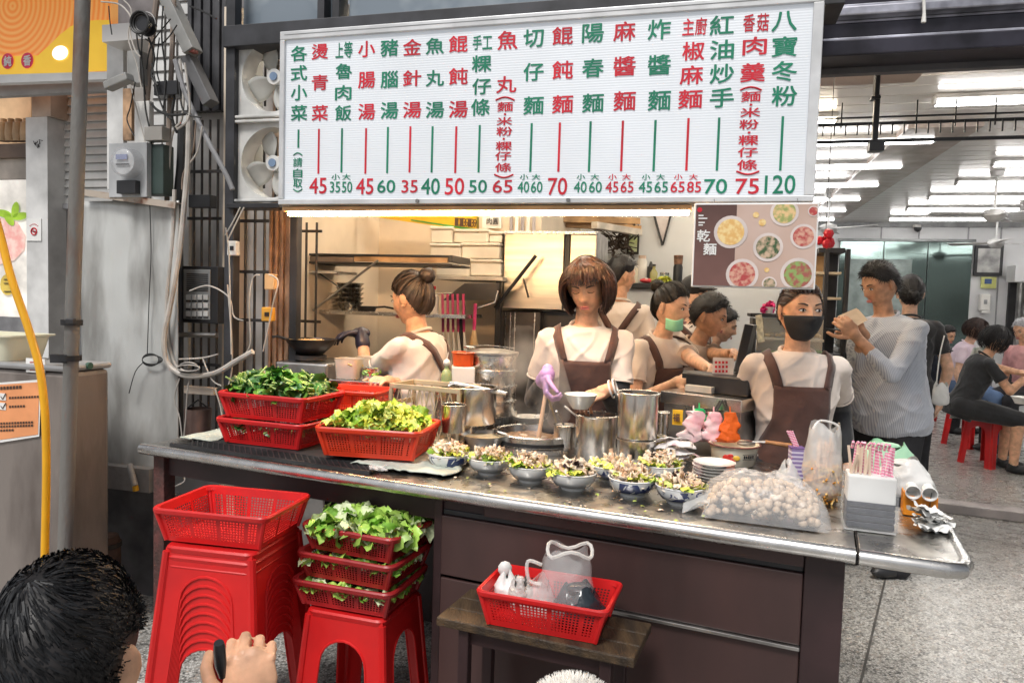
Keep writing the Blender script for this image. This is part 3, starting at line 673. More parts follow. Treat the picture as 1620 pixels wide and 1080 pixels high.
for i, (pts, r, m_) in enumerate(wl):
    cable('hanging_wire', [PT(x, y, .05 + .012 * (i % 7)) for x, y in pts], r, m_, 'loose %s wire drooping between boxes on the utility wall' % ('black' if m_ == BCABLE else 'brown' if m_.name.startswith('brown') else 'pale'), G)
cable('hanging_wire', [PT(x, y, .085) for x, y in ((237, 325), (239, 400), (236, 470), (233, 560))], .0022, BCABLE, 'thin black wire hanging straight down over the metal sheet')
t = thing('wire_coil', 'small coil of black wire hanging against the metal sheet', 'wire', PT(235, 580, .07))
for k in range(4):
    MB().tube([PT(238 + (13 + k) * cos(q) + k, 569 + (10 - k) * sin(q), .075) for q in [2 * pi * i / 18 for i in range(19)]], .0022, 5).build('loop', BCABLE, t)
MB().tube(catmull([PT(228, 572, .07), PT(214, 588, .06), PT(204, 622, .06)], 4), .0022, 5).build('tail', BCABLE, t)
# white wires by the socket
W2 = 'white wires hanging beside the pink wall'
for pts in ([(360, 450), (364, 500), (367, 540), (366, 590), (352, 640)], [(300, 460), (330, 452), (362, 470), (370, 500), (385, 507)], [(410, 435), (400, 440), (394, 480), (396, 540), (388, 560)],
            [(425, 434), (440, 445), (432, 480), (424, 520), (416, 556)], [(357, 360), (362, 400), (364, 470), (366, 560)], [(283, 568), (320, 566), (345, 560)], [(320, 565), (335, 600), (350, 610)],
            [(284, 598), (276, 630), (284, 660), (288, 690)], [(300, 596), (296, 625), (294, 660), (291, 690)], [(380, 328), (368, 352), (356, 372)], [(386, 328), (372, 356), (360, 380)],
            [(340, 615), (348, 640), (352, 660), (358, 670)], [(270, 712), (258, 725), (262, 738), (285, 745), (292, 760), (276, 770), (272, 780)]):
    cable('white_wire', [PT(x, y, .06 + .01 * (len(pts) % 3)) for x, y in pts], .0034, WCABLE, 'white electric wire drooping beside the iron grille', W2)
t = thing('cord_knot', 'tangle of brown and white cords tied on the thick white hose', 'cord', PT(300, 590, .03))
for k in range(5): MB().tube([PT(298 + (18 - k) * cos(q + k), 582 + (5 + 2 * k % 5) * sin(q * 1.0 + k), .035 + .004 * k) for q in [2 * pi * i / 16 for i in range(17)]], .003, 5).build('loop', BCABLE if k % 2 else WCABLE, t)
def wall_socket(x0, y0, x1, y1, m_, label, t_=.18, hole=True):
    t = thing('socket_box', label, 'socket', PT((x0 + x1) / 2, y1, t_)); fq('case', m_, x0, y0, x1, y1, t_, .03, t, .004)
    if hole: fq('socket', BLACKP, x0 + (x1 - x0) * .3, y0 + (y1 - y0) * .35, x1 - (x1 - x0) * .3, y1 - (y1 - y0) * .35, t_ - .004, .005, t, .001)
wall_socket(359, 381, 373, 404, WPLAST, 'white switch with black rocker on cable beside the fans', .10)
wall_socket(413, 486, 430, 508, M('orange_box', (.75, .38, .05), rough=.4), 'orange socket box on the brown strip shutter')
wall_socket(418, 433, 433, 458, M('tan_box', (.62, .40, .20), rough=.4), 'tan plug adapter on the brown strip shutter', hole=False)
wall_socket(290, 612, 338, 624, M('beige_box', (.60, .52, .44), rough=.5), 'beige power strip hung on the bars over the counter', .10, False)
# intercom
t = thing('intercom_panel', 'black wall intercom with speaker grille and rows of silver buttons', 'intercom', PT(316, 510, .18))
fq('case', BLACKP, 287, 421, 345, 511, .20, .05, t, .004)
fq('face_plate', M('intercom_face', (.42, .43, .43), rough=.4, metal=.5), 290, 426, 332, 505, .196, .006, t)
for k in range(9): fq('speaker_slot', BLACKP, 295, 433 + k * 3.2, 329, 434.6 + k * 3.2, .194, .003, t, 0)
for r in range(3):
    for k in range(4): fq('button', M('btn', (.70, .70, .68), rough=.4), 294 + k * 9.2, 466 + r * 13, 301 + k * 9.2, 474 + r * 13, .190, .007, t, .001); fq('button_label', BLACKP, 294 + k * 9.2, 475.5 + r * 13, 301 + k * 9.2, 477 + r * 13, .193, .004, t, 0)
# pots on the ground against the wall
t = thing('gas_cylinder', 'small rusty brown canister on the ground behind the counter leg', 'canister', V((PZ(170, 1000, .25).x, PT(170, 900, -.1).y, 0)))
A = PT(168, 865, -.02); MB().lathe([(.06, 0), (.06, .30), (.05, .33), (.02, .34)], 16, (A.x, A.y, 0), None, True).build('body', M('rust_can', (.10, .06, .05), rough=.7, var=.3), t); MB().lathe([(.065, .28), (.065, .30)], 16, (A.x, A.y, 0), None, True).build('band', IRON, t)
t = thing('hung_pot', 'dark rusty pot hung under the bars behind the counter end', 'pot', PT(313, 690, .16))
A = PT(313, 690, .16); MB().lathe([(.0, 0), (.055, .0), (.06, .13), (.055, .13)], 16, A).build('pot', M('rust_pot', (.11, .07, .06), rough=.6, var=.3), t); MB().tube([A + V((-.05, 0, .13)), A + V((0, 0, .17)), A + V((.05, 0, .13))], .004, 6).build('handle', IRON, t)

# ---------------------------------------------------------------- the neighbouring shop
NT = 1.15
a, b, c, d = fpx(76, 140, 176, 322, NT)
t = thing('roller_shutter', 'pale grey roller shutter half lowered in the neighbouring shop', 'shutter', F((a + b) / 2, NT, c), None)
SHW = M('shutter_pale', (.60, .60, .58), rough=.5, var=.12, scale=4)
for k in range(14):
    z = c + (d - c) * k / 14; h = (d - c) / 14
    mb = MB().hexa([F(a, NT, z), F(b, NT, z), F(b, NT + .03, z), F(a, NT + .03, z), F(a, NT + .018, z + h * .94), F(b, NT + .018, z + h * .94), F(b, NT + .03, z + h * .94), F(a, NT + .03, z + h * .94)]); mb.build('slat', SHW, t, smooth=0, bevel=.003)
fbox('bottom_bar', M('shutter_bar', (.35, .35, .36), rough=.5), a, b, NT - .01, NT + .03, c - .035, c - .002, t)
o = fbox('wall_neighbour', M('neighbour_dim', (.20, .20, .21), rough=.6, var=.2), a - 5, b + .8, NT + .55, NT + .6, 0, 6, bevel=0); struct(o)
t = tag(fq('shop_door', M('door_grey', (.34, .35, .36), rough=.45, var=.1), 72, 330, 128, 640, NT + .1, .04), 'grey metal door behind the lowered shutter', 'door')
t = thing('white_pillar', 'white pillar with scribbles and a no smoking sticker', 'pillar', PT(60, 640, NT - .1))
fq('column', M('pillar_white', (.68, .68, .67), rough=.55, var=.12, scale=5), 42, 185, 76, 640, NT - .12, .14, t); fq('cap', M('pillar_tan', (.52, .42, .34), rough=.55, var=.15), 50, 136, 80, 184.5, NT - .12, .14, t)
st = fq('sticker', PAPERW, 42, 346, 65, 381, NT - .126, .004, t, 0)
A = FMp(53.5, 366, NT - .129)
MB().tube([A @ V((cos(q) * .022, sin(q) * .022, 0)) for q in [2 * pi * i / 20 for i in range(21)]], .0036, 5).build('ban_ring', RED, t); MB()._bar2(A @ V((-.015, .015, 0)), A @ V((.015, -.015, 0)), .004, .004).build('ban_bar', RED, t); MB()._bar2(A @ V((-.012, 0, -.001)), A @ V((.012, 0, -.001)), .003, .006).build('cigarette', BLACKP, t)
mb = MB()
for k in range(7): mb.tube([FMp(53.5, 366, NT - .128) @ V((-.03 + .01 * k - .003, .046 - .0012 * (k - 3) ** 2, 0)), FMp(53.5, 366, NT - .128) @ V((-.03 + .01 * k + .003, .046 - .0012 * (k - 3) ** 2, 0))], .0022, 4)
mb.build('sticker_text', RED, t)
mb = MB()
for k in range(5):
    x, y = 60 + random.uniform(-5, 5), 238 + random.uniform(-14, 8); mb.tube([PT(x + random.uniform(-4, 4), y + random.uniform(-5, 5), NT - .123) for _ in range(4)], .002, 4)
mb.build('scribble', BLACKP, t)
t = tag(fq('white_jamb', M('jamb_white', (.64, .64, .63), rough=.5, var=.15, scale=5), 169, 52, 195, 300, .75, .08), 'white wall strip beside the roller shutter', 'pillar')
# orange lit signboard
t = thing('neighbour_signboard', 'orange and yellow shop signboard with two red round characters', 'sign', PT(80, 125, .8))
a, b, c, d = fpx(-120, -70, 178, 118, .8)
def ext_sign(x0, x1, y0l, y0r, y1l, y1r, t, name, m_):
    return MB().hexa([PT(x0, y1l, t), PT(x1, y1r, t), PT(x1, y1r, t) + FV * .05, PT(x0, y1l, t) + FV * .05, PT(x0, y0l, t), PT(x1, y0r, t), PT(x1, y0r, t) + FV * .05, PT(x0, y0l, t) + FV * .05])
ORG = M('sign_orange', (.80, .26, .04), rough=.4, var=.05, emit=.25); nt_, b_, L_ = base_of(ORG)
tc = _n(nt_, 'ShaderNodeTexCoord'); mp = _n(nt_, 'ShaderNodeMapping'); p0 = PT(20, 10, .8); mp.inputs['Location'].default_value = -p0; L_(tc.outputs['Object'], mp.inputs[0])
wv = _n(nt_, 'ShaderNodeTexWave', wave_type='RINGS', rings_direction='SPHERICAL'); wv.inputs['Scale'].default_value = 9; L_(mp.outputs[0], wv.inputs[0])
mx = _n(nt_, 'ShaderNodeMix', data_type='RGBA'); mx.inputs[6].default_value = (.80, .23, .035, 1); mx.inputs[7].default_value = (.85, .38, .10, 1); L_(wv.outputs[1], mx.inputs[0]); L_(mx.outputs[2], b_.inputs['Base Color']); L_(mx.outputs[2], b_.inputs['Emission Color'])
YEL = M('sign_yellow', (.85, .52, .04), rough=.4, var=.04, emit=.25)
ext_sign(-120, 176, -90, -90, 128, 112, .8, 'x', None).build('face', ORG, t, smooth=0)
mb = MB()
def clipd(x, y): return PT(x, min(y, 128 - (x + 120) * .054), .795)
vs = [clipd(x, y) for x, y in ((-120, 92), (60, 88), (78, 72), (95, 55), (112, 42), (132, 34), (155, 32), (175, 32), (175, 112.2), (-120, 127.8))]
mb.add(vs, [tuple(range(len(vs)))]).build('yellow_field', YEL, t, smooth=0, recalc=False)
ext_sign(-120, 178, 122, 113, 136, 125, .77, 'x', None).build('bottom_trim', WHITE, t, smooth=0)
RD = M('badge_red', (.60, .03, .08), rough=.4, emit=.15)
for ch, x in (('純', 12), ('香', 43)):
    A = FMp(x, 97 if x < 30 else 96, .790); MB().lathe([(0, 0), (.046, 0)], 28, (0, 0, 0), A).build('badge', RD, t, smooth=0, recalc=False)
    A = FMp(x, 97 if x < 30 else 96, .786); mb = MB(); write(mb, ch, .055, .058, A, .02); mb.build('lettering', PAPERW, t, smooth=0, recalc=False)
A = FMp(95, 84, .79); MB().lathe([(0, .012), (.04, .010), (.058, 0)], 24, (0, 0, 0), A @ Matrix.Diagonal((1, .72, 1, 1))).build('lamp_glint', M('glint_paint', (.9, .9, .85), rough=.4, emit=.8), t)  # glowing disc stands in for a lamp's reflection on the sign
tag(ext_sign(-120, 178, 137, 127, 158, 143, .86, 'x', None).build('sign_beam', M('beam_grey', (.36, .36, .36), rough=.5, var=.1), None, smooth=0), 'grey beam beneath the orange signboard', 'beam')
# display shelf with jars and product picture
t = thing('display_shelf', 'wooden display shelf with self-glowing back panel under the orange signboard', 'shelf', PT(20, 300, 1.2))
WARMW = M('shelf_self_glow', (.62, .42, .24), rough=.5, var=.12, scale=5, emit=.12)  # slight emission stands in for warm lighting on the shelf back
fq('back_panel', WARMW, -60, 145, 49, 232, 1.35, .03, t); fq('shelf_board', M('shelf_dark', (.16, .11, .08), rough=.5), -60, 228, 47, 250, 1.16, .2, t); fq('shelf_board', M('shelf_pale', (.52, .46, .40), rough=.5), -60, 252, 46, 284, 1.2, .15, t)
for k in range(4):
    p = PT(6 + 12 * k, 224, 1.22); MB().lathe([(0, 0), (.035, 0), (.04, .05), (.034, .12), (.02, .13), (.02, .15), (0, .15)], 14, p).build('jar', M('jar_tan', (.52, .36, .2), rough=.35, var=.2), t)
t = thing('product_picture', 'bright product picture of pink dessert with green leaf', 'poster', PT(18, 510, 1.06))
fq('board', M('picture_white', (.80, .76, .70), rough=.45, emit=.15), -60, 285, 43, 500, 1.06, .02, t)
PINK = M('picture_pink', (.80, .38, .34), rough=.45, col2=(.85, .62, .55), scale=22, emit=.1)
def blob(pts, m_, nm, tt): MB().add([PT(x, y, tt) for x, y in pts], [tuple(range(len(pts)))]).build(nm, m_, t, smooth=0, recalc=False)
blob([(-50, 350), (0, 345), (28, 352), (40, 372), (38, 395), (22, 412), (0, 418), (-50, 420)], PINK, 'dessert_print', 1.054)
LG = M('leaf_print', (.42, .68, .05), rough=.5, var=.2)
for cx, cy, q in ((6, 338, 2.9), (24, 332, 1.4), (32, 342, .2), (14, 346, -1)):
    blob([(cx + 13 * cos(a_) * cos(q) - 6 * sin(a_) * sin(q), cy - 13 * cos(a_) * sin(q) - 6 * sin(a_) * cos(q)) for a_ in [2 * pi * i / 12 for i in range(12)]], LG, 'leaf_print', 1.05)
blob([(12 + 12 * cos(a_), 450 + 17 * sin(a_)) for a_ in [2 * pi * i / 14 for i in range(14)]], M('lemon_print', (.85, .62, .12), rough=.5), 'badge_print', 1.05)
for y in (442, 448, 461): MB().tube([PT(6, y, 1.045), PT(18, y, 1.045)], .003, 4).build('text_line', BLACKP, t)

# ---------------------------------------------------------------- foreground pole, cabinet, hose
p0, p1 = PT(132, -40, -.55), PT(100, 960, -.55)
t = thing('steel_pole', 'tall scuffed grey steel pole with rust in front of the cabinet', 'pole', V((p1.x, p1.y, 0)))
px_ = p0.lerp(p1, .5); pb = V((p0.x, p0.y, 0)); MB().tube([V((p1.x + .012, p1.y, 0)), V((p1.x, p1.y, p1.z)), p0, p0 + (p0 - p1) * .3], .025, 16).build('shaft', RUSTP, t)
for y, r in ((510, .036), (566, .036)):
    q = PT(112 + (560 - y) * .03, y, -.55); MB().tube([q - V((0, 0, .01)), q + V((0, 0, .01))], r, 14).build('clamp', BLACKM, t)
MB().box(PT(96, 567, -.57), (.06, .03, .03)).build('bracket', BLACKM, t, smooth=0); MB().box(PT(112, 508, -.60), (.03, .02, .02)).build('bolt', BLACKM, t, smooth=0, bevel=.004)
KT = -.42
t = thing('metal_cabinet', 'weathered grey metal cabinet standing behind the steel pole', 'cabinet', PT(60, 1000, KT))
a, b, c, d = fpx(-160, 575, 107, 1100, KT); CZ = PT(60, 578, KT).z
fbox('body', GREYCAB, a, b, KT, KT + .21, .06, CZ - .02, t, .02); fbox('lid', M('cab_top', (.40, .40, .40), rough=.45, metal=.3, var=.15, scale=4), a - .01, b + .004, KT - .012, KT + .22, CZ - .019, CZ + .006, t, .01)
fbox('foot', BLACKM, a + .02, b - .02, KT + .03, KT + .18, 0, .059, t)
fq('sticker', PAPERW, 41, 567, 71, 589, KT - .004, .003, t, 0)
mb = MB()
for y in (572, 578, 584): mb.add([PT(47, y, KT - .005), PT(64, y, KT - .005), PT(64, y + 1.8, KT - .005), PT(47, y + 1.8, KT - .005)], [(0, 1, 2, 3)])
mb.build('sticker_text', REDD, t, smooth=0, recalc=False)
lt = fq('latch', BLACKM, 82, 562, 106, 574, KT - .012, .01, t)
MB().tube([F(b + .012, KT + .1, PT(133, 578, KT + .1).z), F(b - .002, KT + .1, PT(133, 578, KT + .1).z)], .014, 12).build('lock', M('lock_green', (.05, .12, .09), rough=.4), t)
NOT = M('notice_orange', (.80, .33, .14), rough=.5, var=.06, scale=8)
t = thing('notice_sheet', 'orange printed notice with two tick boxes taped on the cabinet', 'notice', PT(30, 695, KT - .01))
MB().hexa([PT(-40, 706, KT - .008), PT(62, 690, KT - .008), PT(62, 690, KT - .002), PT(-40, 706, KT - .002), PT(-40, 608, KT - .008), PT(65, 600, KT - .008), PT(65, 600, KT - .002), PT(-40, 608, KT - .002)]).build('sheet', PAPERW, t, smooth=0)
MB().add([PT(-40, 701, KT - .0095), PT(60, 687, KT - .0095), PT(62, 604, KT - .0095), PT(-40, 611, KT - .0095)], [(0, 1, 2, 3)]).build('print', NOT, t, smooth=0, recalc=False)
INK = M('ink_brown', (.10, .05, .03), rough=.6)
def dash(mb, x0, x1, y0, y1, h): mb.add([PT(x0, y0 + h, KT - .0115), PT(x1, y1 + h, KT - .0115), PT(x1, y1, KT - .0115), PT(x0, y0, KT - .0115)], [(0, 1, 2, 3)])
for k in range(7): mb = MB(); dash(mb, 0 + k * 5, 3.8 + k * 5, 611.5 - k * .3, 611.3 - k * .3, 5); mb.build('print_mark', INK, t, smooth=0, recalc=False)
for y in (628, 642, 668, 673, 679):
    x = 14 if y < 650 else -4
    while x < (58 if y < 630 else 36 if y < 650 else 52 if y < 675 else 20): mb = MB(); dash(mb, x, x + 3.2, y - x * .04, y - (x + 3) * .04, 3.4); mb.build('print_mark', INK, t, smooth=0, recalc=False); x += 4.4
for y in (627, 642):
    fq('tick_box', PAPERW, -1, y - 5, 9, y + 6, KT - .0122, .002, t, 0); MB().tube([PT(1, y, KT - .014), PT(4, y + 4, KT - .014), PT(9, y - 5, KT - .014)], .002, 4).build('tick', INK, t)
t = thing('plastic_tub', 'cream plastic tub resting on the metal cabinet', 'tub', PT(15, 545, KT + .12))
mb = MB(); tp = PT(10, 532, KT + .16); zb = CZ + .0065
def rr(hx, hy, z, r, n=6):
    out = []
    for sx, sy, q0 in ((1, 1, 0), (-1, 1, pi / 2), (-1, -1, pi), (1, -1, 3 * pi / 2)):
        for k in range(n): q = q0 + pi / 2 * k / (n - 1); out.append((sx * (hx - r) + cos(q) * r, sy * (hy - r) + sin(q) * r, z))
    return out
def tub(mb, prof, r, c, rot):
    Mx = Matrix.Translation(c) @ rot; mb.loft([[Mx @ V(p) for p in rr(hx, hy, z, min(r, hx * .9, hy * .9))] for hx, hy, z in prof], False)
    n0 = len(mb.v) - len(rr(.1, .1, 0, .02)) * len(prof); n = len(rr(.1, .1, 0, .02)); return mb
tub(mb, [(.002, .002, 0), (.15, .09, 0), (.175, .105, .095), (.19, .12, .098), (.19, .12, .104), (.172, .103, .104), (.148, .088, .005), (.002, .002, .005)], .04, V((PT(-2, 540, KT + .10).x, PT(-2, 540, KT + .10).y, zb)), FROT)
mb.build('shell', M('tub_cream', (.70, .68, .52), rough=.35, var=.04), t)
HOSE = M('yellow_hose', (.80, .40, .012), rough=.38, var=.06)
o = cable('yellow_hose', [PT(x, y, -.75) for x, y in ((-100, -160), (-72, 60), (-30, 260), (0, 370), (18, 440), (45, 520), (62, 580), (70, 640), (73, 700), (73, 780), (71, 870), (70, 980))] + [V((PT(70, 980, -.75).x, PT(70, 980, -.75).y, .02))], .0125, HOSE, 'bright yellow hose hanging down in front of the cabinet', n=10, cat='hose')
tag(cable('grey_cord', [PT(165, 768, .0), PT(166, 800, .0), PT(164, 860, -.01)], .003, BCABLE, 'short black cord hanging below the concrete ledge'), None, None)
# ---------------------------------------------------------------- the counter
ct = thing('serving_counter', 'long steel topped serving counter with dark maroon front panels', 'counter', Cc(1.3, .4, 0))
SJ = 2.445
cbx(MB(), -.01, SJ, .0, .95, CT - .03, CT).build('top', COUNTER, ct, smooth=0, bevel=.003)
MB().tube([Cc(-.02, -.004, CT - .016), Cc(SJ, -.004, CT - .016)], .021, 14).build('front_edge', STEEL, ct)
lf = thing('counter_leaf', 'rounded steel drop leaf at the end of the serving counter', 'counter leaf', Cc(2.56, .2, CT - .04))
rc = [(SJ + .008, -.0), (2.64, -.0), (2.672, .012), (2.684, .05), (2.684, .50), (SJ + .008, .50)]
mb = MB(); n = len(rc)
mb.v = [tuple(Cc(a, b, z)) for z in (CT - .032, CT - .001) for a, b in rc]; mb.f = [tuple(range(n)), tuple(range(n, 2 * n))] + [(k, (k + 1) % n, (k + 1) % n + n, k + n) for k in range(n)]
mb.build('plate', COUNTER, lf, smooth=0, bevel=.003)
MB().tube([Cc(SJ + .008, -.004, CT - .017), Cc(2.64, -.004, CT - .017), Cc(2.672, .010, CT - .017), Cc(2.686, .05, CT - .017), Cc(2.686, .50, CT - .017)], .0205, 12).build('edge', STEEL, lf)
cbx(MB(), SJ + .05, 2.62, .1, .13, CT - .05, CT - .033).build('hinge_bar', BLACKM, lf, smooth=0)
def cb(name, m_, *a, bevel=.003, parent=None): return cbx(MB(), *a).build(name, m_, parent or ct, smooth=0, bevel=bevel)
cb('leg', RUSTLEG, .0, .055, .03, .085, 0, CT - .036); cb('leg', RUSTLEG, .0, .055, .85, .90, 0, CT - .036)
cb('leg', MAROOND, 2.33, 2.425, .028, .12, 0, CT - .036); cb('leg', MAROOND, 2.36, 2.425, .84, .90, 0, CT - .036)
PL = 1.26
cb('apron', MAROON, PL + .15, 2.328, .03, .05, .782, CT - .037); cb('apron', MAROOND, .057, PL + .148, .05, .07, .74, CT - .037)
cb('rail', BLACKM, PL, 2.328, .045, .075, .764, .781)  # black strip stands in for the shadow gap below the apron
cb('front_panel', MAROON, PL, 2.328, .035, .05, .572, .763); cb('ledge', STEEL_D, 1.80, 2.328, .022, .05, .562, .571, bevel=.001)
cb('front_panel', MAROON, PL, 2.328, .037, .052, .06, .5615); cb('plinth', MAROOND, PL, 2.328, .06, .09, 0, .059)
cb('divider', MAROOND, PL - .03, PL - .001, .04, .9, 0, CT - .037); cb('back_panel', MAROOND, .057, PL - .031, .82, .84, 0, CT - .037)  # dark back panel puts the shade of the open recess into its colour
cb('side_panel', MAROON, 2.40, 2.424, .121, .839, .06, CT - .037); cb('back_panel', STEEL_D, PL, 2.39, .90, .92, 0, CT - .037)
cb('sticker', PAPERW, 2.22, 2.32, .043, .0455, .30, .452, bevel=0)

# ---------------------------------------------------------------- red plastic baskets
def basket_kit(hx, hy, h, m_, nu, nv, label, k0=.86):
    t = thing('plastic_basket', label, 'basket', (0, 0, 0))
    bx, by = hx * k0, hy * k0
    cs = [(-1, -1), (1, -1), (1, 1), (-1, 1)]
    for e in range(4):
        (ax, ay), (cx, cy) = cs[e], cs[(e + 1) % 4]
        def pt(u, v):
            kx, ky = bx + (hx - bx) * v, by + (hy - by) * v
            return V((kx * (ax + (cx - ax) * u), ky * (ay + (cy - ay) * u), .004 + (h - .004) * v))
        NU = nu if e % 2 == 0 else max(4, int(nu * hy / hx)); mb = MB()
        us = [.0, .05] + [.05 + .9 * (k + 1) / NU for k in range(NU)] + [1.0]; vs_ = [0, .12] + [.12 + .66 * (k + 1) / nv for k in range(nv)] + [1.0]
        for j in range(len(vs_) - 1):
            for i in range(len(us) - 1):
                u0, u1, v0, v1 = us[i], us[i + 1], vs_[j], vs_[j + 1]
                if 0 < i < len(us) - 2 and 0 < j < len(vs_) - 2 and (i % 9):
                    du, dv = (u1 - u0) * .22, (v1 - v0) * .22
                    mb.add([pt(u0, v0), pt(u1, v0), pt(u1, v1), pt(u0, v1), pt(u0 + du, v0 + dv), pt(u1 - du, v0 + dv), pt(u1 - du, v1 - dv), pt(u0 + du, v1 - dv)],
                           [(0, 1, 5, 4), (1, 2, 6, 5), (2, 3, 7, 6), (3, 0, 4, 7)])
                else: mb.add([pt(u0, v0), pt(u1, v0), pt(u1, v1), pt(u0, v1)], [(0, 1, 2, 3)])
        mb.build('side', m_, t, smooth=0, recalc=False)
    mb = MB(); r0 = rr(hx + .011, hy + .011, 0, .03); ring = lambda dx, z: [V(p) for p in rr(hx + dx, hy + dx, z, .03)]
    mb.loft([ring(.0, h - .012), ring(.012, h - .014), ring(.014, h - .002), ring(.011, h + .003), ring(.001, h + .001), ring(-.002, h - .012)], False); mb.build('rim', m_, t)
    for ax, ay in cs: MB().tube([(ax * bx, ay * by, .004), (ax * hx, ay * hy, h - .004)], .008, 8).build('corner', m_, t)
    MB().box((0, 0, .004), (2 * bx, 2 * by, .006)).build('floor', m_, t, smooth=0)
    return kit(t)
BK = basket_kit(.150, .118, .095, REDP, 26, 8, 'x'); BKO = basket_kit(.165, .120, .100, REDO, 28, 8, 'x'); BKD = basket_kit(.150, .118, .085, REDD, 26, 7, 'x')
BKL = basket_kit(.195, .15, .11, REDP, 30, 8, 'x')

def leaf_mesh(mb, M4, L, W, curl, ruf, nu=6, nv=7):
    sd_ = random.random() * 99
    def fn(u, v):
        w = W * max(0, sin(pi * (.10 + v * .83))) ** .38; x = (u - .5) * 2
        z = -curl * L * .9 * (v - .5) ** 2 + W * ruf * (.40 * noise.noise(V((u * 1.8 + sd_, v * 2.2, 0))) + .15 * abs(x) ** 2.5 * sin(v * 15 + sd_ + 3 * x)) + .06 * W * abs(x) - .10 * W * x * x * ruf
        return M4 @ V((x * w * .5 * (1 + .10 * sin(v * 23 + sd_)), (v - .5) * L * (1 + .06 * sin(9 * x + sd_)), z))
    mb.sheet(fn, nu, nv)
def rand_rot(tilt): return Matrix.Rotation(random.uniform(0, 2 * pi), 4, 'Z') @ Matrix.Rotation(random.gauss(0, tilt), 4, 'X') @ Matrix.Rotation(random.gauss(0, tilt), 4, 'Y')
LETT = [M('lettuce_light', (.46, .60, .07), rough=.4, var=.25, scale=18, col2=(.62, .70, .22)), M('lettuce_mid', (.24, .42, .035), rough=.4, var=.3, scale=18), M('lettuce_yellow', (.62, .66, .08), rough=.4, var=.2, scale=18)]
LDARK = [M('greens_dark', (.055, .175, .035), rough=.38, var=.45, scale=14), M('greens_mid', (.17, .36, .05), rough=.38, var=.3, scale=14), M('greens_stem', (.38, .52, .16), rough=.4, var=.2)]
LROM = [M('romaine_light', (.36, .56, .10), rough=.4, var=.25, scale=16), M('romaine_mid', (.19, .40, .05), rough=.4, var=.3, scale=16), M('romaine_rib', (.62, .70, .42), rough=.4, var=.15)]
def pile(name, label, c, hx, hy, hh, rz, n, L, W, mats, tilt=.55, ruf=.5, edge=.0, stems=False, cat='vegetables', nu=6):
    t = thing(name, label, cat, c, None, 'stuff'); Mx = Matrix.Translation(c) @ Matrix.Rotation(rz, 4, 'Z'); mbs = [MB() for _ in mats]
    for i in range(n):
        x, y = random.uniform(-1, 1), random.uniform(-1, 1)
        if edge and random.random() < edge:
            if random.random() < .5: x = math.copysign(random.uniform(.8, 1), x)
            else: y = math.copysign(random.uniform(.8, 1), y)
        z = hh * (1 - .55 * max(abs(x), abs(y)) ** 2) * random.uniform(.45, 1.0)
        k = min(len(mats) - 1, int(random.random() ** 1.3 * len(mats)))
        A = Mx @ Matrix.Translation((x * hx, y * hy, z)) @ rand_rot(tilt); s = random.uniform(.65, 1.25)
        if stems and k == len(mats) - 1:
            p = [A @ V((0, -L * .6 * s, 0)), A @ V((.006, 0, .008)), A @ V((0, L * .6 * s, 0))]; mbs[k].tube(p, .0034, 5)
        else: leaf_mesh(mbs[k], A, L * s, W * s, random.uniform(.1, .7), ruf, nu)
    for m_, b_ in zip(mats, mbs):
        if b_.v: b_.build('leaves', m_, t, smooth=180, recalc=False)
    return t
# mat, cloth and the baskets on the counter
MATB = M('black_mesh_mat', (.03, .03, .032), rough=.6, var=.3)
t = thing('rubber_mat', 'black openwork rubber mat under the vegetable baskets', 'mat', Cc(.6, .2, CT))
mb = MB(); a0, a1 = CST(PZ(345, 690, CT))[0], CST(PZ(600, 745, CT))[0]
def strut(mb, p, q, w, h): mb._bar2(p, q, w, h)
N = 34
for k in range(N + 1):
    s = a0 + (a1 - a0) * k / N; s2 = min(a1, s + .05)
    mb._bar2(Cc(s, .03, CT + .006), Cc(min(a1, s + .10), .13, CT + .006), .004, .008); mb._bar2(Cc(min(a1, s + .10), .03, CT + .0065), Cc(s, .13, CT + .0065), .004, .008)
mb.build('lattice', MATB, t, smooth=0)
cbx(MB(), a0, a1, .125, .50, CT + .001, CT + .010).build('base', MATB, t, smooth=0); cbx(MB(), a0 - .004, a1 + .004, .022, .030, CT + .001, CT + .013).build('border', MATB, t, smooth=0)
CLOTH = M('grey_green_cloth', (.50, .54, .47), rough=.85, var=.12, scale=14, bump=.5, bscale=40)
t = MB().sheet(lambda u, v: Cc(a1 - .12 + .36 * u + .02 * sin(7 * v), .09 + .30 * v + .012 * sin(9 * u), CT + .012 + .016 * abs(noise.noise(V((u * 9, v * 8, 3)))) * (1 if .02 < u < .98 else .2)), 30, 20).build('dish_cloth', CLOTH, None, solid=.004)
tag(t, 'pale green damp cloth spread under the lettuce basket', 'cloth')
t = MB().sheet(lambda u, v: Cc(a0 - .06 + .16 * u, .12 + .25 * v, CT + .014 + .012 * noise.noise(V((u * 5, v * 5, 8)))), 12, 14).build('dish_cloth', CLOTH, None, solid=.004)
tag(t, 'pale damp cloth tucked at the end of the rubber mat', 'cloth')
mb = MB()
for k in range(6): mb.tube(catmull([PZ(588 + random.uniform(-4, 30), 738 + random.uniform(-6, 6), CT + .012 + .004 * k) for _ in range(4)], 4), .0035, 5)
tag(mb.build('plastic_string', BAG, None), 'scrap of clear plastic string at the corner of the mat', 'string')
GB = 'red vegetable baskets on the counter'
bz = CT + .013
def on_counter(px, py, z=CT): p = PZ(px, py, z); return V((p.x, p.y, z))
q1 = on_counter(505, 705, CT); R_b = CA + radians(4)
p1 = Cc(a0 + .315, .265, bz); b1 = BK.put(p1, R_b, 'lower red basket of leafy greens stacked on the rubber mat', GB, (1.24, 1.1, 1.02))
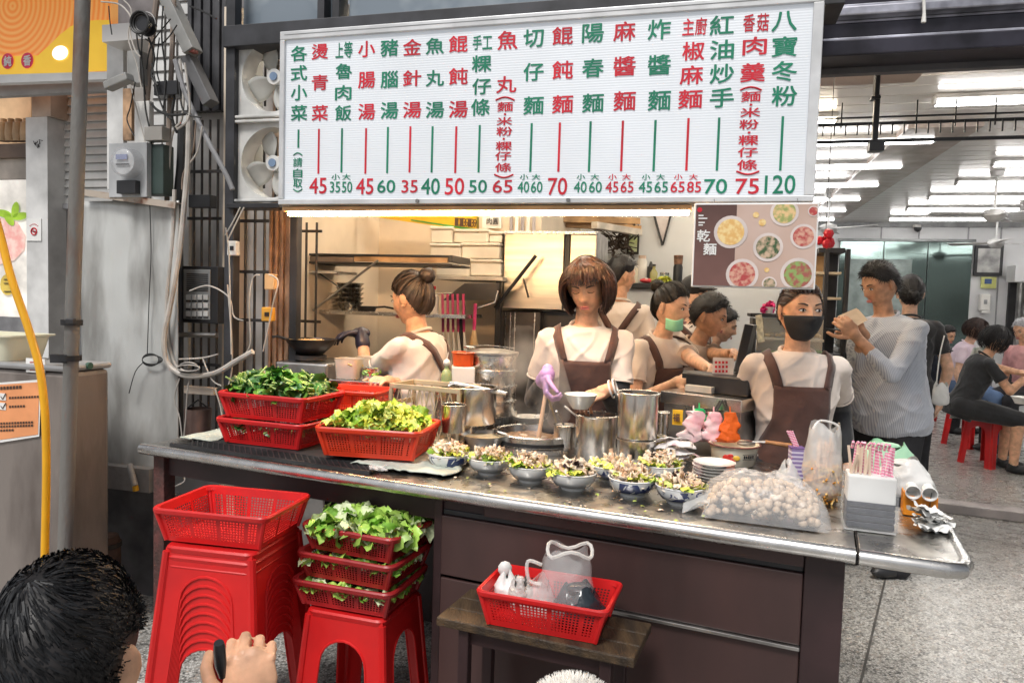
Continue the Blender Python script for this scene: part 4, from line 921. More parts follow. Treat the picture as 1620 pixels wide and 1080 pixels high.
b2 = BK.put(p1 + V((.01, -.01, .100)), R_b, 'upper red basket heaped with dark leafy greens', GB, (1.24, 1.1, 1.02))
p3 = Cc(CST(PZ(603, 712, CT))[0] + .075, .25, bz + .012); b3 = BKO.put(p3, CA + radians(14), 'orange red basket of yellow green lettuce beside the bowls', GB, (1.10, 1.1, 1.04))
p4 = Cc(a0 + .47, .54, bz + .10); b4 = BKO.put(p4, R_b + .1, 'orange red basket behind the heaped dark greens', GB, (.8, .8, .9))
tag(MB().box((p4.x, p4.y, CT + .057), (.25, .18, .112), rz=CA).build('support_box', STEEL_D, None, smooth=0, bevel=.004), 'plain steel box holding up the basket behind the greens', 'box')
pile('leafy_greens', 'heap of dark leafy greens with pale stems in the upper basket', p1 + V((.01, -.01, .168)), .165, .115, .105, R_b, 400, .072, .056, LDARK, .6, .7, 0, True)
pile('leafy_greens', 'dark leafy greens poking out of the lower stacked basket', p1 + V((0, 0, .05)), .16, .115, .05, R_b, 70, .06, .045, LDARK, .5, .4, .5, True)
pile('lettuce_leaves', 'heap of yellow green lettuce leaves in the orange red basket', p3 + V((0, 0, .070)), .15, .105, .105, CA + radians(14), 380, .060, .055, LETT, .55, 1.1)
# wire crate behind
t = thing('lattice_crate', 'beige plastic crate with diamond lattice sides behind the lettuce', 'crate', Cc(.95, .62, CT)); BEI = M('crate_beige', (.50, .40, .26), rough=.5, var=.12)
ts, H_ = .56, .225
s0, s1 = CST(P(574, 640, 2.80))[0], CST(P(708, 640, 2.75))[0]
for tt in (ts, ts + .18):
    for z in (CT + .012, CT + H_): cbx(MB(), s0, s1, tt, tt + .012, z - .010, z + .010).build('rail', BEI, t, smooth=0, bevel=.002)
    mb = MB(); n = 7; w = (s1 - s0) / n
    for k in range(n): mb._bar2(Cc(s0 + k * w, tt + .004, CT + .02), Cc(s0 + (k + 1) * w, tt + .004, CT + H_ - .008), .004, .006); mb._bar2(Cc(s0 + (k + 1) * w, tt + .008, CT + .02), Cc(s0 + k * w, tt + .008, CT + H_ - .008), .004, .006)
    mb.build('lattice', BEI, t, smooth=0)
for s in (s0, s1 - .012):
    for z in (CT + .012, CT + .08, CT + .15, CT + H_): cbx(MB(), s, s + .010, ts + .013, ts + .179, z - .012, z + .0095).build('end_rail', BEI, t, smooth=0)
    for tt in (ts - .001, ts + .181): cbx(MB(), s - .001, s + .013, tt, tt + .012, CT + .002, CT + H_ - .011).build('corner', BEI, t, smooth=0)
cbx(MB(), s0, s1, ts + .012, ts + .18, CT + .003, CT + .010).build('floor', BEI, t, smooth=0)

# ---------------------------------------------------------------- bowls of sliced meat and lettuce
def bowl_kit(m_, name='rice_bowl', r=.060, h=.048):
    t = thing(name, 'x', 'bowl')
    MB().lathe([(0, .006), (r * .48, .006), (r * .45, 0), (r * .52, 0), (r * .53, .007), (r * .78, h * .28), (r * .92, h * .55), (r * .985, h * .85), (r, h), (r * .985, h + .002), (r * .95, h * .8), (r * .86, h * .5), (r * .72, h * .32), (r * .45, .014), (0, .012)], 36).build('body', m_, t); t = t.children[0]
    MB().tube([(cos(a) * r * .995, sin(a) * r * .995, h) for a in [2 * pi * k / 36 for k in range(37)]], .0016, 6, False).build('rim', m_, t)
    return kit(t.parent)
BWB, BWW = bowl_kit(PORCB), bowl_kit(PORC)
MEAT = [M('sliced_pork', (.80, .61, .45), rough=.45, col2=(.86, .74, .60), scale=60), M('pork_brown', (.60, .40, .26), rough=.45, var=.3, scale=40), M('pork_pale', (.84, .72, .57), rough=.45, var=.12)]
FUNG = M('black_fungus', (.045, .02, .025), rough=.3, var=.4)
def food(c, r, label, k, dark=.0, rich=1.0):
    t = thing('meat_and_lettuce', label, 'food', c, 'servings of meat and lettuce', 'stuff')
    mbs = {m_.name: (m_, MB()) for m_ in MEAT + [LETT[0], LETT[2], LETT[1], FUNG]}
    def at(rad, z): a = random.uniform(0, 2 * pi); q = rad * sqrt(random.random()); return Matrix.Translation(c + V((cos(a) * q, sin(a) * q, z * (1 - (q / r) ** 2 * .7))))
    for i in range(int(26 * rich)):
        a = random.uniform(0, 2 * pi); q = r * random.uniform(.5, .80)
        A = Matrix.Translation(c + V((cos(a) * q, sin(a) * q, .016 + .014 * random.random()))) @ Matrix.Rotation(a - pi / 2, 4, 'Z') @ Matrix.Rotation(random.uniform(-.1, .5), 4, 'X') @ Matrix.Rotation(random.gauss(0, .3), 4, 'Y')
        leaf_mesh(mbs[random.choice((LETT[0], LETT[2], LETT[2], LETT[1])).name][1], A, random.uniform(.036, .054), random.uniform(.028, .042), .4, .9)
    for i in range(85):
        m_ = random.choice(MEAT[:1] * 2 + MEAT); A = at(r * .82, random.uniform(.012, .056)) @ rand_rot(.6)
        L_, w_ = random.uniform(.022, .042), random.uniform(.009, .016); cu = random.uniform(.3, 1.6); sg_ = random.random()
        mbs[m_.name][1].sheet(lambda u, v: A @ V(((v - .5) * w_ + .002 * sin(9 * u + sg_ * 6), L_ * .6 * sin((u - .5) * cu * 2) / cu, L_ * .6 * (1 - cos((u - .5) * cu * 2)) / cu + .002 * sin(20 * v))), 6, 1)
    for i in range(int(9 * dark)):
        leaf_mesh(mbs[FUNG.name][1], at(r * .5, .052) @ rand_rot(.7), .022, .02, .8, 1.0)
    for m_, b_ in mbs.values():
        if b_.v: b_.build('morsels', m_, t, smooth=60, recalc=False, solid=.0012 if m_ in MEAT else 0)
GBW = 'bowls of meat and lettuce along the counter edge'
bowls = [(710, 740, 'p', 0, 'blue painted bowl of meat beside the pale green cloth', 1), (774, 748, 'w', 0, 'plain white bowl of meat and lettuce next to the cloth end bowl', 1), (839, 760, 'w', .2, 'plain white bowl of meat in the middle of the row', 1.1),
         (906, 772, 'w', 1, 'plain white bowl topped with black fungus and meat', 1.2), (968, 760, 'p', 0, 'blue painted bowl of meat pushed behind the row', .9), (1000, 782, 'p', .1, 'blue painted bowl of curled meat before the soup pots', .7),
         (1045, 758, 'w', .3, 'bowl of meat and broccoli tucked behind the blue painted bowls', .9), (1076, 795, 'p', .8, 'blue painted bowl of meat beside the bag of meatballs', 1)]
for i, (x, y, k, dk, lab, rich) in enumerate(bowls):
    p = on_counter(x, y, CT); (BWB if k == 'p' else BWW).put(p, i * 1.1, lab, GBW, (1.24, 1.24, 1.12))
    food(p + V((0, 0, .034)), .078, 'sliced meat and leaves in the ' + lab, k, dk, rich)
# a large shallow white bowl behind
t = kit(thing('white_basin', 'x', 'bowl')); MB().lathe([(0, .006), (.05, .004), (.055, 0), (.06, 0), (.075, .03), (.095, .06), (.098, .063), (.088, .058), (.068, .028), (.05, .012), (0, .01)], 32).build('body', PORC, t.r)
WB = t
p = on_counter(765, 710, CT); WB.put(p, 0, 'shallow white bowl of pale broth behind the meat bowls', None, .95)
tag(MB().lathe([(0, .05), (.078, .05)], 28, p).build('broth', M('pale_broth', (.62, .52, .34), rough=.15, var=.1, scale=20), None, smooth=0, recalc=False), 'pale broth with scallion in the shallow white bowl', 'broth')
for x, y, z, lab in ((837, 668, .90, 'white bowl resting on the far rim of the noodle cauldron'), (868, 668, .90, 'white bowl overlapping another on the cauldron rim'), (950, 654, .93, 'white bowl waiting behind the soup pot')):
    pp = PZ(x, y, z); WB.put(V((pp.x, pp.y + .02, z - .02)), 0, lab, 'white bowls behind the cauldron', .72)

# ---------------------------------------------------------------- pots
def pot_kit(r, h, lid=False):
    t = thing('steel_pot', 'x', 'pot'); MB().lathe([(0, .002), (r * .97, .002), (r, .008), (r, h - .004), (r + .006, h - .002), (r + .007, h + .002), (r - .003, h + .001), (r - .004, .01), (0, .009)], 40).build('body', STEEL_B, t); t = t.children[0]
    MB().tube([(cos(a) * (r + .005), sin(a) * (r + .005), h) for a in [2 * pi * k / 40 for k in range(41)]], .004, 6, False).build('rim', STEEL, t)
    return kit(t.parent)
POT = pot_kit(.1, .2)
def pot(x, y, w, h, label, z=CT, wob=0, dt=0):
    p = on_counter(x, y, z) + CV * dt; d = p.y; r = w / 2 * d / 1150; hh = h * d / 1150
    POT.put(p + V((0, r * .3, 0)), wob, label, 'steel pots on the counter', (r / .1, r / .1, hh / .2)); return p + V((0, r * .3, 0)), r, hh
pot(893, 716, 36, 44, 'small steel pot holding ladles beside the soup pot')
pa, ra, ha = pot(942, 728, 66, 72, 'large steel soup pot with ladles standing in it')
tag(MB().lathe([(0, ha * .86), (ra * .95, ha * .86)], 30, pa).build('soup', M('dark_soup', (.10, .05, .035), rough=.15, var=.3, scale=20), None, smooth=0, recalc=False), 'dark soup filling the large steel pot', 'soup')
pb_, rb, hb = pot(1007, 742, 63, 48, 'steel pot under another with the rim between them')
POT.put(pb_ + V((0, 0, hb + .003)), 1, 'tall steel pot stacked on another pot', 'steel pots on the counter', (rb / .1 * 1.02, rb / .1 * 1.02, 72 * pb_.y / 1150 / .2))
PFZ = .945
tag(cbx(MB(), .58, 1.07, .62, 1.09, CT + .001, PFZ - .001).build('steel_riser', STEEL, None, smooth=0, bevel=.004), 'low steel riser under the stock pots at the back of the counter', 'riser')
pc, rc_, hc = pot(746, 670, 76, 58, 'wide steel stock pot behind the lattice crate', PFZ)
pot(716, 684, 38, 44, 'small steel pot beside the wide stock pot', PFZ - .0)
def ladle(a, b, r, label, m_=STEEL, cup=True, cat='ladle'):
    t = thing('ladle', label, cat, b); MB().tube([a, a.lerp(b, .5) + V((0, 0, -.004)), b], [r, r * .8, r * .8], 8).build('handle', m_, t)
    if cup: MB().lathe([(0, -.02), (.02, -.014), (.03, 0), (.028, 0), (.018, -.012), (0, -.017)], 16, b).build('cup', m_, t)
    return t
def pp(x, y, d): return P(x, y, d)
ladle(pp(893, 642, 2.72), pa + V((-.03, -.02, ha * .8)), .004, 'steel ladle leaning in the large soup pot', WPLAST)
ladle(pp(880, 650, 2.66), on_counter(893, 716) + V((0, .02, .10)), .004, 'slim ladle handle standing in the small pot', WPLAST)
ladle(pp(952, 648, 2.72), pa + V((.03, .0, ha * .8)), .003, 'thin steel spoon leaning out of the soup pot')
ladle(pp(1002, 620, 2.6), pb_ + V((0, 0, hb + .10)), .003, 'short ladle handle over the tall stacked pot')
# cauldron
pcz = PZ(848, 686, CT + .05); R = .168
t = thing('noodle_cauldron', 'wide steel noodle cauldron of simmering broth in the counter', 'cauldron', V((pcz.x, pcz.y, CT)))
MB().lathe([(R + .03, .001), (R + .03, .02), (R + .012, .024), (R + .010, .060), (R, .064), (R - .008, .06), (R - .02, .004)], 44, (pcz.x, pcz.y, CT)).build('rim', STEEL, t)
MB().lathe([(R + .0135, .026), (R + .0135, .040), (R + .011, .040)], 44, (pcz.x, pcz.y, CT)).build('seal', BLACKP, t); MB().lathe([(0, .034), (R - .012, .034)], 40, (pcz.x, pcz.y, CT)).build('broth', M('noodle_broth', (.52, .36, .24), rough=.12, var=.15, scale=14, bump=.5, bscale=30), t, smooth=0, recalc=False)
mb = MB()
for k in range(16):
    a = random.uniform(0, 6.3); q = R * random.uniform(.1, .8); c = V((pcz.x + cos(a) * q, pcz.y + sin(a) * q, CT + .035)); mb.ell(c, (random.uniform(.006, .018), random.uniform(.006, .018), .004), 8)
mb.build('foam', M('broth_foam', (.66, .52, .40), rough=.4, var=.1), t)
# stacked insert pots at the back of the counter
t = thing('steamer_stack', 'stack of round steel steamer pans behind the stock pot', 'steamer', P(776, 655, 3.22)); c = P(776, 655, 3.22); c = V((c.x, c.y, c.z))
for k in range(4): MB().lathe([(0, 0), (.105, 0), (.108, .006), (.108, .058), (.116, .060), (.116, .066), (.10, .066)], 32, c + V((0, 0, .001 + k * .067))).build('pan', STEEL, t)
MB().lathe([(.118, 0), (.118, .010), (.06, .022), (0, .024)], 32, c + V((0, 0, .27))).build('lid', STEEL_D, t)
sp = thing('soup_spoon', 'bright steel spoon lying on the steamer lid', 'spoon', c + V((0, 0, .3))); MB().tube(catmull([c + V((-.10, -.03, .299)), c + V((-.03, -.04, .310)), c + V((.10, -.03, .300))], 5), [.004] * 11, 6, True, .4).build('handle', STEEL, sp); MB().ell(c + V((-.10, -.03, .299)), (.028, .016, .006), 12).build('bowl', STEEL, sp)
# seasoning tubs on the left side
t = thing('sauce_tub', 'orange plastic tub of sauce beside the steamer stack', 'tub', P(733, 580, 3.15)); c = P(733, 578, 3.15)
MB().lathe([(0, 0), (.045, 0), (.05, .055), (.055, .057), (.05, .06), (.046, .056), (.042, .004)], 24, c).build('tub', M('tub_orange', (.75, .10, .015), rough=.35), t); MB().lathe([(0, .05), (.047, .05)], 24, c).build('sauce', M('dark_sauce', (.06, .02, .015), rough=.2), t, recalc=False)
tag(MB().box(c + V((0, 0, -.065)), (.10, .10, .125), rz=.1).build('white_carton', M('carton', (.70, .66, .62), rough=.5, var=.05), None, smooth=0, bevel=.006), 'white carton under the orange sauce tub', 'carton')
tag(MB().box((c.x, c.y, (CT + c.z - .128) / 2), (.16, .16, c.z - .128 - CT - .001), rz=CA).build('steel_stand', STEEL_D, None, smooth=0, bevel=.004), 'low steel stand holding the carton', 'stand')
tag(MB().tube([P(712, 606, 3.0), P(762, 615, 2.95), P(802, 623, 2.9)], .009, 8).build('steel_bar', STEEL, None), 'horizontal steel bar across the back of the stock pot', 'bar')
t = thing('sauce_bottle', 'clear squeeze bottle with white cap beside the left cook', 'bottle', P(706, 600, 3.1)); c = P(706, 612, 3.1)
MB().lathe([(0, 0), (.022, 0), (.024, .05), (.018, .07), (.009, .078), (.009, .09), (0, .09)], 18, c).build('body', M('bottle_green', (.35, .45, .22), rough=.2, alpha=.7), t); MB().ell(c + V((0, 0, .105)), .016, 12).build('cap', WPLAST, t)
MB().tube([c + V((0, 0, .118)), c + V((.006, 0, .15))], .002, 6).build('spout', WPLAST, t)
tag(MB().lathe([(0, 0), (.05, 0), (.05, c.z - CT - .002), (0, c.z - CT - .002)], 16, V((c.x, c.y, CT + .001))).build('steel_can', STEEL, None), 'steel can under the squeeze bottle', 'can')

# ---------------------------------------------------------------- right side of the counter top
pl_ = on_counter(1128, 762, CT)
KP = kit(thing('plate', 'x', 'plate')); MB().lathe([(0, .003), (.03, .002), (.034, 0), (.038, 0), (.045, .006), (.068, .014), (.0695, .016), (.066, .016), (.043, .009), (0, .006)], 32).build('body', PORC, KP.r)
for k in range(6): KP.put(pl_ + V((random.uniform(-.002, .002), random.uniform(-.002, .002), .0105 * k + .001)), k * .9, 'white patterned plate in the stack beside the meatball bag' if k < 5 else 'topmost white plate of the stack beside the meatball bag', 'stacked plates')
# enamel basin
c = on_counter(1160, 735, CT); t = thing('enamel_basin', 'cream enamel basin with red flowers behind the plates', 'basin', c)
MB().lathe([(0, .002), (.07, .002), (.078, .012), (.088, .075), (.094, .078), (.094, .082), (.086, .08), (.072, .012), (0, .008)], 40, c + V((0, 0, 0))).build('body', M('enamel', (.74, .68, .54), rough=.15, var=.04, coat=.4), t)
MB().tube([c + V((cos(a) * .094, sin(a) * .094, .081)) for a in [2 * pi * k / 40 for k in range(41)]], .003, 6, False).build('rim', M('enamel_rim', (.16, .05, .04), rough=.3), t)
FLR = M('flower_red', (.62, .03, .02), rough=.3); FLY = M('flower_yellow', (.75, .45, .05), rough=.3)
for a, z, m_, r_ in ((-2.15, .040, FLR, .017), (-1.95, .033, FLR, .014), (-1.75, .042, FLY, .013), (-2.0, .05, FLR, .010)):
    q = c + V((cos(a) * .084, sin(a) * .084, z)); MB().ell((0, 0, 0), (r_, .003, r_ * .8), 10, frame_at(q, (-sin(a), cos(a), 0), (cos(a), sin(a), .1)) @ Matrix.Rotation(-pi / 2, 4, 'X')).build('flower', m_, t)
mb = MB(); A = frame_at(c + V((cos(-1.25) * .0885, sin(-1.25) * .0885, .048)), (-sin(-1.25), cos(-1.25), 0), (cos(-1.25), sin(-1.25), .0))
for k in range(5): mb.box((-.018 + .009 * k, 0, .001), (.005, .009 if k % 2 else .011, .002), A)
mb.box((0, .009, .001), (.05, .0015, .002), A).box((0, -.009, .001), (.05, .0015, .002), A); mb.build('maker_mark', BLACKP, t, smooth=0)
c2 = c + V((-.03, .0, .06)); t = thing('wok_ladle', 'wooden handled ladle lying across the enamel basin', 'ladle', c + V((.12, 0, .085)))
h0, h1, h2 = c + V((.06, -.02, .092)), c + V((.105, -.03, .096)), P(1252, 705, (c.y - .05)); MB().tube([h0, h1], .004, 8).build('shank', STEEL_D, t); MB().tube([h1, h2], [.007, .009], 10).build('handle', M('handle_wood', (.42, .19, .07), rough=.5, var=.2, scale=20), t); MB().ell(h0 + V((-.02, .004, -.008)), (.035, .03, .010), 14).build('scoop', STEEL_D, t)
c = on_counter(1068, 745, CT); t = thing('steel_bowl', 'low steel bowl holding packets behind the meat bowls', 'bowl', c)
MB().lathe([(0, .002), (.055, .002), (.075, .05), (.082, .055), (.083, .058), (.074, .056), (.052, .008), (0, .006)], 32, c).build('body', STEEL, t)
PKT = M('packet', (.72, .68, .66), rough=.35, col2=(.55, .30, .34), span=(.55, .7), scale=30)
for k in range(8):
    A = Matrix.Translation(c + V((random.uniform(-.05, .05), random.uniform(-.03, .04), .062 + .007 * k))) @ rand_rot(.22)
    o = MB().sheet(lambda u, v: A @ V(((u - .5) * .09, (v - .5) * .05, .006 * sin(pi * u) * sin(pi * v) + .003 * sin(12 * u + k))), 8, 4).build('sauce_packet', PKT, None, solid=.003); tag(o, 'crumpled sauce packet in the low steel bowl', 'packet', 'packets in the steel bowl')
# glass of chopsticks and yellow jar
c = on_counter(1048, 728, CT); t = thing('cutlery_canister', 'tall steel canister behind the steel bowl', 'canister', c + V((0, .06, 0))); cc = c + V((.012, .07, 0))
MB().lathe([(0, .001), (.022, .001), (.022, .17), (.0235, .172), (.020, .17), (.02, .004)], 20, cc).build('body', STEEL, t); MB().tube([cc + V((cos(a) * .022, sin(a) * .022, .172)) for a in [2 * pi * k / 20 for k in range(21)]], .003, 6, False).build('rim', STEEL, t)
c = on_counter(1046, 735, CT) + V((0, .02, 0)); t = thing('pickle_jar', 'narrow yellow pickle jar beside the stacked pots', 'jar', c); MB().lathe([(0, 0), (.017, 0), (.018, .10), (.0195, .105), (.016, .105)], 18, c).build('glass', M('jar_yellow', (.55, .48, .10), rough=.2, var=.3, scale=30), t); MB().tube([c + V((cos(a) * .018, sin(a) * .018, .105)) for a in [2 * pi * k / 18 for k in range(19)]], .002, 6, False).build('rim', WPLAST, t)

def bagshape(name, mat, c, rx, ry, h, topw, seed, parent, nz=18, n=28, pinch=.0, rz=0):
    mb = MB(); rings = []
    for j in range(nz + 1):
        v = j / nz; k = (1 - (1 - min(1, v * 5)) ** 2) ** .5 * (1 - (1 - topw) * max(0, (v - .45) / .55) ** 1.3)
        ring = []
        for i in range(n):
            a = 2 * pi * i / n; w = 1 + .13 * noise.noise(V((cos(a) * 2.2, sin(a) * 2.2, v * 5 + seed))) + .06 * sin(a * 7 + v * 9 + seed) * v
            ring.append(c + Matrix.Rotation(rz, 3, 'Z') @ V((cos(a) * rx * k * w, sin(a) * ry * k * w, h * v + .015 * sin(a * 3 + seed) * v * v)))
        rings.append(ring)
    mb.loft(rings, False); return mb.build(name, mat, parent, smooth=70, recalc=False)
# bag of meatballs
c = on_counter(1203, 826, CT) + CV * .075; t = thing('meatball_bag', 'big clear plastic bag full of pale meatballs lying on the counter', 'bag', c)
mb = MB(); rz = CA + .05; R3 = Matrix.Rotation(rz, 3, 'Z')
PB = .100
def pill(u, v):
    x, y = (u - .5) * 2, (v - .5) * 2; return max(0, (1 - abs(x) ** 3.0)) ** .5 * max(0, (1 - abs(y) ** 2.6)) ** .5
for sgn in (1,):
    mb.sheet(lambda u, v: c + R3 @ V(((u - .5) * .33 + .012 * sin(8 * v), (v - .5) * .22, .004 + .118 * pill(u, v) * (1 + .12 * noise.noise(V((u * 8, v * 7, 4)))) + .012 * noise.noise(V((u * 12, v * 10, 9))) * pill(u, v))), 44, 32)
mb.build('film', BAG, t, smooth=70, recalc=False)
MB().sheet(lambda u, v: c + R3 @ V((-.140 - .075 * u, (v - .5) * (.20 - .10 * u) - .03 * u, .012 + .028 * (1 - u) + .012 * sin(12 * v + 5 * u))), 12, 14).build('bag_neck', BAGW, t, smooth=70, recalc=False)
BALL = M('meatball', (.46, .33, .22), rough=.5, col2=(.60, .47, .34), scale=50, bump=.3, bscale=120)
mb = MB()
for k in range(420):
    u, v = random.uniform(.05, .95), random.uniform(.06, .94); z = .010 + max(0, .110 * pill(u, v) - .022) * random.random() ** .5; r_ = random.uniform(.010, .0135)
    mb.ell(c + R3 @ V(((u - .5) * .315, (v - .5) * .21, z)), (r_, r_ * random.uniform(.85, 1.1), r_ * .9), 8)
o = mb.build('meatballs', BALL, None, smooth=80); tag(o, 'pale grey meatballs heaped inside the clear bag', 'meatballs', None, 'stuff')
# scraps dropped on the steel
mb = [MB(), MB()]
for k in range(46):
    x = random.uniform(690, 1120); p = on_counter(x, 768 + (x - 700) * .12 + random.uniform(-40, 12), CT); leaf_mesh(mb[k % 2], Matrix.Translation(p + V((0, 0, .004))) @ rand_rot(.15), random.uniform(.006, .016), random.uniform(.004, .01), .5, .6)
t = thing('food_scraps', 'scattered crumbs of lettuce and meat on the steel counter', 'scraps', on_counter(900, 780), None, 'stuff'); mb[0].build('bits', LETT[0], t, recalc=False); mb[1].build('bits', MEAT[0], t, recalc=False)
# bag of orange crackers
c = on_counter(1298, 800, CT) + CV * .05; t = thing('cracker_bag', 'upright clear plastic bag of orange fried strips', 'bag', c)
bagshape('film', BAGW, c, .058, .050, .235, .72, 2.0, t); mb = MB()
mb.tube(catmull([c + V((-.035, 0, .225)), c + V((-.01, .01, .25)), c + V((.035, -.01, .24)), c + V((.045, 0, .205))], 4), .004, 6); mb.build('top_fold', BAGW, t)
STRIP = [M('cracker_orange', (.72, .32, .05), rough=.5, var=.25, scale=40), M('cracker_yellow', (.78, .50, .14), rough=.5, var=.2, scale=40)]
mb = MB(); m2 = MB()
for k in range(300):
    a = random.uniform(0, 6.3); q = .042 * sqrt(random.random()); b_ = c + V((cos(a) * q, sin(a) * q * .9, random.uniform(.006, .11))); d_ = V((random.gauss(0, .5), random.gauss(0, .5), random.uniform(-.2, .8))).normalized() * random.uniform(.015, .03)
    (mb if k % 2 else m2).tube([b_ - d_, b_ + V((.003, 0, .002)), b_ + d_], .0032, 5)
f = thing('fried_strips', 'orange fried strips filling the upright clear bag', 'snack', c, None, 'stuff'); mb.build('strips', STRIP[0], f); m2.build('strips', STRIP[1], f)
mb = MB()
for k in range(22):
    a = random.uniform(0, 6.3); q = .026 * sqrt(random.random()); b_ = c + V((cos(a) * q, sin(a) * q, random.uniform(.085, .11))); mb.tube([b_, b_ + V((random.gauss(0, .006), random.gauss(0, .006), .095))], .0028, 5)
tag(mb.build('chopstick_bundle', M('chopstick_tan', (.62, .42, .28), rough=.5, var=.2), None), 'bundle of wooden chopsticks showing through the clear bag', 'chopsticks', None, 'stuff')
# straw box
c = on_counter(1374, 842, CT) + CV * .05; t = thing('straw_box', 'tall translucent box with dark striped lower half holding straws', 'box', c); A = Matrix.Translation(c) @ Matrix.Rotation(CA + .06, 4, 'Z')
W_, D_, H_ = .128, .10, .155; BOXC = M('box_clear', (.85, .86, .88), rough=.15, alpha=.10)
for x, y, w, d_ in ((0, -D_ / 2, W_, .003), (0, D_ / 2, W_, .003), (-W_ / 2, 0, .003, D_ - .0032), (W_ / 2, 0, .003, D_ - .0032)): MB().box((x, y, H_ / 2 + .002), (w, d_, H_), A).build('side', BOXC, t, smooth=0)
MB().box((0, 0, .003), (W_ - .004, D_ - .004, .004), A).build('floor', BAGW, t, smooth=0)
for k in range(4): MB().box((0, -.001, .017 + .0185 * k), (W_ - .010, D_ - .012, .0165), A).build('tray', M('navy_tray', (.02, .024, .04), rough=.5, var=.2), t, smooth=0, bevel=.003)
MB().box((0, 0, .1125), (W_ - .010, D_ - .010, .072), A).build('tissue_block', PAPERW, t, smooth=0, bevel=.004)
PKS = m_stripes('pink_wrapper', (.78, .24, .38), (.82, .62, .66), 120, (.3, .2, 1), .6, rough=.4); TANW = M('tan_wrapper', (.74, .58, .45), rough=.5)
for k in range(26):
    tan = k < 9; x = -.045 + .095 * (k % 13) / 12 if not tan else -.05 + .045 * (k % 5) / 4; y = -.02 + .022 * (k // 13) + random.uniform(-.006, .006)
    b_ = V((x, y, .149)); tip = b_ + V((random.gauss(0, .006), random.gauss(0, .006), random.uniform(.055, .078)))
    o = MB().tube([A @ b_, A @ b_.lerp(tip, .5), A @ tip], .0038, 6).build('wrapped_straw' if not tan else 'chopstick_sleeve', PKS if not tan else TANW, None)
    tag(o, 'pink wrapped drinking straw standing in the translucent box' if not tan else 'tan paper chopstick sleeve standing in the translucent box', 'straw' if not tan else 'chopsticks', 'straws in the box' if not tan else 'chopstick sleeves in the box')
mb = MB()
for k in range(10): mb.tube([A @ V((-.05 + .01 * k, .0, .215)), A @ V((-.048 + .01 * k, -.004, .228)), A @ V((-.046 + .01 * k + random.gauss(0, .003), -.01, .234))], .004, 5)
tag(mb.build('wrapper_tip', PKS, None), 'crinkled pink wrapper ends above the straws', 'wrapper')
# white and green shopping bags, orange box, cups, tissue
c = on_counter(1435, 800, CT) + CV * .12; t = thing('carrier_bag', 'bulging white carrier bag behind the orange box', 'bag', c); bagshape('film', M('bag_white', (.74, .74, .72), rough=.4, bump=.5, bscale=18), c, .085, .06, .115, .55, 5.0, t, rz=CA); mb = MB().ell(c + V((0, 0, .11)), (.045, .035, .012), 12); mb.build('top', MATS['bag_white'], t)
c = c + CV * .11 + CU * -.05; t = thing('carrier_bag', 'mint green carrier bag peeking behind the white one', 'bag', c); bagshape('film', M('bag_mint', (.36, .62, .42), rough=.4, bump=.5, bscale=18), c, .10, .05, .145, .55, 8.0, t, rz=CA); MB().ell(c + V((0, 0, .14)), (.05, .03, .012), 12).build('top', MATS['bag_mint'], t)
c = on_counter(1455, 818, CT) + CV * .035; A = Matrix.Translation(c) @ Matrix.Rotation(CA + .02, 4, 'Z'); t = thing('orange_box', 'bright orange open box with white cups behind the paper scraps', 'box', c)
OB = M('box_orange', (.80, .27, .015), rough=.45, var=.06)
for x, y, w, d_, h in ((0, -.03, .085, .003, .058), (0, .03, .085, .003, .058), (-.0425, 0, .003, .0568, .066), (.0425, 0, .003, .0568, .058)): MB().box((x, y, h / 2 + .002), (w, d_, h), A).build('side', OB, t, smooth=0)
MB().box((0, 0, .003), (.08, .056, .003), A).build('floor', OB, t, smooth=0); MB().tube([A @ V((.022, -.033, .004)), A @ V((.024, -.033, .05)), A @ V((.026, -.032, .075))], .0012, 5).build('wire', BCABLE, t)
KC = kit(thing('paper_cup', 'x', 'cup')); MB().lathe([(0, 0), (.016, 0), (.0195, .05), (.021, .052), (.019, .053), (.0155, .003), (0, .003)], 20).build('body', WHITE, KC.r)
for x in (-.022, .020): KC.put(A @ V((x, 0, .078)), 0, 'white paper cup lying in the orange box', 'paper cups in the orange box', None, (radians(95), 0, CA))
c = on_counter(1470, 838, CT) + CV * .01; t = thing('paper_scraps', 'pile of crumpled white receipts and tissue at the leaf corner', 'paper', c)
for k in range(9):
    A = Matrix.Translation(c + V((random.uniform(-.012, .012), random.uniform(-.01, .01), .006 + .0062 * k))) @ rand_rot(.18); sd_ = random.random() * 50
    MB().sheet(lambda u, v: A @ V(((u - .5) * .085, (v - .5) * .06, .016 * noise.noise(V((u * 4, v * 4, sd_))))), 10, 7).build('scrap', PAPERW, t, smooth=25, recalc=False)
MB().box(c + V((.012, -.004, .004)), (.06, .04, .006), rz=CA).build('clip', BLACKP, t, smooth=0)
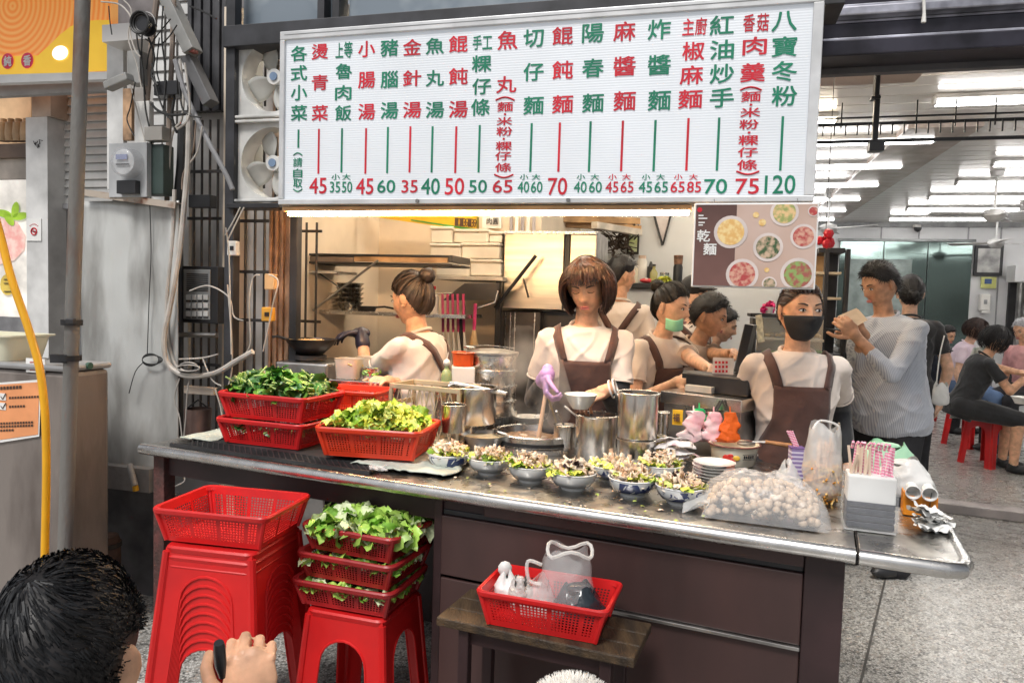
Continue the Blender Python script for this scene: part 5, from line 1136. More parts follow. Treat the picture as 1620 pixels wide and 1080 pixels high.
# purple carton with pink straws
c = on_counter(1257, 762, CT) + CV * .06; A = Matrix.Translation(c) @ Matrix.Rotation(CA + .3, 4, 'Z'); t = thing('purple_carton', 'small purple printed carton beside the cracker bag', 'carton', c)
PUR = m_stripes('purple_print', (.24, .17, .36), (.62, .56, .68), 70, (0, 0, 1), .55, rough=.45); MB().box((0, 0, .055), (.045, .045, .105), A).build('body', PUR, t, smooth=0, bevel=.002); MB().box((0, 0, .1085), (.047, .047, .004), A).build('lip', M('purple', (.16, .09, .26), rough=.45), t, smooth=0)
for k in range(3): tag(MB().tube([A @ V((-.008 + .006 * k, 0, .112)), A @ V((-.035 + .008 * k, 0, .165))], .004, 6).build('pink_straw', PKS, None), 'pink wrapped straw leaning out of the purple carton', 'straw', 'straws in the purple carton')
c = on_counter(1245, 775, CT) + CV * .04; t = thing('tied_bag', 'small tied plastic bag between the plates and purple carton', 'bag', c); bagshape('film', BAGW, c, .04, .03, .08, .3, 12.0, t); MB().ell(c + V((0, 0, .085)), (.01, .01, .012), 8).build('knot', BAGW, t)

# ---------------------------------------------------------------- red stools, baskets and bench in front of and under the counter
def stool_kit(m_, H=.46, a=.145, b=.185, label='x'):
    t = thing('plastic_stool', label, 'stool')
    for e in range(4):
        Rz = Matrix.Rotation(e * pi / 2, 4, 'Z'); mb = MB(); inn, out = [], []
        n = 10
        for k in range(n + 1):
            q = pi - pi * k / n; x = cos(q); z = .66 * H + sin(q) * .16 * H; inn.append((x * .56, z))
        L_ = [(-.50, 0.)] + inn[:0]; inner = [(-.66, 0)] + inn + [(.66, 0)]
        outer = [(-1, 0)] + [(-1, H * .80)] + [(-1 + 2 * k / (n - 2), H * .985) for k in range(n - 1)] + [(1, H * .80), (1, 0)]
        outer = outer[:len(inner)] if len(outer) >= len(inner) else outer + [(1, 0)] * (len(inner) - len(outer))
        def w(x, z, off=0): k = b + (a - b) * z / H + off; return Rz @ V((x * k, -k, z))
        N_ = len(inner); mb.add([w(x, z) for x, z in inner] + [w(x, z) for x, z in outer], [(i, i + 1, N_ + i + 1, N_ + i) for i in range(N_ - 1)])
        sd_ = mb.build('side', m_, t, smooth=0, solid=.0016, recalc=False); MB().tube([w(x, z, .0005) for x, z in inner], .0045, 6).build('bead', m_, sd_)
    for sx, sy in ((-1, -1), (1, -1), (1, 1), (-1, 1)):
        MB().tube([(sx * b * .985, sy * b * .985, 0), (sx * a * .99, sy * a * .99, H * .96)], [.014, .013], 8).build('leg', m_, t)
    mb = MB(); rg = lambda d, z: [V(p) for p in rr(a + d, a + d, z, .03)]
    mb.loft([rg(.004, H - .02), rg(.008, H - .006), rg(.003, H), rg(-.03, H - .002), rg(-.036, H - .005), rg(-a + .022, H - .005), rg(-a + .022, H - .02)], False); mb.build('seat', m_, t)
    return kit(t)
ST1 = stool_kit(REDP)
c = PZ(396, 836, .685); c = V((c.x - .01, c.y, 0)) - CV * .05; rz = CA + radians(12)
for k in range(9):
    ST1.put(c + V((0, 0, .0275 * k)), rz, 'red plastic stool nested in the tall stack under the counter' if k < 8 else 'top red plastic stool of the tall nested stack', 'nested red stools', (.98, .98, 1))
BKL.put(c + V((-.004, .0, .684)), rz, 'empty red basket on the tall stack of nested stools', None, (.93, .9, .95))
c2 = PZ(572, 958, .46); c2 = V((c2.x, c2.y + .06, 0)); rz2 = CA + radians(6)
ST1.put(c2, rz2, 'red plastic stool carrying three lettuce baskets', None, (.9, .9, 1)); st_z = .465
for k in range(3):
    q = c2 + V((.012 * (k - 1), .01 * k, st_z + .083 * k)); BKD.put(q, rz2 - radians(3 * k), ('bottom', 'middle', 'top')[k] + ' red basket of lettuce stacked on the stool', 'lettuce baskets on the stool', (1.10, 1.12, 1.0))
    pile('lettuce_leaves', ('lettuce edges showing from the bottom basket on the stool', 'lettuce edges showing from the middle basket on the stool', 'fresh green lettuce heaped in the top basket on the stool')[k], q + V((0, 0, .055)), .155, .118, .022 if k < 2 else .062, rz2, 90 if k < 2 else 260, .05 if k < 2 else .080, .045 if k < 2 else .078, LROM, .4 if k < 2 else .5, 1.1, .8 if k < 2 else 0)
# bench
BZ = .585; b0 = PZ(690, 975, BZ); b1_ = PZ(1003, 1042, BZ); bu = (b1_ - b0).normalized(); bv = V((-bu.y, bu.x, 0)); Lb = (b1_ - b0).length
t = thing('wooden_bench', 'worn wooden bench with red legs below the counter', 'bench', V((*(b0 + bu * Lb / 2).xy, 0)))
def bb(s0, s1, t0, t1, z0, z1): return [b0 * 1 + bu * s + bv * tt + V((0, 0, z - BZ)) for z in (z0, z1) for s, tt in ((s0, t0), (s1, t0), (s1, t1), (s0, t1))]
for k in range(3): MB().hexa(bb(0, Lb, .074 * k, .074 * k + .072, BZ - .025, BZ)).build('plank', WOOD, t, smooth=0, bevel=.004)
for s in (.06, Lb - .09):
    for tt in (.015, .18): MB().hexa(bb(s, s + .03, tt, tt + .03, 0, BZ - .026)).build('leg', MAROOND, t, smooth=0, bevel=.003)
MB().hexa(bb(.09, Lb - .09, .03, .05, BZ - .07, BZ - .027)).build('stretcher', MAROOND, t, smooth=0); MB().hexa(bb(.09, Lb - .09, .13, .15, .14, .17)).build('stretcher', MAROOND, t, smooth=0)
cbn = b0 + bu * (Lb * .53) + bv * .11
BKL.put(V((cbn.x, cbn.y, BZ + .001)), atan2(bu.y, bu.x) + .05, 'red basket of plastic bags on the wooden bench', None, (.86, .66, .86))
c = V((cbn.x, cbn.y, BZ + .012)); t = thing('plastic_bag', 'open clear plastic bag standing in the bench basket', 'bag', c)
bagshape('film', BAG, c + bu * .04, .075, .065, .19, .75, 21.0, t, rz=.3); mb = MB(); ring = [c + bu * .05 + V((cos(a) * .060, sin(a) * .050, .192 + .012 * sin(3 * a))) for a in [2 * pi * k / 20 for k in range(21)]]; mb.tube(ring, .005, 6, False); mb.build('cuff', BAGW, t)
MB().tube(catmull([c + bu * -.03 + V((0, -.03, .15)), c + bu * -.07 + V((0, -.05, .16)), c + bu * -.065 + V((0, -.05, .11)), c + bu * -.03 + V((0, -.04, .10))], 5), .005, 6).build('handle', BAGW, t)
bagshape('film', BAGW, c + bu * -.05, .06, .055, .09, .7, 25.0, t, rz=.3)
t = thing('black_bag', 'crumpled black plastic bag inside the clear bag', 'bag', c + bu * .07); bagshape('film', M('bag_black', (.02, .028, .035), rough=.18, bump=.9, bscale=22), c + bu * .08, .07, .06, .095, .5, 31.0, t, rz=.3); MB().ell(c + bu * .08 + V((0, 0, .095)), (.036, .03, .012), 12).build('top', MATS['bag_black'], t)
t = thing('tied_bag', 'small white tied plastic bag at the end of the bench basket', 'bag', c + bu * -.13); bagshape('film', MATS['bag_white'], c + bu * -.128 + V((0, 0, .03)), .035, .035, .07, .25, 41.0, t); MB().ell(c + bu * -.135 + V((0, 0, .11)), (.02, .012, .022), 10).build('knot', MATS['bag_white'], t)
t = thing('tied_bag', 'small clear bag of ice beside the white tied bag', 'bag', c + bu * -.08); bagshape('film', M('bag_ice', (.6, .57, .54), rough=.25, bump=.9, bscale=60), c + bu * -.088 + V((0, -.03, .05)), .033, .03, .045, .5, 44.0, t); MB().ell(c + bu * -.09 + V((0, -.03, .098)), (.014, .012, .012), 8).build('knot', BAGW, t)
# ---------------------------------------------------------------- kitchen behind the counter
def pbox(name, m_, x0, y0, x1, y1, d, dep, label, cat, bevel=.004, rz=-FA, parent=None):
    """box whose front face covers the pixel span at depth d, turned with the shop"""
    a, b = P(x0, (y0 + y1) / 2, d), P(x1, (y0 + y1) / 2, d); c, e = P((x0 + x1) / 2, y1, d), P((x0 + x1) / 2, y0, d)
    ctr = P((x0 + x1) / 2, (y0 + y1) / 2, d) + Matrix.Rotation(rz, 3, 'Z') @ V((0, dep / 2, 0))
    o = MB().box(ctr, (abs(b.x - a.x), dep, abs(e.z - c.z)), rz=rz).build(name, m_, parent, smooth=0, bevel=bevel)
    return tag(o, label, cat) if label else o
def ppart(t, name, m_, x0, y0, x1, y1, d, dep, bevel=.003, rz=-FA): return pbox(name, m_, x0, y0, x1, y1, d, dep, None, None, bevel, rz, t)
t = thing('heat_shelf', 'long black framed shelf with a painted warm glow above the left cook', 'shelf', PT(590, 420, 1.0))
fq('frame', BLACKM, 462, 402, 716, 405.5, 1.0, .3, t); fq('frame', BLACKM, 462, 415, 716, 418.5, 1.0, .3, t); fq('end', BLACKM, 709, 405.8, 716, 414.7, 1.0, .3, t)
fq('panel', M('shelf_glow_paint', (.62, .40, .22), rough=.4, var=.2, scale=8), 560, 405.8, 708, 414.7, 1.012, .02, t); fq('panel', M('shelf_shade_paint', (.22, .18, .16), rough=.4, var=.2), 462, 405.8, 559, 414.7, 1.012, .02, t)  # warm glow and its shaded end put into two panel colours
MB().tube([PT(495, 491, .98), PT(598, 412, .98)], .007, 8).build('brace', STEEL_D, t); MB().tube([PT(504, 432, 1.05), PT(538, 455, 1.0)], .004, 6).build('brace', BLACKM, t)
fq('ledge', M('ledge_grey', (.45, .45, .45), rough=.4), 466, 428, 533, 432, 1.0, .25, t); fq('upright', BLACKM, 466, 418.8, 470, 700, 1.02, .02, t)
t = thing('steel_shelf', 'steel shelf carrying nested bowls behind the left cook', 'shelf', PT(600, 500, 1.15))
fq('board', STEEL, 497, 494, 736, 500, 1.12, .32, t); fq('bracket', BLACKM, 497, 500.5, 503, 540, 1.3, .05, t); fq('bracket', BLACKM, 725, 500.5, 731, 560, 1.3, .05, t)
sz = PT(600, 494, 1.2).z
KB = kit(thing('mixing_bowl', 'x', 'bowl')); MB().lathe([(0, .002), (.05, .002), (.085, .045), (.092, .05), (.093, .053), (.083, .05), (.045, .008), (0, .006)], 28).build('body', STEEL, KB.r)
for k in range(5): q = PT(553, 490, 1.24); KB.put(V((q.x, q.y, sz + .002 + .028 * k)), 0, 'steel mixing bowl nested in the pile on the shelf' if k < 4 else 'topmost steel mixing bowl on the shelf', 'nested bowls on the shelf', (.9, .9, 1))
t = thing('frying_pan', 'small black pan with handle on the steel shelf', 'pan', PT(588, 490, 1.2)); q = PT(580, 490, 1.22); q = V((q.x, q.y, sz + .003))
MB().lathe([(0, .0), (.05, 0), (.06, .03), (.055, .03), (.045, .004), (0, .004)], 24, q).build('body', BLACKM, t); MB().tube([q + V((.05, 0, .025)), q + V((.11, -.02, .03)), q + V((.17, -.03, .02))], .006, 8).build('handle', BLACKM, t)
t = thing('lid_stack', 'stack of white paper lids on the steel shelf', 'lids', PT(520, 490, 1.2)); q = PT(520, 490, 1.28)
for k in range(9): MB().lathe([(0, 0), (.07, 0), (.07, .008), (0, .010)], 20, V((q.x + random.uniform(-.004, .004), q.y, sz + .002 + .012 * k))).build('lid', M('lid_paper', (.70, .62, .52), rough=.6), t)
# grey breaker board, yellow sign, plaques
t = thing('breaker_board', 'grey wall breaker board with paper notes near the light strip', 'panel', PT(512, 395, 1.8)); fq('case', M('breaker_grey', (.42, .44, .46), rough=.5), 494, 338, 526, 393, 1.8, .06, t); fq('note', PAPERW, 512, 350, 520, 378, 1.79, .005, t, 0)
t = thing('yellow_sign', 'yellow and green slanted shop sign hanging under the ceiling', 'sign', PT(680, 365, 1.6))
YS = M('yellow_board', (.82, .50, .03), rough=.4, var=.05); GS = M('green_board', (.06, .30, .05), rough=.4)
MB().hexa([PT(583, 342, 1.55), PT(755, 367, 1.55), PT(755, 367, 1.58), PT(583, 342, 1.58), PT(583, 300, 1.55), PT(757, 300, 1.55), PT(757, 300, 1.58), PT(583, 300, 1.58)]).build('board', YS, t, smooth=0)
MB().add([PT(650, 347, 1.545), PT(754, 362, 1.545), PT(754, 366, 1.545), PT(650, 349, 1.545)], [(0, 1, 2, 3)]).build('stripe', GS, t, smooth=0, recalc=False)
MB().hexa([PT(754, 368, 1.54), PT(758, 368, 1.54), PT(758, 368, 1.59), PT(754, 368, 1.59), PT(754, 300, 1.54), PT(758, 300, 1.54), PT(758, 300, 1.59), PT(754, 300, 1.59)]).build('frame', M('olive', (.30, .24, .04), rough=.5), t, smooth=0)
for k, ch in enumerate('10139139'): mb = MB(); write(mb, ch, .022, .05, FMp(722 + 4.2 * k, 351 + k * .3, 1.54), .0); mb.build('character', INK, t, smooth=0, recalc=False)
t = thing('wall_notice', 'white notice with black characters above the foam boxes', 'notice', PT(778, 360, 1.88)); fq('sheet', PAPERW, 763, 335, 793, 361, 1.88, .008, t, 0); 
for ch, x in (('肉', 774), ('圓', 784)): mb = MB(); write(mb, ch, .035, .04, FMp(x, 350, 1.872), .01); mb.build('character', BLACKP, t, smooth=0, recalc=False)
for k in range(5): tag(fq('menu_slip', PAPERW if k % 2 else M('slip_grey', (.35, .33, .36), rough=.6), 806 + 9 * k, 335, 811 + 9 * k, 366, 1.87, .006), 'narrow hanging paper slip above the steel cabinet', 'slip', 'paper slips above the cabinet')
# foam boxes
t = thing('box_shelf', 'shelf board under the white foam boxes', 'shelf', PT(740, 440, 1.5)); fq('board', M('pale_board', (.62, .54, .44), rough=.5), 690, 437, 795, 443, 1.45, .42, t); fq('support', BLACKM, 783, 443.5, 791, 560, 1.5, .04, t)
FOAM = M('foam_white', (.76, .70, .60), rough=.55, var=.05)
for i, (x0, y0, x1, y1, tt) in enumerate([(690, 408, 742, 436.5, 1.5), (744, 410, 792, 436.5, 1.52), (680, 385, 728, 407.5, 1.5), (730, 384, 790, 409, 1.52), (681, 358, 715, 384, 1.52), (718, 362, 772, 383.5, 1.54), (692, 352, 722, 366, 1.42), (774, 366, 794, 383.5, 1.56)]):
    if i == 6: continue
    b_ = thing('foam_box', 'white foam takeaway box in the pile on the kitchen shelf', 'box', PT((x0 + x1) / 2, y1, tt), 'foam boxes on the kitchen shelf'); fq('body', FOAM, x0, y0 + 5, x1, y1, tt, .2, b_, .008); fq('lid', FOAM, x0 - 1, y0, x1 + 1, y0 + 4.5, tt - .008, .216, b_, .006)
# steel cabinet (hood) and its handle
t = thing('steel_cabinet', 'tall brushed steel kitchen cabinet with slanting black handle bar', 'cabinet', PT(870, 600, 1.6))
HD = M('hood_steel', (.62, .56, .47), rough=.3, metal=1, var=.1, scale=2, stretch=(1, 1, 14))
fq('door', HD, 797, 369, 891, 489, 1.55, .03, t, .004); fq('body', STEEL_D, 796, 366, 944, 491, 1.585, .45, t, .004); fq('door', HD, 901, 371, 942, 489, 1.55, .03, t, .004); fq('top_trim', STEEL, 797, 366, 943, 370.5, 1.54, .03, t); fq('divider', BLACKM, 892.5, 371, 900, 489, 1.56, .02, t)
MB().tube([PT(783, 487, 1.45), PT(848, 404, 1.45)], .011, 8).build('handle_bar', BLACKM, t); MB().tube([PT(828, 440, 1.45), PT(836, 470, 1.52)], .006, 8).build('stay', STEEL_D, t)
fq('lower_cabinet', M('dark_cabinet', (.07, .065, .065), rough=.35, metal=.4, var=.2), 782, 493, 852, 700, 1.62, .4, t)
for x in (797, 805, 812, 843): fq('trim', STEEL, x, 494, x + 1.5, 640, 1.612, .006, t, 0)
tag(fq('fridge', M('fridge_dark', (.05, .05, .055), rough=.3), 853, 493, 945, 720, 1.7, .4), 'dark kitchen cabinet below the steel doors', 'cabinet')
# wok hood / black hood left of the cabinet
t = thing('wok_hood', 'black sloping hood over the wok station', 'hood', PT(750, 480, 1.4)); MB().hexa([PT(700, 475, 1.3), PT(788, 475, 1.3), PT(788, 475, 1.75), PT(700, 475, 1.75), PT(735, 448, 1.3), PT(790, 448, 1.3), PT(790, 448, 1.75), PT(735, 448, 1.75)]).build('shell', BLACKM, t, smooth=0); MB().tube([PT(752, 488, 1.28), PT(783, 478, 1.3), PT(788, 460, 1.3)], .006, 6).build('rail', STEEL, t)
# hanging utensils
UG = 'utensils hanging by the wok station'
PKB = M('pink_handle', (.62, .05, .20), rough=.4)
for k, x in enumerate((700, 708, 716, 724, 733)):
    u = thing('hanging_utensil', 'pink handled kitchen utensil hanging beside the wok station', 'utensil', PT(x, 560, 1.3), UG); MB().tube([PT(x, 465, 1.3), PT(x + 1, 525, 1.3)], .008, 6).build('handle', PKB, u); MB().tube([PT(x + 1, 525, 1.3), PT(x + 3, 556, 1.3)], [.005, .012], 6).build('blade', WPLAST, u)
tag(MB().tube([PT(690, 464, 1.31), PT(745, 464, 1.31)], .005, 6).build('hanging_rail', STEEL, None), 'thin steel rail holding the pink utensils', 'rail')
u = thing('hanging_utensil', 'pink brush with wooden head hanging beside the cook', 'utensil', PT(750, 540, 1.25)); MB().tube([PT(752, 480, 1.25), PT(750, 522, 1.25)], .010, 8).build('handle', PKB, u); MB().tube([PT(750, 522, 1.25), PT(749, 545, 1.25)], [.01, .028], 8).build('head', M('brush_wood', (.55, .38, .2), rough=.6), u)
t = thing('sauce_jug', 'white plastic jug with red cap behind the left cook', 'jug', PT(686, 494, 1.3)); q = PT(684, 494, 1.3); q.z = sz + .002; MB().lathe([(0, 0), (.035, 0), (.036, .10), (.014, .125), (.014, .14), (0, .14)], 18, q).build('body', WPLAST, t); MB().lathe([(0, .14), (.018, .14), (.018, .16), (0, .16)], 14, q).build('cap', RED, t)
# wok station in front of left cook
t = thing('wok', 'blackened wok with noodles on the left burner', 'wok', P(492, 560, 3.3)); q = P(492, 562, 3.3)
MB().lathe([(0, 0), (.05, .004), (.10, .05), (.115, .075), (.111, .076), (.094, .05), (.045, .012), (0, .008)], 32, q).build('body', M('wok_black', (.03, .028, .03), rough=.35, metal=.6, var=.4), t); mb = MB()
for k in range(40): a = random.uniform(0, 6.3); c_ = q + V((cos(a) * .05 * random.random(), sin(a) * .05 * random.random(), .06)); mb.tube([c_, c_ + V((random.gauss(0, .02), random.gauss(0, .02), .012)), c_ + V((random.gauss(0, .03), random.gauss(0, .03), .0))], .003, 5)
mb.build('noodles', M('noodle', (.62, .40, .16), rough=.5, var=.2), t); MB().tube([q + V((-.11, 0, .07)), q + V((-.15, -.02, .085)), q + V((-.17, -.02, .08))], .006, 6).build('handle', BLACKM, t)
t = thing('burner_stand', 'steel burner stand carrying the blackened wok', 'stove', V((q.x, q.y, 0))); MB().box((q.x + .02, q.y + .05, q.z / 2 - .01), (.26, .30, q.z - .03), rz=-FA).build('body', STEEL_D, t, smooth=0, bevel=.01); MB().lathe([(.07, 0), (.07, .02), (.06, .02)], 20, q + V((0, 0, -.018))).build('ring', IRON, t)
def tray(x0, x1, y0, y1, d, m_, label, fill):
    t = thing('food_tub', label, 'tub', P((x0 + x1) / 2, y1, d)); c = P((x0 + x1) / 2, y1, d); c.z = 1.083; w = (P(x1, y1, d) - P(x0, y1, d)).length; h = (P(x0, y0, d) - P(x0, y1, d)).length; mb = MB()
    tub(mb, [(.002, .002, 0), (w * .44, w * .34, 0), (w * .5, w * .4, h), (w * .52, w * .42, h), (w * .49, w * .39, h - .002), (w * .43, w * .33, .006), (.002, .002, .006)], .02, c, FROT); mb.build('tub', m_, t)
    mb = MB()
    for k in range(50): mb.ell(c + FROT.to_3x3() @ V((random.uniform(-.38, .38) * w, random.uniform(-.3, .3) * w, h * random.uniform(.4, .85))), (random.uniform(.008, .02), random.uniform(.008, .02), .008), 6)
    mb.build('filling', fill, t)
q = P(568, 600, 3.29); t = thing('prep_shelf', 'narrow steel prep shelf under the food tubs', 'shelf', V((q.x, q.y, 0))); MB().box((q.x, q.y, 1.072), (.34, .30, .018), rz=-FA).build('board', STEEL, t, smooth=0, bevel=.003)
for sx in (-.14, .14): MB().box((q.x + sx, q.y, .53), (.03, .03, 1.06)).build('leg', STEEL_D, t, smooth=0)
FY = M('fill_yellow', (.62, .40, .12), rough=.5, var=.25, scale=30)
TUBC = M('tub_clear', (.70, .64, .56), rough=.3, alpha=.55)
tray(532, 572, 556, 588, 3.2, TUBC, 'clear tub of yellow ingredients near the wok', FY); tray(566, 606, 556, 586, 3.35, TUBC, 'clear tub of fried tofu beside the left cook', FY); tray(574, 600, 588, 606, 3.2, STEEL, 'steel tub of greens before the left cook', LDARK[1])
# ---------------------------------------------------------------- rear wall dressing
t = thing('wall_picture', 'small black framed picture on the white partition wall', 'picture', PT(1002, 402, 3.37)); fq('frame', BLACKM, 992, 362, 1011, 402, 3.37, .02, t); fq('print', M('print_green', (.62, .66, .60), rough=.3, col2=(.35, .42, .08), scale=5), 995, 365, 1008, 398, 3.362, .01, t, 0)
t = thing('pennant', 'white pennant with black edges on the partition wall', 'pennant', PT(1048, 388, 3.37)); MB().add([PT(1035, 330, 3.38), PT(1062, 330, 3.38), PT(1048, 386, 3.38)], [(0, 1, 2)]).build('cloth', M('pennant_white', (.66, .60, .60), rough=.7, var=.1), t, smooth=0, solid=.004, recalc=False)
for x in (1032, 1064): MB()._bar2(PT(x, 330, 3.365), PT(1048, 388, 3.365), .01, .035).build('edge', BLACKM, t, smooth=0)
t = thing('dried_vine', 'tangle of dried vine and twigs hung above the cabinet', 'vine', PT(975, 380, 3.2)); mb = MB()
for k in range(46):
    x, y = random.uniform(950, 996), random.uniform(352, 392); mb.tube(catmull([PT(x + random.uniform(-16, 16), y + random.uniform(-12, 12), random.uniform(3.1, 3.3)) for _ in range(4)], 3), random.uniform(.003, .008), 4)
mb.build('twigs', M('twig', (.07, .05, .04), rough=.7, var=.4), t)
t = thing('twig_wreath', 'round dark twig wreath hung over the back counter', 'wreath', PT(985, 418, 3.2)); mb = MB()
for k in range(60):
    a = random.uniform(0, 2 * pi); r_ = random.uniform(13, 18); mb.tube([PT(985 + r_ * cos(a + q) * (1 + random.gauss(0, .05)), 404 + r_ * sin(a + q) * (1 + random.gauss(0, .05)), 3.15 + random.gauss(0, .02)) for q in (0, .15, .3, .45)], random.uniform(.003, .007), 4)
mb.build('twigs', MATS['twig'], t)
for k, (x0, y0, x1, y1, m_) in enumerate(((858, 352, 1012, 362, 'beam_wood'), (880, 346, 1010, 350, 'beam_wood'), (940, 356, 1012, 368, 'beam_pale'))):
    tag(MB()._bar2(PT(x0, y0, 2.6), PT(x1, y1, 3.2), .05, .05).build('timber_beam', M(m_, (.46, .27, .12) if m_ == 'beam_wood' else (.62, .56, .48), rough=.5, var=.2, scale=6), None, smooth=0, bevel=.003), 'wooden beam slanting over the kitchen toward the white partition', 'beam', 'beams over the kitchen')
# back counter with bottles
t = thing('back_counter', 'dark topped back counter against the white partition', 'counter', PT(1060, 620, 3.1)); zc = PT(1050, 449, 3.0).z
s0_, s1_ = ST(PT(985, 449, 3.0))[0], ST(PT(1130, 449, 3.0))[0]; fbox('top', BLACKM, s0_, s1_, 2.92, 3.38, zc - .04, zc, t); fbox('body', GWALL, s0_ + .01, s1_ - .01, 2.96, 3.38, 0, zc - .041, t)
def bottle(x, prof, mats, label, name='bottle', cat='bottle', tt=3.05):
    q = PT(x, 440, tt); t = thing(name, label, cat, V((q.x, q.y, zc)))
    for (nm, pr), m_ in zip(prof, mats): MB().lathe(pr, 18, V((q.x, q.y, zc + .001))).build(nm, m_, t)
bottle(1015, [('body', [(0, 0), (.04, 0), (.04, .17), (.03, .19), (0, .19)]), ('cap', [(0, .191), (.03, .191), (.03, .215), (0, .215)])], [M('jar_clear', (.6, .58, .54), rough=.2), M('cap_tan', (.6, .45, .35), rough=.4)], 'tall clear jar with tan lid on the back counter')
bottle(1003, [('body', [(0, 0), (.045, 0), (.045, .12), (0, .12)]), ('lid', [(0, .121), (.047, .121), (.047, .135), (0, .135)])], [M('jar_cream', (.66, .62, .50), rough=.3), WPLAST], 'squat cream jar on the back counter')
bottle(1029, [('body', [(0, 0), (.028, 0), (.028, .13), (0, .13)]), ('cap', [(0, .131), (.02, .131), (.008, .17), (0, .17)])], [BLACKP, BLACKP], 'black pump bottle on the back counter')
bottle(1034, [('body', [(0, 0), (.03, 0), (.03, .08), (.012, .11), (.012, .13), (0, .13)]), ('cap', [(0, .131), (.014, .131), (.014, .145), (0, .145)])], [M('btl_olive', (.30, .28, .10), rough=.15), BLACKP], 'olive oil bottle before the black pump bottle', tt=2.97)
bottle(1051, [('body', [(0, 0), (.035, 0), (.035, .07), (0, .07)]), ('lid', [(0, .071), (.037, .071), (.037, .085), (0, .085)])], [M('tin_green', (.45, .55, .50), rough=.3), STEEL], 'pale green tin on the back counter', 'tin', 'tin')
bottle(1072, [('body', [(0, 0), (.036, 0), (.036, .13), (.03, .15), (0, .15)]), ('cup_sleeve', [(0, .151), (.032, .151), (.036, .22), (0, .22)])], [BLACKP, M('cup_brown', (.20, .10, .06), rough=.5, var=.3, scale=40)], 'black flask topped with brown paper cups', 'flask', 'flask')
q = PT(1022, 447, 2.95); t = thing('red_packet', 'red snack packet on the edge of the back counter', 'packet', V((q.x, q.y, zc))); MB().ell(V((q.x, q.y, zc + .02)), (.05, .03, .02), 12).build('packet', M('packet_red', (.62, .05, .06), rough=.3, bump=.5), t); MB().ell(V((q.x, q.y - .005, zc + .028)), (.02, .02, .014), 10).build('mark', WPLAST, t)
q = PT(1050, 449, 2.95); o = pile('green_fruit', 'bunch of lime green fruit leaves on the back counter', V((q.x, q.y, zc)), .05, .03, .05, 0, 40, .04, .03, LETT[2:], .6, .5)

# ---------------------------------------------------------------- steel range with hooks, register and screen
t = thing('steel_range', 'low steel serving range with hooks facing the counter', 'range', P(1110, 720, 2.95)); RD_ = 2.92
ra0, rb0 = P(1045, 615, RD_ + .12), P(1173, 636, RD_ - .12); ru = (V((rb0.x, rb0.y, 0)) - V((ra0.x, ra0.y, 0))).normalized(); rv = V((-ru.y, ru.x, 0)); rz_ = atan2(ru.y, ru.x); Lr = (V((rb0.x, rb0.y, 0)) - V((ra0.x, ra0.y, 0))).length; zr = (ra0.z + rb0.z) / 2
def rbx(s0, s1, t0, t1, z0, z1): return MB().hexa([V((ra0.x, ra0.y, z)) + ru * s + rv * tt for z in (z0, z1) for s, tt in ((s0, t0), (s1, t0), (s1, t1), (s0, t1))])
rbx(0, Lr, 0, .4, zr - .05, zr).build('front_rim', STEEL_B, t, smooth=0, bevel=.003); rbx(.01, Lr - .01, .02, .4, .62, zr - .051).build('panel', STEEL_D, t, smooth=0); rbx(.03, Lr - .03, .06, .36, 0, .619).build('base', BLACKM, t, smooth=0)
for k in range(7): q = V((ra0.x, ra0.y, zr - .052)) + ru * (.12 + k * (Lr - .15) / 7); MB().tube([q + V((0, .01, 0)), q + V((0, -.012, -.004)), q + V((0, -.014, -.05)), q + V((0, -.022, -.058))], .0018, 5).build('hook', BLACKM, t)
rbx(.06, Lr - .02, .1, .36, zr + .001, zr + .075).build('burner_case', BLACKM, t, smooth=0, bevel=.006); rbx(.08, .2, .06, .09, zr + .002, zr + .03).build('tray', M('tray_beige', (.5, .46, .40), rough=.5), t, smooth=0, bevel=.002)
t = thing('price_tag', 'small yellow price card hung on the steel range', 'card', P(1071, 672, 2.85)); ppart(t, 'card', M('card_yellow', (.72, .42, .02), rough=.5), 1064, 648, 1080, 672, 2.86, .004, 0); mb = MB(); write(mb, '福', .026, .03, frame_at(P(1070, 660, 2.855), FU, -FV), .02); mb.build('lettering', INK, t, smooth=0, recalc=False)
BGC = [M('bag_pink', (.78, .40, .44), rough=.4, col2=(.80, .66, .64), scale=14, bump=.5, bscale=20), M('bag_green', (.02, .42, .13), rough=.35, bump=.8, bscale=30), M('bag_orange', (.80, .13, .01), rough=.4, bump=.7, bscale=40)]
def hung(x, y0, y1, w, d, m_, label):
    t = thing('hanging_bag', label, 'bag', P(x, y1, d)); a = P(x, y0, d); b = P(x, y1, d); h = a.z - b.z; ww = w * d / 1150 / 2; rings = []
    for j in range(17):
        v = j / 16; r_ = ww * (.50 + .55 * v) * (1 if v < .95 else .85)
        rings.append([V((a.x + cos(q) * r_ * (1 + .9 * noise.noise(V((cos(q) * 1.6, sin(q) * 1.6, v * 5 + x)))) + ww * .3 * noise.noise(V((v * 3, x, 0))), a.y + sin(q) * r_ * .4 * (1 + .5 * noise.noise(V((q * 2, v * 6, x)))), a.z - h * v + .006 * sin(4 * q + x) * v)) for q in [2 * pi * i / 22 for i in range(22)]])
    MB().loft(rings).build('bag', m_, t, smooth=70)
    MB().tube([a + V((0, .012, .02)), a + V((0, .004, -.01))], .003, 5).build('loop', m_, t)
hung(1098, 650, 696, 40, 2.76, BGC[0], 'pink and white plastic bag bunch on the first hook'); hung(1130, 652, 697, 38, 2.76, BGC[0], 'pale pink plastic bag bunch beside the orange net'); hung(1156, 652, 697, 32, 2.74, BGC[2], 'bright orange plastic net bag on the range hooks'); hung(1107, 646, 668, 24, 2.82, BGC[1], 'shiny green plastic bag knot above the pink bag')
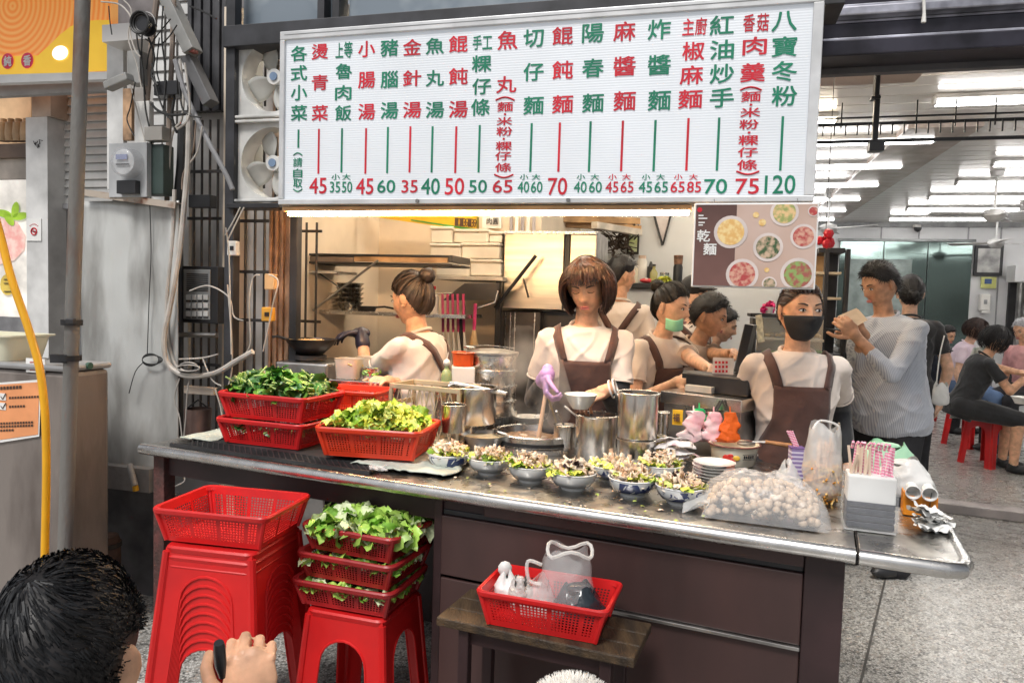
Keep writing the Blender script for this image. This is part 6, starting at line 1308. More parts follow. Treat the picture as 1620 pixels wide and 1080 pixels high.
t = thing('tongs', 'long dark tongs slanting across the steel range', 'tongs', P(1112, 682, 2.8)); MB().tube([P(1143, 634, 2.84), P(1112, 684, 2.76)], .004, 6).build('arm', BLACKM, t); MB().tube([P(1139, 634, 2.85), P(1110, 680, 2.77)], .004, 6).build('arm', BLACKM, t)
t = thing('order_card', 'pink and white order calendar card standing by the clerks', 'card', P(1147, 592, 3.05)); ppart(t, 'card', M('card_white', (.74, .70, .68), rough=.5), 1128, 566, 1160, 592, 3.06, .006, 0); mb = MB()
for r_ in range(3):
    for k in range(5): x, y = 1131 + 5.6 * k, 571 + 7 * r_; mb.add([P(x, y + 4, 3.055), P(x + 3.6, y + 4, 3.055), P(x + 3.6, y, 3.055), P(x, y, 3.055)], [(0, 1, 2, 3)])
mb.build('grid_print', RED, t, smooth=0, recalc=False); ppart(t, 'stand', BLACKM, 1134, 590, 1156, 612, 3.07, .04)
t = thing('register_screen', 'slanted black register screen beside the masked worker', 'screen', P(1175, 605, 3.0))
MB().hexa([P(1160, 588, 3.0), P(1174, 590, 3.0), P(1182, 590, 3.25), P(1168, 588, 3.25), P(1178, 512, 3.08), P(1192, 514, 3.08), P(1198, 514, 3.3), P(1184, 512, 3.3)]).build('display', BLACKP, t, smooth=0, bevel=.004); ppart(t, 'base', BLACKM, 1158, 590, 1196, 640, 3.1, .2); ppart(t, 'keypad', BLACKM, 1080, 592, 1158, 600, 3.1, .16); ppart(t, 'cover', M('magenta_edge', (.62, .04, .22), rough=.4), 1150, 593, 1161, 606, 3.05, .02)
# flowers, receipts and glass case behind the masked worker
t = thing('display_case', 'lit wooden display case with food behind the masked worker', 'display case', P(1240, 620, 3.9)); DW = M('case_wood', (.55, .36, .18), rough=.45, var=.15, scale=6)
ppart(t, 'top', BLACKM, 1190, 497, 1300, 503, 3.9, .35); ppart(t, 'back', DW, 1200, 503.5, 1298, 560, 4.2, .03); ppart(t, 'shelf', M('case_shelf', (.5, .42, .3), rough=.4), 1196, 535, 1300, 539, 3.92, .28); ppart(t, 'base', BLACKM, 1190, 562, 1300, 800, 3.9, .35); ppart(t, 'post', BLACKM, 1190, 503.5, 1196, 561.5, 3.9, .3); ppart(t, 'glass', GLASS, 1196.5, 503.5, 1298, 561.5, 3.9, .006, 0)
mb = MB()
for k in range(60): mb.ell(P(random.uniform(1205, 1296), 532, random.uniform(3.95, 4.1)) + V((0, 0, random.uniform(-.005, .02))), (random.uniform(.01, .025), .015, .012), 6)
mb.build('food', FY, t)
mb = MB()
for k in range(40): mb.ell(P(random.uniform(1205, 1296), 557, random.uniform(3.95, 4.1)), (random.uniform(.01, .025), .015, .012), 6)
mb.build('food', LETT[1], t)
t = thing('flower_pot', 'magenta flowers standing on the display case', 'flowers', P(1215, 497, 3.95)); MG = M('magenta', (.62, .02, .18), rough=.5, var=.2)
for k in range(7): leaf = MB(); c_ = P(1215 + random.uniform(-9, 9), 486 + random.uniform(-5, 4), 3.95 + random.uniform(-.03, .03)); [leaf_mesh(leaf, Matrix.Translation(c_) @ rand_rot(.9), .04, .03, .8, .6) for _ in range(6)]; leaf.build('bloom', MG, t, recalc=False)
MB().lathe([(0, 0), (.02, 0), (.03, .04), (0, .04)], 14, P(1215, 497, 3.95)).build('pot', M('pot_white', (.6, .6, .6), rough=.4), t)
t = thing('receipt_strip', 'pale receipt slips taped to the display case corner', 'receipt', P(1207, 540, 3.6))
for k, (x, y) in enumerate(((1197, 499), (1199, 520))): MB().hexa([P(x, y + 22, 3.7), P(x + 11, y + 20, 3.7), P(x + 11, y + 20, 3.705), P(x, y + 22, 3.705), P(x - 2, y, 3.7), P(x + 8, y - 2, 3.7), P(x + 8, y - 2, 3.705), P(x - 2, y, 3.705)]).build('slip', M('slip', (.66, .62, .45), rough=.6, var=.2, scale=40), t, smooth=0)
t = thing('black_rack', 'tall black framed shelving unit with cream upper shelves', 'rack', P(1318, 700, 4.3))
for x in (1297, 1330): ppart(t, 'post', BLACKM, x, 395, x + 6, 760, 4.3, .06)
ppart(t, 'top', BLACKM, 1297, 392, 1336, 400, 4.3, .3); ppart(t, 'side', BLACKM, 1305, 400.5, 1322, 560, 4.45, .03); ppart(t, 'back', DW, 1283, 405, 1304, 520, 4.6, .03)
for y in (430, 470, 520, 560, 600, 640, 690): ppart(t, 'shelf', BLACKM if y > 500 else M('shelf_cream', (.6, .5, .36), rough=.4), 1290, y, 1329.5, y + 4, 4.31, .26)  # upper shelves cream, lower ones black
t = thing('side_station', 'black side station stacked with trays behind the striped man', 'station', P(1345, 740, 4.5))
ppart(t, 'top', M('station_top', (.25, .25, .26), rough=.3, metal=.6), 1328, 552, 1372, 558, 4.4, .5); ppart(t, 'body', BLACKM, 1330, 559, 1370, 800, 4.42, .45); ppart(t, 'shelf', STEEL, 1328, 590, 1372, 593, 4.405, .02); ppart(t, 'shelf', STEEL, 1328, 616, 1372, 619, 4.405, .02); ppart(t, 'bin', M('bin_clear', (.5, .5, .52), rough=.3), 1340, 622, 1372, 660, 4.40, .02)
for k in range(4): tag(MB().lathe([(0, 0), (.10, .004), (.13, .02), (.125, .02), (0, .01)], 24, P(1352, 551, 4.6) + V((0, 0, .003 + .014 * k))).build('serving_plate', PORC, None), 'white plate stacked on the black side station', 'plate', 'plates on the side station')

# ---------------------------------------------------------------- dining room at the back
t = thing('wall_mirror', 'wide tinted mirror panel on the dining room wall', 'mirror', PT(1430, 545, 9.05)); MR = M('tinted_mirror', (.12, .16, .15), rough=.08, metal=.85, var=.2, scale=.7)
sm = [ST(PT(x, 460, 9.05))[0] for x in (1325, 1395, 1465, 1536)]; z0, z1 = PT(1430, 545, 9.05).z, PT(1430, 382, 9.05).z
for k in range(3): fbox('pane', MR, sm[k] + .005, sm[k + 1] - .005, 9.07, 9.10, z0, z1, t, .004)
fbox('frame', M('mirror_frame', (.20, .21, .21), rough=.4, metal=.5), sm[0] - .03, sm[3] + .03, 9.055, 9.10, z1 + .002, z1 + .04, t); fbox('frame', MATS['mirror_frame'], sm[0] - .03, sm[3] + .03, 9.055, 9.10, z0 - .04, z0 - .002, t)
a, b, c, d = fpx(1340, 410, 1440, 520, 9.06); fbox('film', M('frost_film', (.42, .50, .48), rough=.5, alpha=.6), a, b, 9.062, 9.066, c, d, t, 0)
t = thing('wall_picture', 'black framed photograph on the dining room wall', 'picture', PT(1565, 436, 9.0)); fq('frame', BLACKM, 1542, 388, 1587, 436, 9.05, .05, t); fq('print', M('photo_print', (.50, .50, .48), rough=.3, col2=(.2, .2, .2), scale=6), 1547, 393, 1582, 431, 9.04, .012, t, 0)
t = thing('wall_sticker', 'yellow green sticker below the framed photograph', 'sticker', PT(1564, 456, 9.05)); fq('sheet', M('sticker_lime', (.62, .64, .22), rough=.5), 1552, 438, 1576, 456, 9.08, .02, t, 0); fq('emblem', M('sticker_blue', (.05, .10, .25), rough=.5), 1558, 441, 1569, 449, 9.07, .012, t, 0)
t = thing('soap_dispenser', 'white wall dispenser below the yellow green sticker', 'dispenser', PT(1559, 495, 9.0)); fq('body', WPLAST, 1551, 465, 1568, 491, 9.0, .1, t, .02); fq('window', M('disp_grey', (.35, .36, .37), rough=.3), 1557, 474, 1562, 481, 8.99, .012, t); fq('tray', WPLAST, 1553, 491.5, 1567, 495, 8.97, .1, t)
t = thing('door_gap', 'dark doorway strip beside the framed photograph', 'doorway', PT(1598, 520, 9.05)); fq('opening', M('door_dark', (.03, .03, .032), rough=.6), 1591, 436, 1606, 640, 9.06, .05, t); fq('jamb', STEEL, 1606.5, 430, 1609, 640, 9.03, .06, t)
t = thing('metal_rack', 'grey slatted metal unit at the end of the dining wall', 'rack', PT(1625, 600, 8.8)); fq('top', GWALL, 1606, 420, 1660, 446, 8.7, .3, t)
for k in range(6): fq('slat', STEEL_D, 1610 + 8 * k, 447, 1613 + 8 * k, 560, 8.75, .1, t)
t = thing('security_camera', 'small black dome camera high on the dining wall', 'camera', PT(1452, 366, 8.9)); q = PT(1452, 362, 9.0); MB().lathe([(0, -.05), (.04, -.03), (.05, 0), (.05, .02), (0, .02)], 16, q).build('dome', BLACKP, t); MB().box(q + V((0, .03, .04)), (.08, .08, .04)).build('mount', WPLAST, t, smooth=0)
# fluorescent lamps
TUBE = M('cool_tube', (1, 1, 1), rough=.4, emit=9, ecol=(1.0, .97, .94)); FIX = M('fixture_white', (.72, .72, .72), rough=.4)
def lamp_kit():
    t = thing('tube_lamp', 'x', 'lamp'); MB().box((0, 0, .045), (1.22, .10, .03)).build('housing', FIX, t, smooth=0, bevel=.006); MB().box((-.605, 0, .016), (.02, .06, .028)).build('socket', FIX, t, smooth=0); MB().box((.605, 0, .016), (.02, .06, .028)).build('socket', FIX, t, smooth=0)
    for y in (-.022, .022): MB().tube([(-.594, y, .012), (.594, y, .012)], .014, 8).build('tube', TUBE, t)
    return kit(t)
LK = lamp_kit(); TUBE = M('kitchen_fill_tube', (1, 1, 1), rough=.4, emit=22, ecol=(1.0, .86, .66)); LK2 = lamp_kit(); LGp = 'fluorescent lamps across the ceiling'
sA = ST(PZ(1475, 150, CEILZ))[0]; tA = ST(PZ(1540, 148, CEILZ))[1]
for k, tt in enumerate((tA, 3.3, 4.3, 5.3, 6.3, 7.3, 8.3)):
    for j, s in enumerate((2.35, 4.15, 5.95)):
        if k == 0 and j == 0: continue
        off = (k - .5) * .05 if j else 0
        LK.put(F((sA + .62 if k == 0 else 3.95 + .62 + (k - 1) * .02) + (j - 1) * 1.9, tt, CEILZ - .063), -FA, 'white fluorescent lamp fixed on the glossy dining ceiling', LGp)
for s, tt in ((.45, .95), (.5, 1.6), (1.55, 1.0), (1.9, 2.6), (2.5, 1.5)): LK2.put(F(s, tt, CEILZ - .063), -FA, 'added unseen fluorescent lamp over the kitchen', 'added lamps over the kitchen')  # unseen lamps added to brighten the kitchen
# ceiling fans
def fan_kit():
    t = thing('ceiling_fan', 'x', 'fan'); MB().lathe([(0, .40), (.06, .40), (.05, .36), (.012, .35), (.012, .08), (.03, .07), (.09, .05), (.10, .0), (.07, -.03), (.05, -.05), (0, -.055)], 24).build('motor', FIX, t)
    for k in range(3):
        a = k * 2 * pi / 3; R_ = Matrix.Rotation(a, 4, 'Z'); MB().sheet(lambda u, v: R_ @ V((.09 + .46 * u, (v - .5) * (.10 + .04 * u), .015 + .02 * (v - .5))), 6, 2).build('blade', FIX, t, solid=.005)
    return kit(t)
FK = fan_kit()
for x, y, tt, lab in ((1578, 268, 4.9, 'white ceiling fan hanging over the front tables'), (1580, 322, 7.9, 'white ceiling fan far back over the dining room'), (1312, 330, 6.2, 'white ceiling fan near the partition end')):
    q = PT(x, y, tt); FK.put(V((q.x, q.y, CEILZ - .405)), x * .7, lab, 'ceiling fans')
# soffit, rolled shutter, hanging rails
tag(fbox('soffit', CEILB, ST(PT(1296, 140, 1.0))[0] - .6, ST(PT(1475, 140, 1.4))[0], .62, 1.75, CEILZ - .06, CEILZ - .005), 'brown wooden soffit under the ceiling behind the shutter', 'soffit')
tag(fbox('ceiling_duct', M('duct_brown', (.52, .44, .40), rough=.25, var=.1), ST(PT(1345, 290, 5))[0], ST(PT(1475, 290, 5))[0] - .25, 2.9, 8.2, CEILZ - .045, CEILZ - .003), 'long brown ceiling panel between the rows of lamps', 'panel')
ss0, ss1 = SW + .02, 5.5; zt = PT(1450, 95, .5).z
t = thing('rolling_shutter', 'dark rolled up steel shutter over the shop opening', 'shutter', F(3.5, .5, zt)); SHD = M('shutter_dark', (.035, .033, .045), rough=.35, metal=.5, var=.3); SHL = M('shutter_bright', (.55, .55, .62), rough=.3, metal=.7, var=.3)
z = zt
for k in range(9):
    h = .075 if k not in (2,) else .05; fbox('slat', SHD if k != 2 else SHL, ss0, ss1, .40 + (k % 2) * .035, .56, z, z + h - .014, t, .006); fbox('edge', SHL, ss0, ss1, .42 + (k % 2) * .03, .55, z + h - .0135, z + h - .001, t, .002); z += h
tag(MB().tube([PT(1461, -10, .38), PT(1462, 20, .38), PT(1461, 36, .38)], [.006, .006, .009], 8).build('pull_handle', WPLAST, None), 'pale pull rod hanging from the rolled shutter', 'rod')
o = fbox('wall_upper', MATS['soffit_dark'], SW + .02, 5.5, .57, .61, zt - .02, 4.2, bevel=0); struct(o)
t = thing('peg_rail', 'black hanging rail with a row of pegs under the ceiling', 'rail', PT(1450, 220, .95)); T_ = .95
for ya, yb, w in ((183, 182, .006), (193, 191, .012), (221, 219, .014)):
    z = PT(1450, ya, T_).z; fbox('rail', BLACKM, ss0, ss1, T_, T_ + .012, z - w / 2, z + w / 2, t, 0)
zp0, zp1, zc_ = PT(1450, 219, T_).z, PT(1450, 193, T_).z, CEILZ - .01
for k in range(34): s = ss0 + .02 + k * .0385 * 1.25; fbox('peg', BLACKM, s, s + .006, T_ - .008, T_ - .001, zp0 + .02, zp1, t, 0)
for k in range(8): s = ss0 + .04 + k * .155; fbox('hanger', BLACKM, s, s + .006, T_ + .0125, T_ + .018, zp1 - .02, zp1 + .1, t, 0)
t = thing('hanging_post', 'black hanging post with square block at its foot', 'post', PT(1386, 240, .9)); fq('post', BLACKM, 1382, 150, 1391, 232, .88, .03, t); fq('block', BLACKP, 1376, 221, 1400, 238, .86, .06, t); fq('collar', BLACKM, 1379, 152, 1394, 156, .87, .05, t)
MB().box(F(ST(PT(1386, 150, .9))[0], .9, (CEILZ + PT(1386, 152, .9).z) / 2), (.02, .02, CEILZ - PT(1386, 152, .9).z)).build('drop_rod', BLACKM, t, smooth=0)
t = thing('red_lantern', 'small red hanging ornament beside the poster', 'ornament', P(1306, 380, 3.6)); q = P(1306, 378, 3.6); [MB().ell(q + V((random.uniform(-.03, .03), random.uniform(-.02, .02), random.uniform(-.03, .03))), .024, 8).build('petal', RED, t) for _ in range(7)]; MB().tube([q, V((q.x, q.y, CEILZ))], .002, 5).build('cord', BCABLE, t)
# dining tables and stools
fl = .055
ST2 = stool_kit(REDP, .45, .13, .165)
def table(x, y, label, w=.9, d_=.6):
    q = PZ(x, y, .75 + fl); t = thing('dining_table', label, 'table', V((q.x, q.y, fl))); MB().box((q.x, q.y, .735 + fl), (w, d_, .03), rz=-FA).build('top', M('table_top', (.35, .24, .15), rough=.4, var=.15, scale=5), t, smooth=0, bevel=.005); MB().box((q.x, q.y, .70 + fl), (w - .1, d_ - .1, .038), rz=-FA).build('frame', BLACKM, t, smooth=0)
    for sx in (-1, 1):
        for sy in (-1, 1): A_ = FROT.to_3x3() @ V((sx * (w / 2 - .06), sy * (d_ / 2 - .06), 0)); MB().box((q.x + A_.x, q.y + A_.y, .35 + fl), (.035, .035, .66), rz=-FA).build('leg', BLACKM, t, smooth=0)
    return q
TQ = table(1800, 668, 'brown topped dining table beside the black shirted diner')
q = PZ(1612, 640, .75 + fl); KC2 = WB.put(V((q.x + .06, q.y + .05, .752 + fl)), 0, 'white bowl on the brown dining table', None, .8)
stool_list = [(1562, 735, 'red stool under the black shirted diner'), (1530, 705, 'red stool behind the black shirted diner'), (1508, 668, 'red stool under the pink shirted diner')]
for x, y, lab in stool_list: q = PZ(x, y, fl); ST2.put(V((q.x, q.y, fl)), .3, lab, 'red stools in the dining room')
# ---------------------------------------------------------------- people
def remesh(mb, vox, smooth=5):
    me = mb.mesh('tmp'); o = bpy.data.objects.new('tmp', me); COL.objects.link(o)
    md = o.modifiers.new('r', 'REMESH'); md.mode = 'VOXEL'; md.voxel_size = vox
    if smooth: s = o.modifiers.new('s', 'SMOOTH'); s.iterations = smooth; s.factor = .5
    dg = bpy.context.evaluated_depsgraph_get(); ev = o.evaluated_get(dg); m2 = ev.to_mesh()
    out = MB(); out.v = [tuple(v.co) for v in m2.vertices]; out.f = [tuple(p.vertices) for p in m2.polygons]
    ev.to_mesh_clear(); bpy.data.objects.remove(o); bpy.data.meshes.remove(me); return out
def ss(a, b, x): t = max(0, min(1, (x - a) / (b - a))); return t * t * (3 - 2 * t)
def head_pt(d):
    """surface of a head around the origin, face to -Y"""
    x, y, z = d.x * .073, d.y * .094, d.z * .116; t = d.z
    if t < 0:
        x *= 1 - .26 * (-t) ** 1.7
        if y > 0: y *= 1 - .55 * ss(.25, .95, -t)
        else: y *= 1 + .10 * ss(.5, .9, -t)
    if y < 0:
        y *= .95; g = lambda cx, cz, sx, sz: math.exp(-((x - cx) / sx) ** 2 - ((z - cz) / sz) ** 2)
        f = -y / .089
        dy = .010 * g(0, .0, .008, .022) + .019 * g(0, -.022, .0105, .013) + .007 * g(.011, -.028, .007, .007) + .007 * g(-.011, -.028, .007, .007)
        dy -= .009 * (g(.031, .006, .016, .011) + g(-.031, .006, .016, .011)); dy += .005 * (g(.028, .026, .025, .009) + g(-.028, .026, .025, .009))
        dy += .006 * g(0, -.058, .020, .010) + .009 * g(0, -.092, .020, .016) + .004 * (g(.045, -.02, .02, .02) + g(-.045, -.02, .02, .02)); dy -= .003 * g(0, -.072, .018, .006)
        y -= dy * ss(.1, .5, f)
    return V((x, y, z))
def head_mesh(mb, Hm, hs):
    n, m = 72, 60; rings = []
    for j in range(1, m):
        el = -pi / 2 + pi * j / m; rings.append([Hm @ (head_pt(V((cos(el) * sin(q), -cos(el) * cos(q), sin(el)))) * hs) for q in [2 * pi * i / n for i in range(n)]])
    mb.loft(rings)
    for s in (-1, 1):
        E = Hm @ Matrix.Translation(V((s * .073, .008, -.004)) * hs) @ Matrix.Rotation(s * .55, 4, 'Z')
        mb.ell((0, 0, 0), (.009 * hs, .019 * hs, .031 * hs), 14, E); mb.ell(V((s * .006, .004, .004)) * hs, (.006 * hs, .021 * hs, .026 * hs), 12, E); mb.ell(V((0, -.004, -.024)) * hs, (.007 * hs, .010 * hs, .010 * hs), 8, E)
RB = random.Random(3)
HLINE = [(0, .58), (40, .52), (65, .26), (80, .14), (100, .12), (116, -.36), (140, -.62), (180, -.66)]
def hline(phi):
    a = abs(math.degrees(phi)) % 360
    if a > 180: a = 360 - a
    for (x0, y0), (x1, y1) in zip(HLINE[:-1], HLINE[1:]):
        if a <= x1: return y0 + (y1 - y0) * (a - x0) / (x1 - x0)
    return -.66
def hdir(phi, t): c = sqrt(max(0, 1 - t * t)); return V((c * sin(phi), -c * cos(phi), t))
def ribbon(mb, pts, cen, w0, w1, tw=.45):
    o = len(mb.v); n = len(pts); jt = V((RB.gauss(0, tw), RB.gauss(0, tw), RB.gauss(0, tw)))
    for i, p in enumerate(pts):
        tg = (pts[min(i + 1, n - 1)] - pts[max(i - 1, 0)]); nr = (p - cen).normalized() + jt; sd_ = tg.cross(nr)
        sd_ = sd_.normalized() if sd_.length > 1e-9 else V((1, 0, 0)); w = w0 + (w1 - w0) * i / (n - 1); mb.v += [tuple(p - sd_ * w), tuple(p + sd_ * w)]
    mb.f += [(o + 2 * i, o + 2 * i + 1, o + 2 * i + 3, o + 2 * i + 2) for i in range(n - 1)]
def hair(Hm, hs, style, mat, parent, n=500, seed=0, vol=.014, fw=.0016):
    rnd = random.Random(seed); mb = MB(); cen = Hm @ V((0, 0, -.02))
    def S(phi, t, off): d = hdir(phi, t); return Hm @ (head_pt(d) * hs + d * off * hs)
    # close cap
    rings = []
    for j in range(13):
        v = j / 12; ring = []
        for i in range(48):
            ph = 2 * pi * i / 48 - pi; h = hline(ph) + .03; t = h + (.985 - h) * v; off = vol * (.35 + .65 * min(1, v * 3)) * (1 + .22 * noise.noise(V((cos(ph) * 3, sin(ph) * 3, v * 4 + seed)))) ; ring.append(S(ph, t, off))
        rings.append(ring)
    mb.loft(rings, False); mb.f.append(tuple(len(mb.v) - 48 + k for k in range(48)))
    bun = V((0, .085, .075)) if style == 'bun' else V((0, .10, -.01)) if style == 'low' else None
    for k in range(n):
        ph = rnd.uniform(-pi, pi); h = hline(ph); o1 = vol * rnd.uniform(.7, 1.45); wob = rnd.gauss(0, .06)
        if style == 'short':
            t = h + (.99 - h) * rnd.random(); d = hdir(ph, t); root = head_pt(d) * hs + d * vol * .8 * hs
            dirn = (d * rnd.uniform(.25, .7) + V((rnd.gauss(0, .25), .35 if d.y > -.3 else -.45, -.55 if abs(d.z) < .6 else .05))).normalized(); L_ = rnd.uniform(.010, .022) * hs
            pts = [Hm @ root, Hm @ (root + dirn * L_ * .5), Hm @ (root + dirn * L_ + V((0, 0, -.004)))]; ribbon(mb, pts, cen, fw, fw * .3)
        elif style in ('bob', 'long'):
            end = (-.52 if style == 'bob' else -1.9) + rnd.uniform(-.2, .14); p0 = ph; sgn = 1 if (p0 > .25 or p0 < -pi + .25) else -1
            if abs(p0) < .9: tgt = rnd.uniform(1.05, 1.35) * sgn
            else: tgt = p0
            if abs(p0) < .75 and rnd.random() < .5: end = rnd.uniform(.26, .5); tgt = p0 + rnd.gauss(.3, .2)
            pts = []
            for i in range(9):
                u = i / 8; t = .95 + (end - .95) * u; pa_ = p0 + (tgt - p0) * ss(.05, .55, u) + wob * sin(5 * u + k)
                if t > -.62: q = S(pa_, max(-.62, min(.97, t)), o1 * (.8 + .9 * ss(0, .6, u)))
                else: q = S(pa_, -.62, o1 * 1.5 - (-.62 - t) * .02) + Hm.to_3x3() @ V((0, 0, (t + .62) * .116 * hs))
                pts.append(q)
            ribbon(mb, pts, cen, fw * 1.4, fw * .7)
        else:
            t = h + rnd.random() ** 1.5 * (.9 - h) * .6; a = hdir(ph, t); bd = bun.normalized(); pts = []
            for i in range(8):
                u = i / 7; d = (a * (1 - u) + bd * u); d = d.normalized() if d.length > .05 else bd; pts.append(Hm @ (head_pt(d) * hs + d * (o1 * (.7 + .3 * sin(pi * u))) * hs))
            ribbon(mb, pts, cen, fw * 1.4, fw * .8)
    if bun is not None:
        B = Hm @ (bun * hs + bun.normalized() * .022 * hs); mb.ell(B, .034 * hs, 14)
        for k in range(90):
            ax = V((rnd.gauss(0, 1), rnd.gauss(0, 1), rnd.gauss(0, 1))).normalized(); u_ = ax.orthogonal().normalized(); w_ = ax.cross(u_); q0 = rnd.uniform(0, 6.3)
            ribbon(mb, [B + (u_ * cos(q0 + .35 * i) + w_ * sin(q0 + .35 * i)) * .037 * hs for i in range(6)], B, fw, fw * .6)
    return mb.build('hair', mat, parent, smooth=70, recalc=False)
def hand(wr, d, n, side, curl=.5, spread=.08, sc=1.0, thumb=.6, vox=.0035):
    """palm and five fingers from the wrist along d, palm facing n; side +1 puts the thumb on n x d"""
    d = d.normalized(); n = (n - d * n.dot(d)).normalized(); s = n.cross(d) * side; mb = MB(); k = sc
    pc = wr + d * .048 * k; A = Matrix(((s.x, d.x, n.x, pc.x), (s.y, d.y, n.y, pc.y), (s.z, d.z, n.z, pc.z), (0, 0, 0, 1)))
    mb.ell((0, 0, 0), (.041 * k, .052 * k, .016 * k), 14, A); mb.ell((.024 * k, -.015 * k, .006 * k), (.018 * k, .03 * k, .016 * k), 10, A); mb.caps(wr - d * .02 * k, wr + d * .02 * k, .026 * k, .030 * k)
    for i, (off, L_, r) in enumerate(((.030, .072, .0090), (.010, .080, .0092), (-.011, .075, .0088), (-.030, .058, .0078))):
        p = wr + d * (.088 - abs(i - 1) * .005) * k + s * off * k; a = .15; fd = (d + s * off * spread * 20 * .3).normalized()
        for j, f in enumerate((.45, .32, .25)):
            a += curl * (.75, .95, .7)[j]; q = p + (fd * cos(a) + n * sin(a)) * L_ * f * k; mb.caps(p, q, r * k * (.96 - .08 * j), r * k * (.90 - .08 * j), 10); mb.ell(p, r * k * (1.12 - .06 * j), 8); p = q
    p = wr + d * .022 * k + s * .030 * k; td_ = (d * .65 + s * .75 + n * .35 * thumb).normalized()
    for j, f in enumerate((.040, .032, .026)):
        q = p + td_ * f * k; mb.caps(p, q, (.0125, .0110, .0098)[j] * k, (.0112, .0100, .0085)[j] * k, 10); p = q; td_ = (td_ + n * thumb * .5 + d * .15 - s * .35 * thumb).normalized()
    return remesh(mb, vox, 2)
def ik(a, c, l1, l2, pole):
    v = c - a; D = v.length
    if D > (l1 + l2) * .999: c = a + v.normalized() * (l1 + l2) * .999; v = c - a; D = v.length
    x = (l1 * l1 - l2 * l2 + D * D) / (2 * D); h = sqrt(max(0, l1 * l1 - x * x)); u = v / D; p = pole - u * pole.dot(u); p = p.normalized() if p.length > 1e-6 else u.orthogonal()
    return a + u * x + p * h, c
SKIN = [M('skin_warm', (.70, .395, .245), rough=.46, var=.13, scale=28, bump=.08, bscale=260), M('skin_light', (.70, .43, .30), rough=.46, var=.12, scale=28, bump=.08, bscale=260), M('skin_tan', (.52, .28, .165), rough=.46, var=.13, scale=28, bump=.08, bscale=260)]
for m_ in SKIN: b_ = m_.node_tree.nodes['Principled BSDF']; b_.inputs['Subsurface Weight'].default_value = .12; b_.inputs['Subsurface Radius'].default_value = (.012, .005, .003); b_.inputs['Subsurface Scale'].default_value = 1.0
HAIRB = M('hair_black', (.013, .011, .011), rough=.5, var=.3, scale=30, spec=.4); HAIRBR = M('hair_brown', (.040, .017, .012), rough=.46, var=.4, scale=40, spec=.45); HAIRG = M('hair_grey', (.42, .42, .44), rough=.45, var=.25, scale=30)
TEE = M('tee_beige', (.68, .595, .535), rough=.85, var=.05, scale=5, bump=.35, bscale=16, sheen=.2); APR = M('apron_brown', (.085, .036, .027), rough=.8, col2=(.045, .022, .018), span=(.35, .8), scale=7, detail=8, bump=.4, bscale=22, sheen=.2)
BLKF = M('black_fabric', (.016, .017, .020), rough=.85, var=.3, bump=.4, bscale=20, sheen=.2); PANT = M('dark_trousers', (.018, .018, .022), rough=.85, var=.3, bump=.4, bscale=14)
LIP = M('lips', (.48, .15, .13), rough=.4); EYEW = M('eye_white', (.72, .70, .68), rough=.2); EYED = M('eye_dark', (.02, .012, .01), rough=.12); BROW = M('brow', (.03, .018, .014), rough=.6)
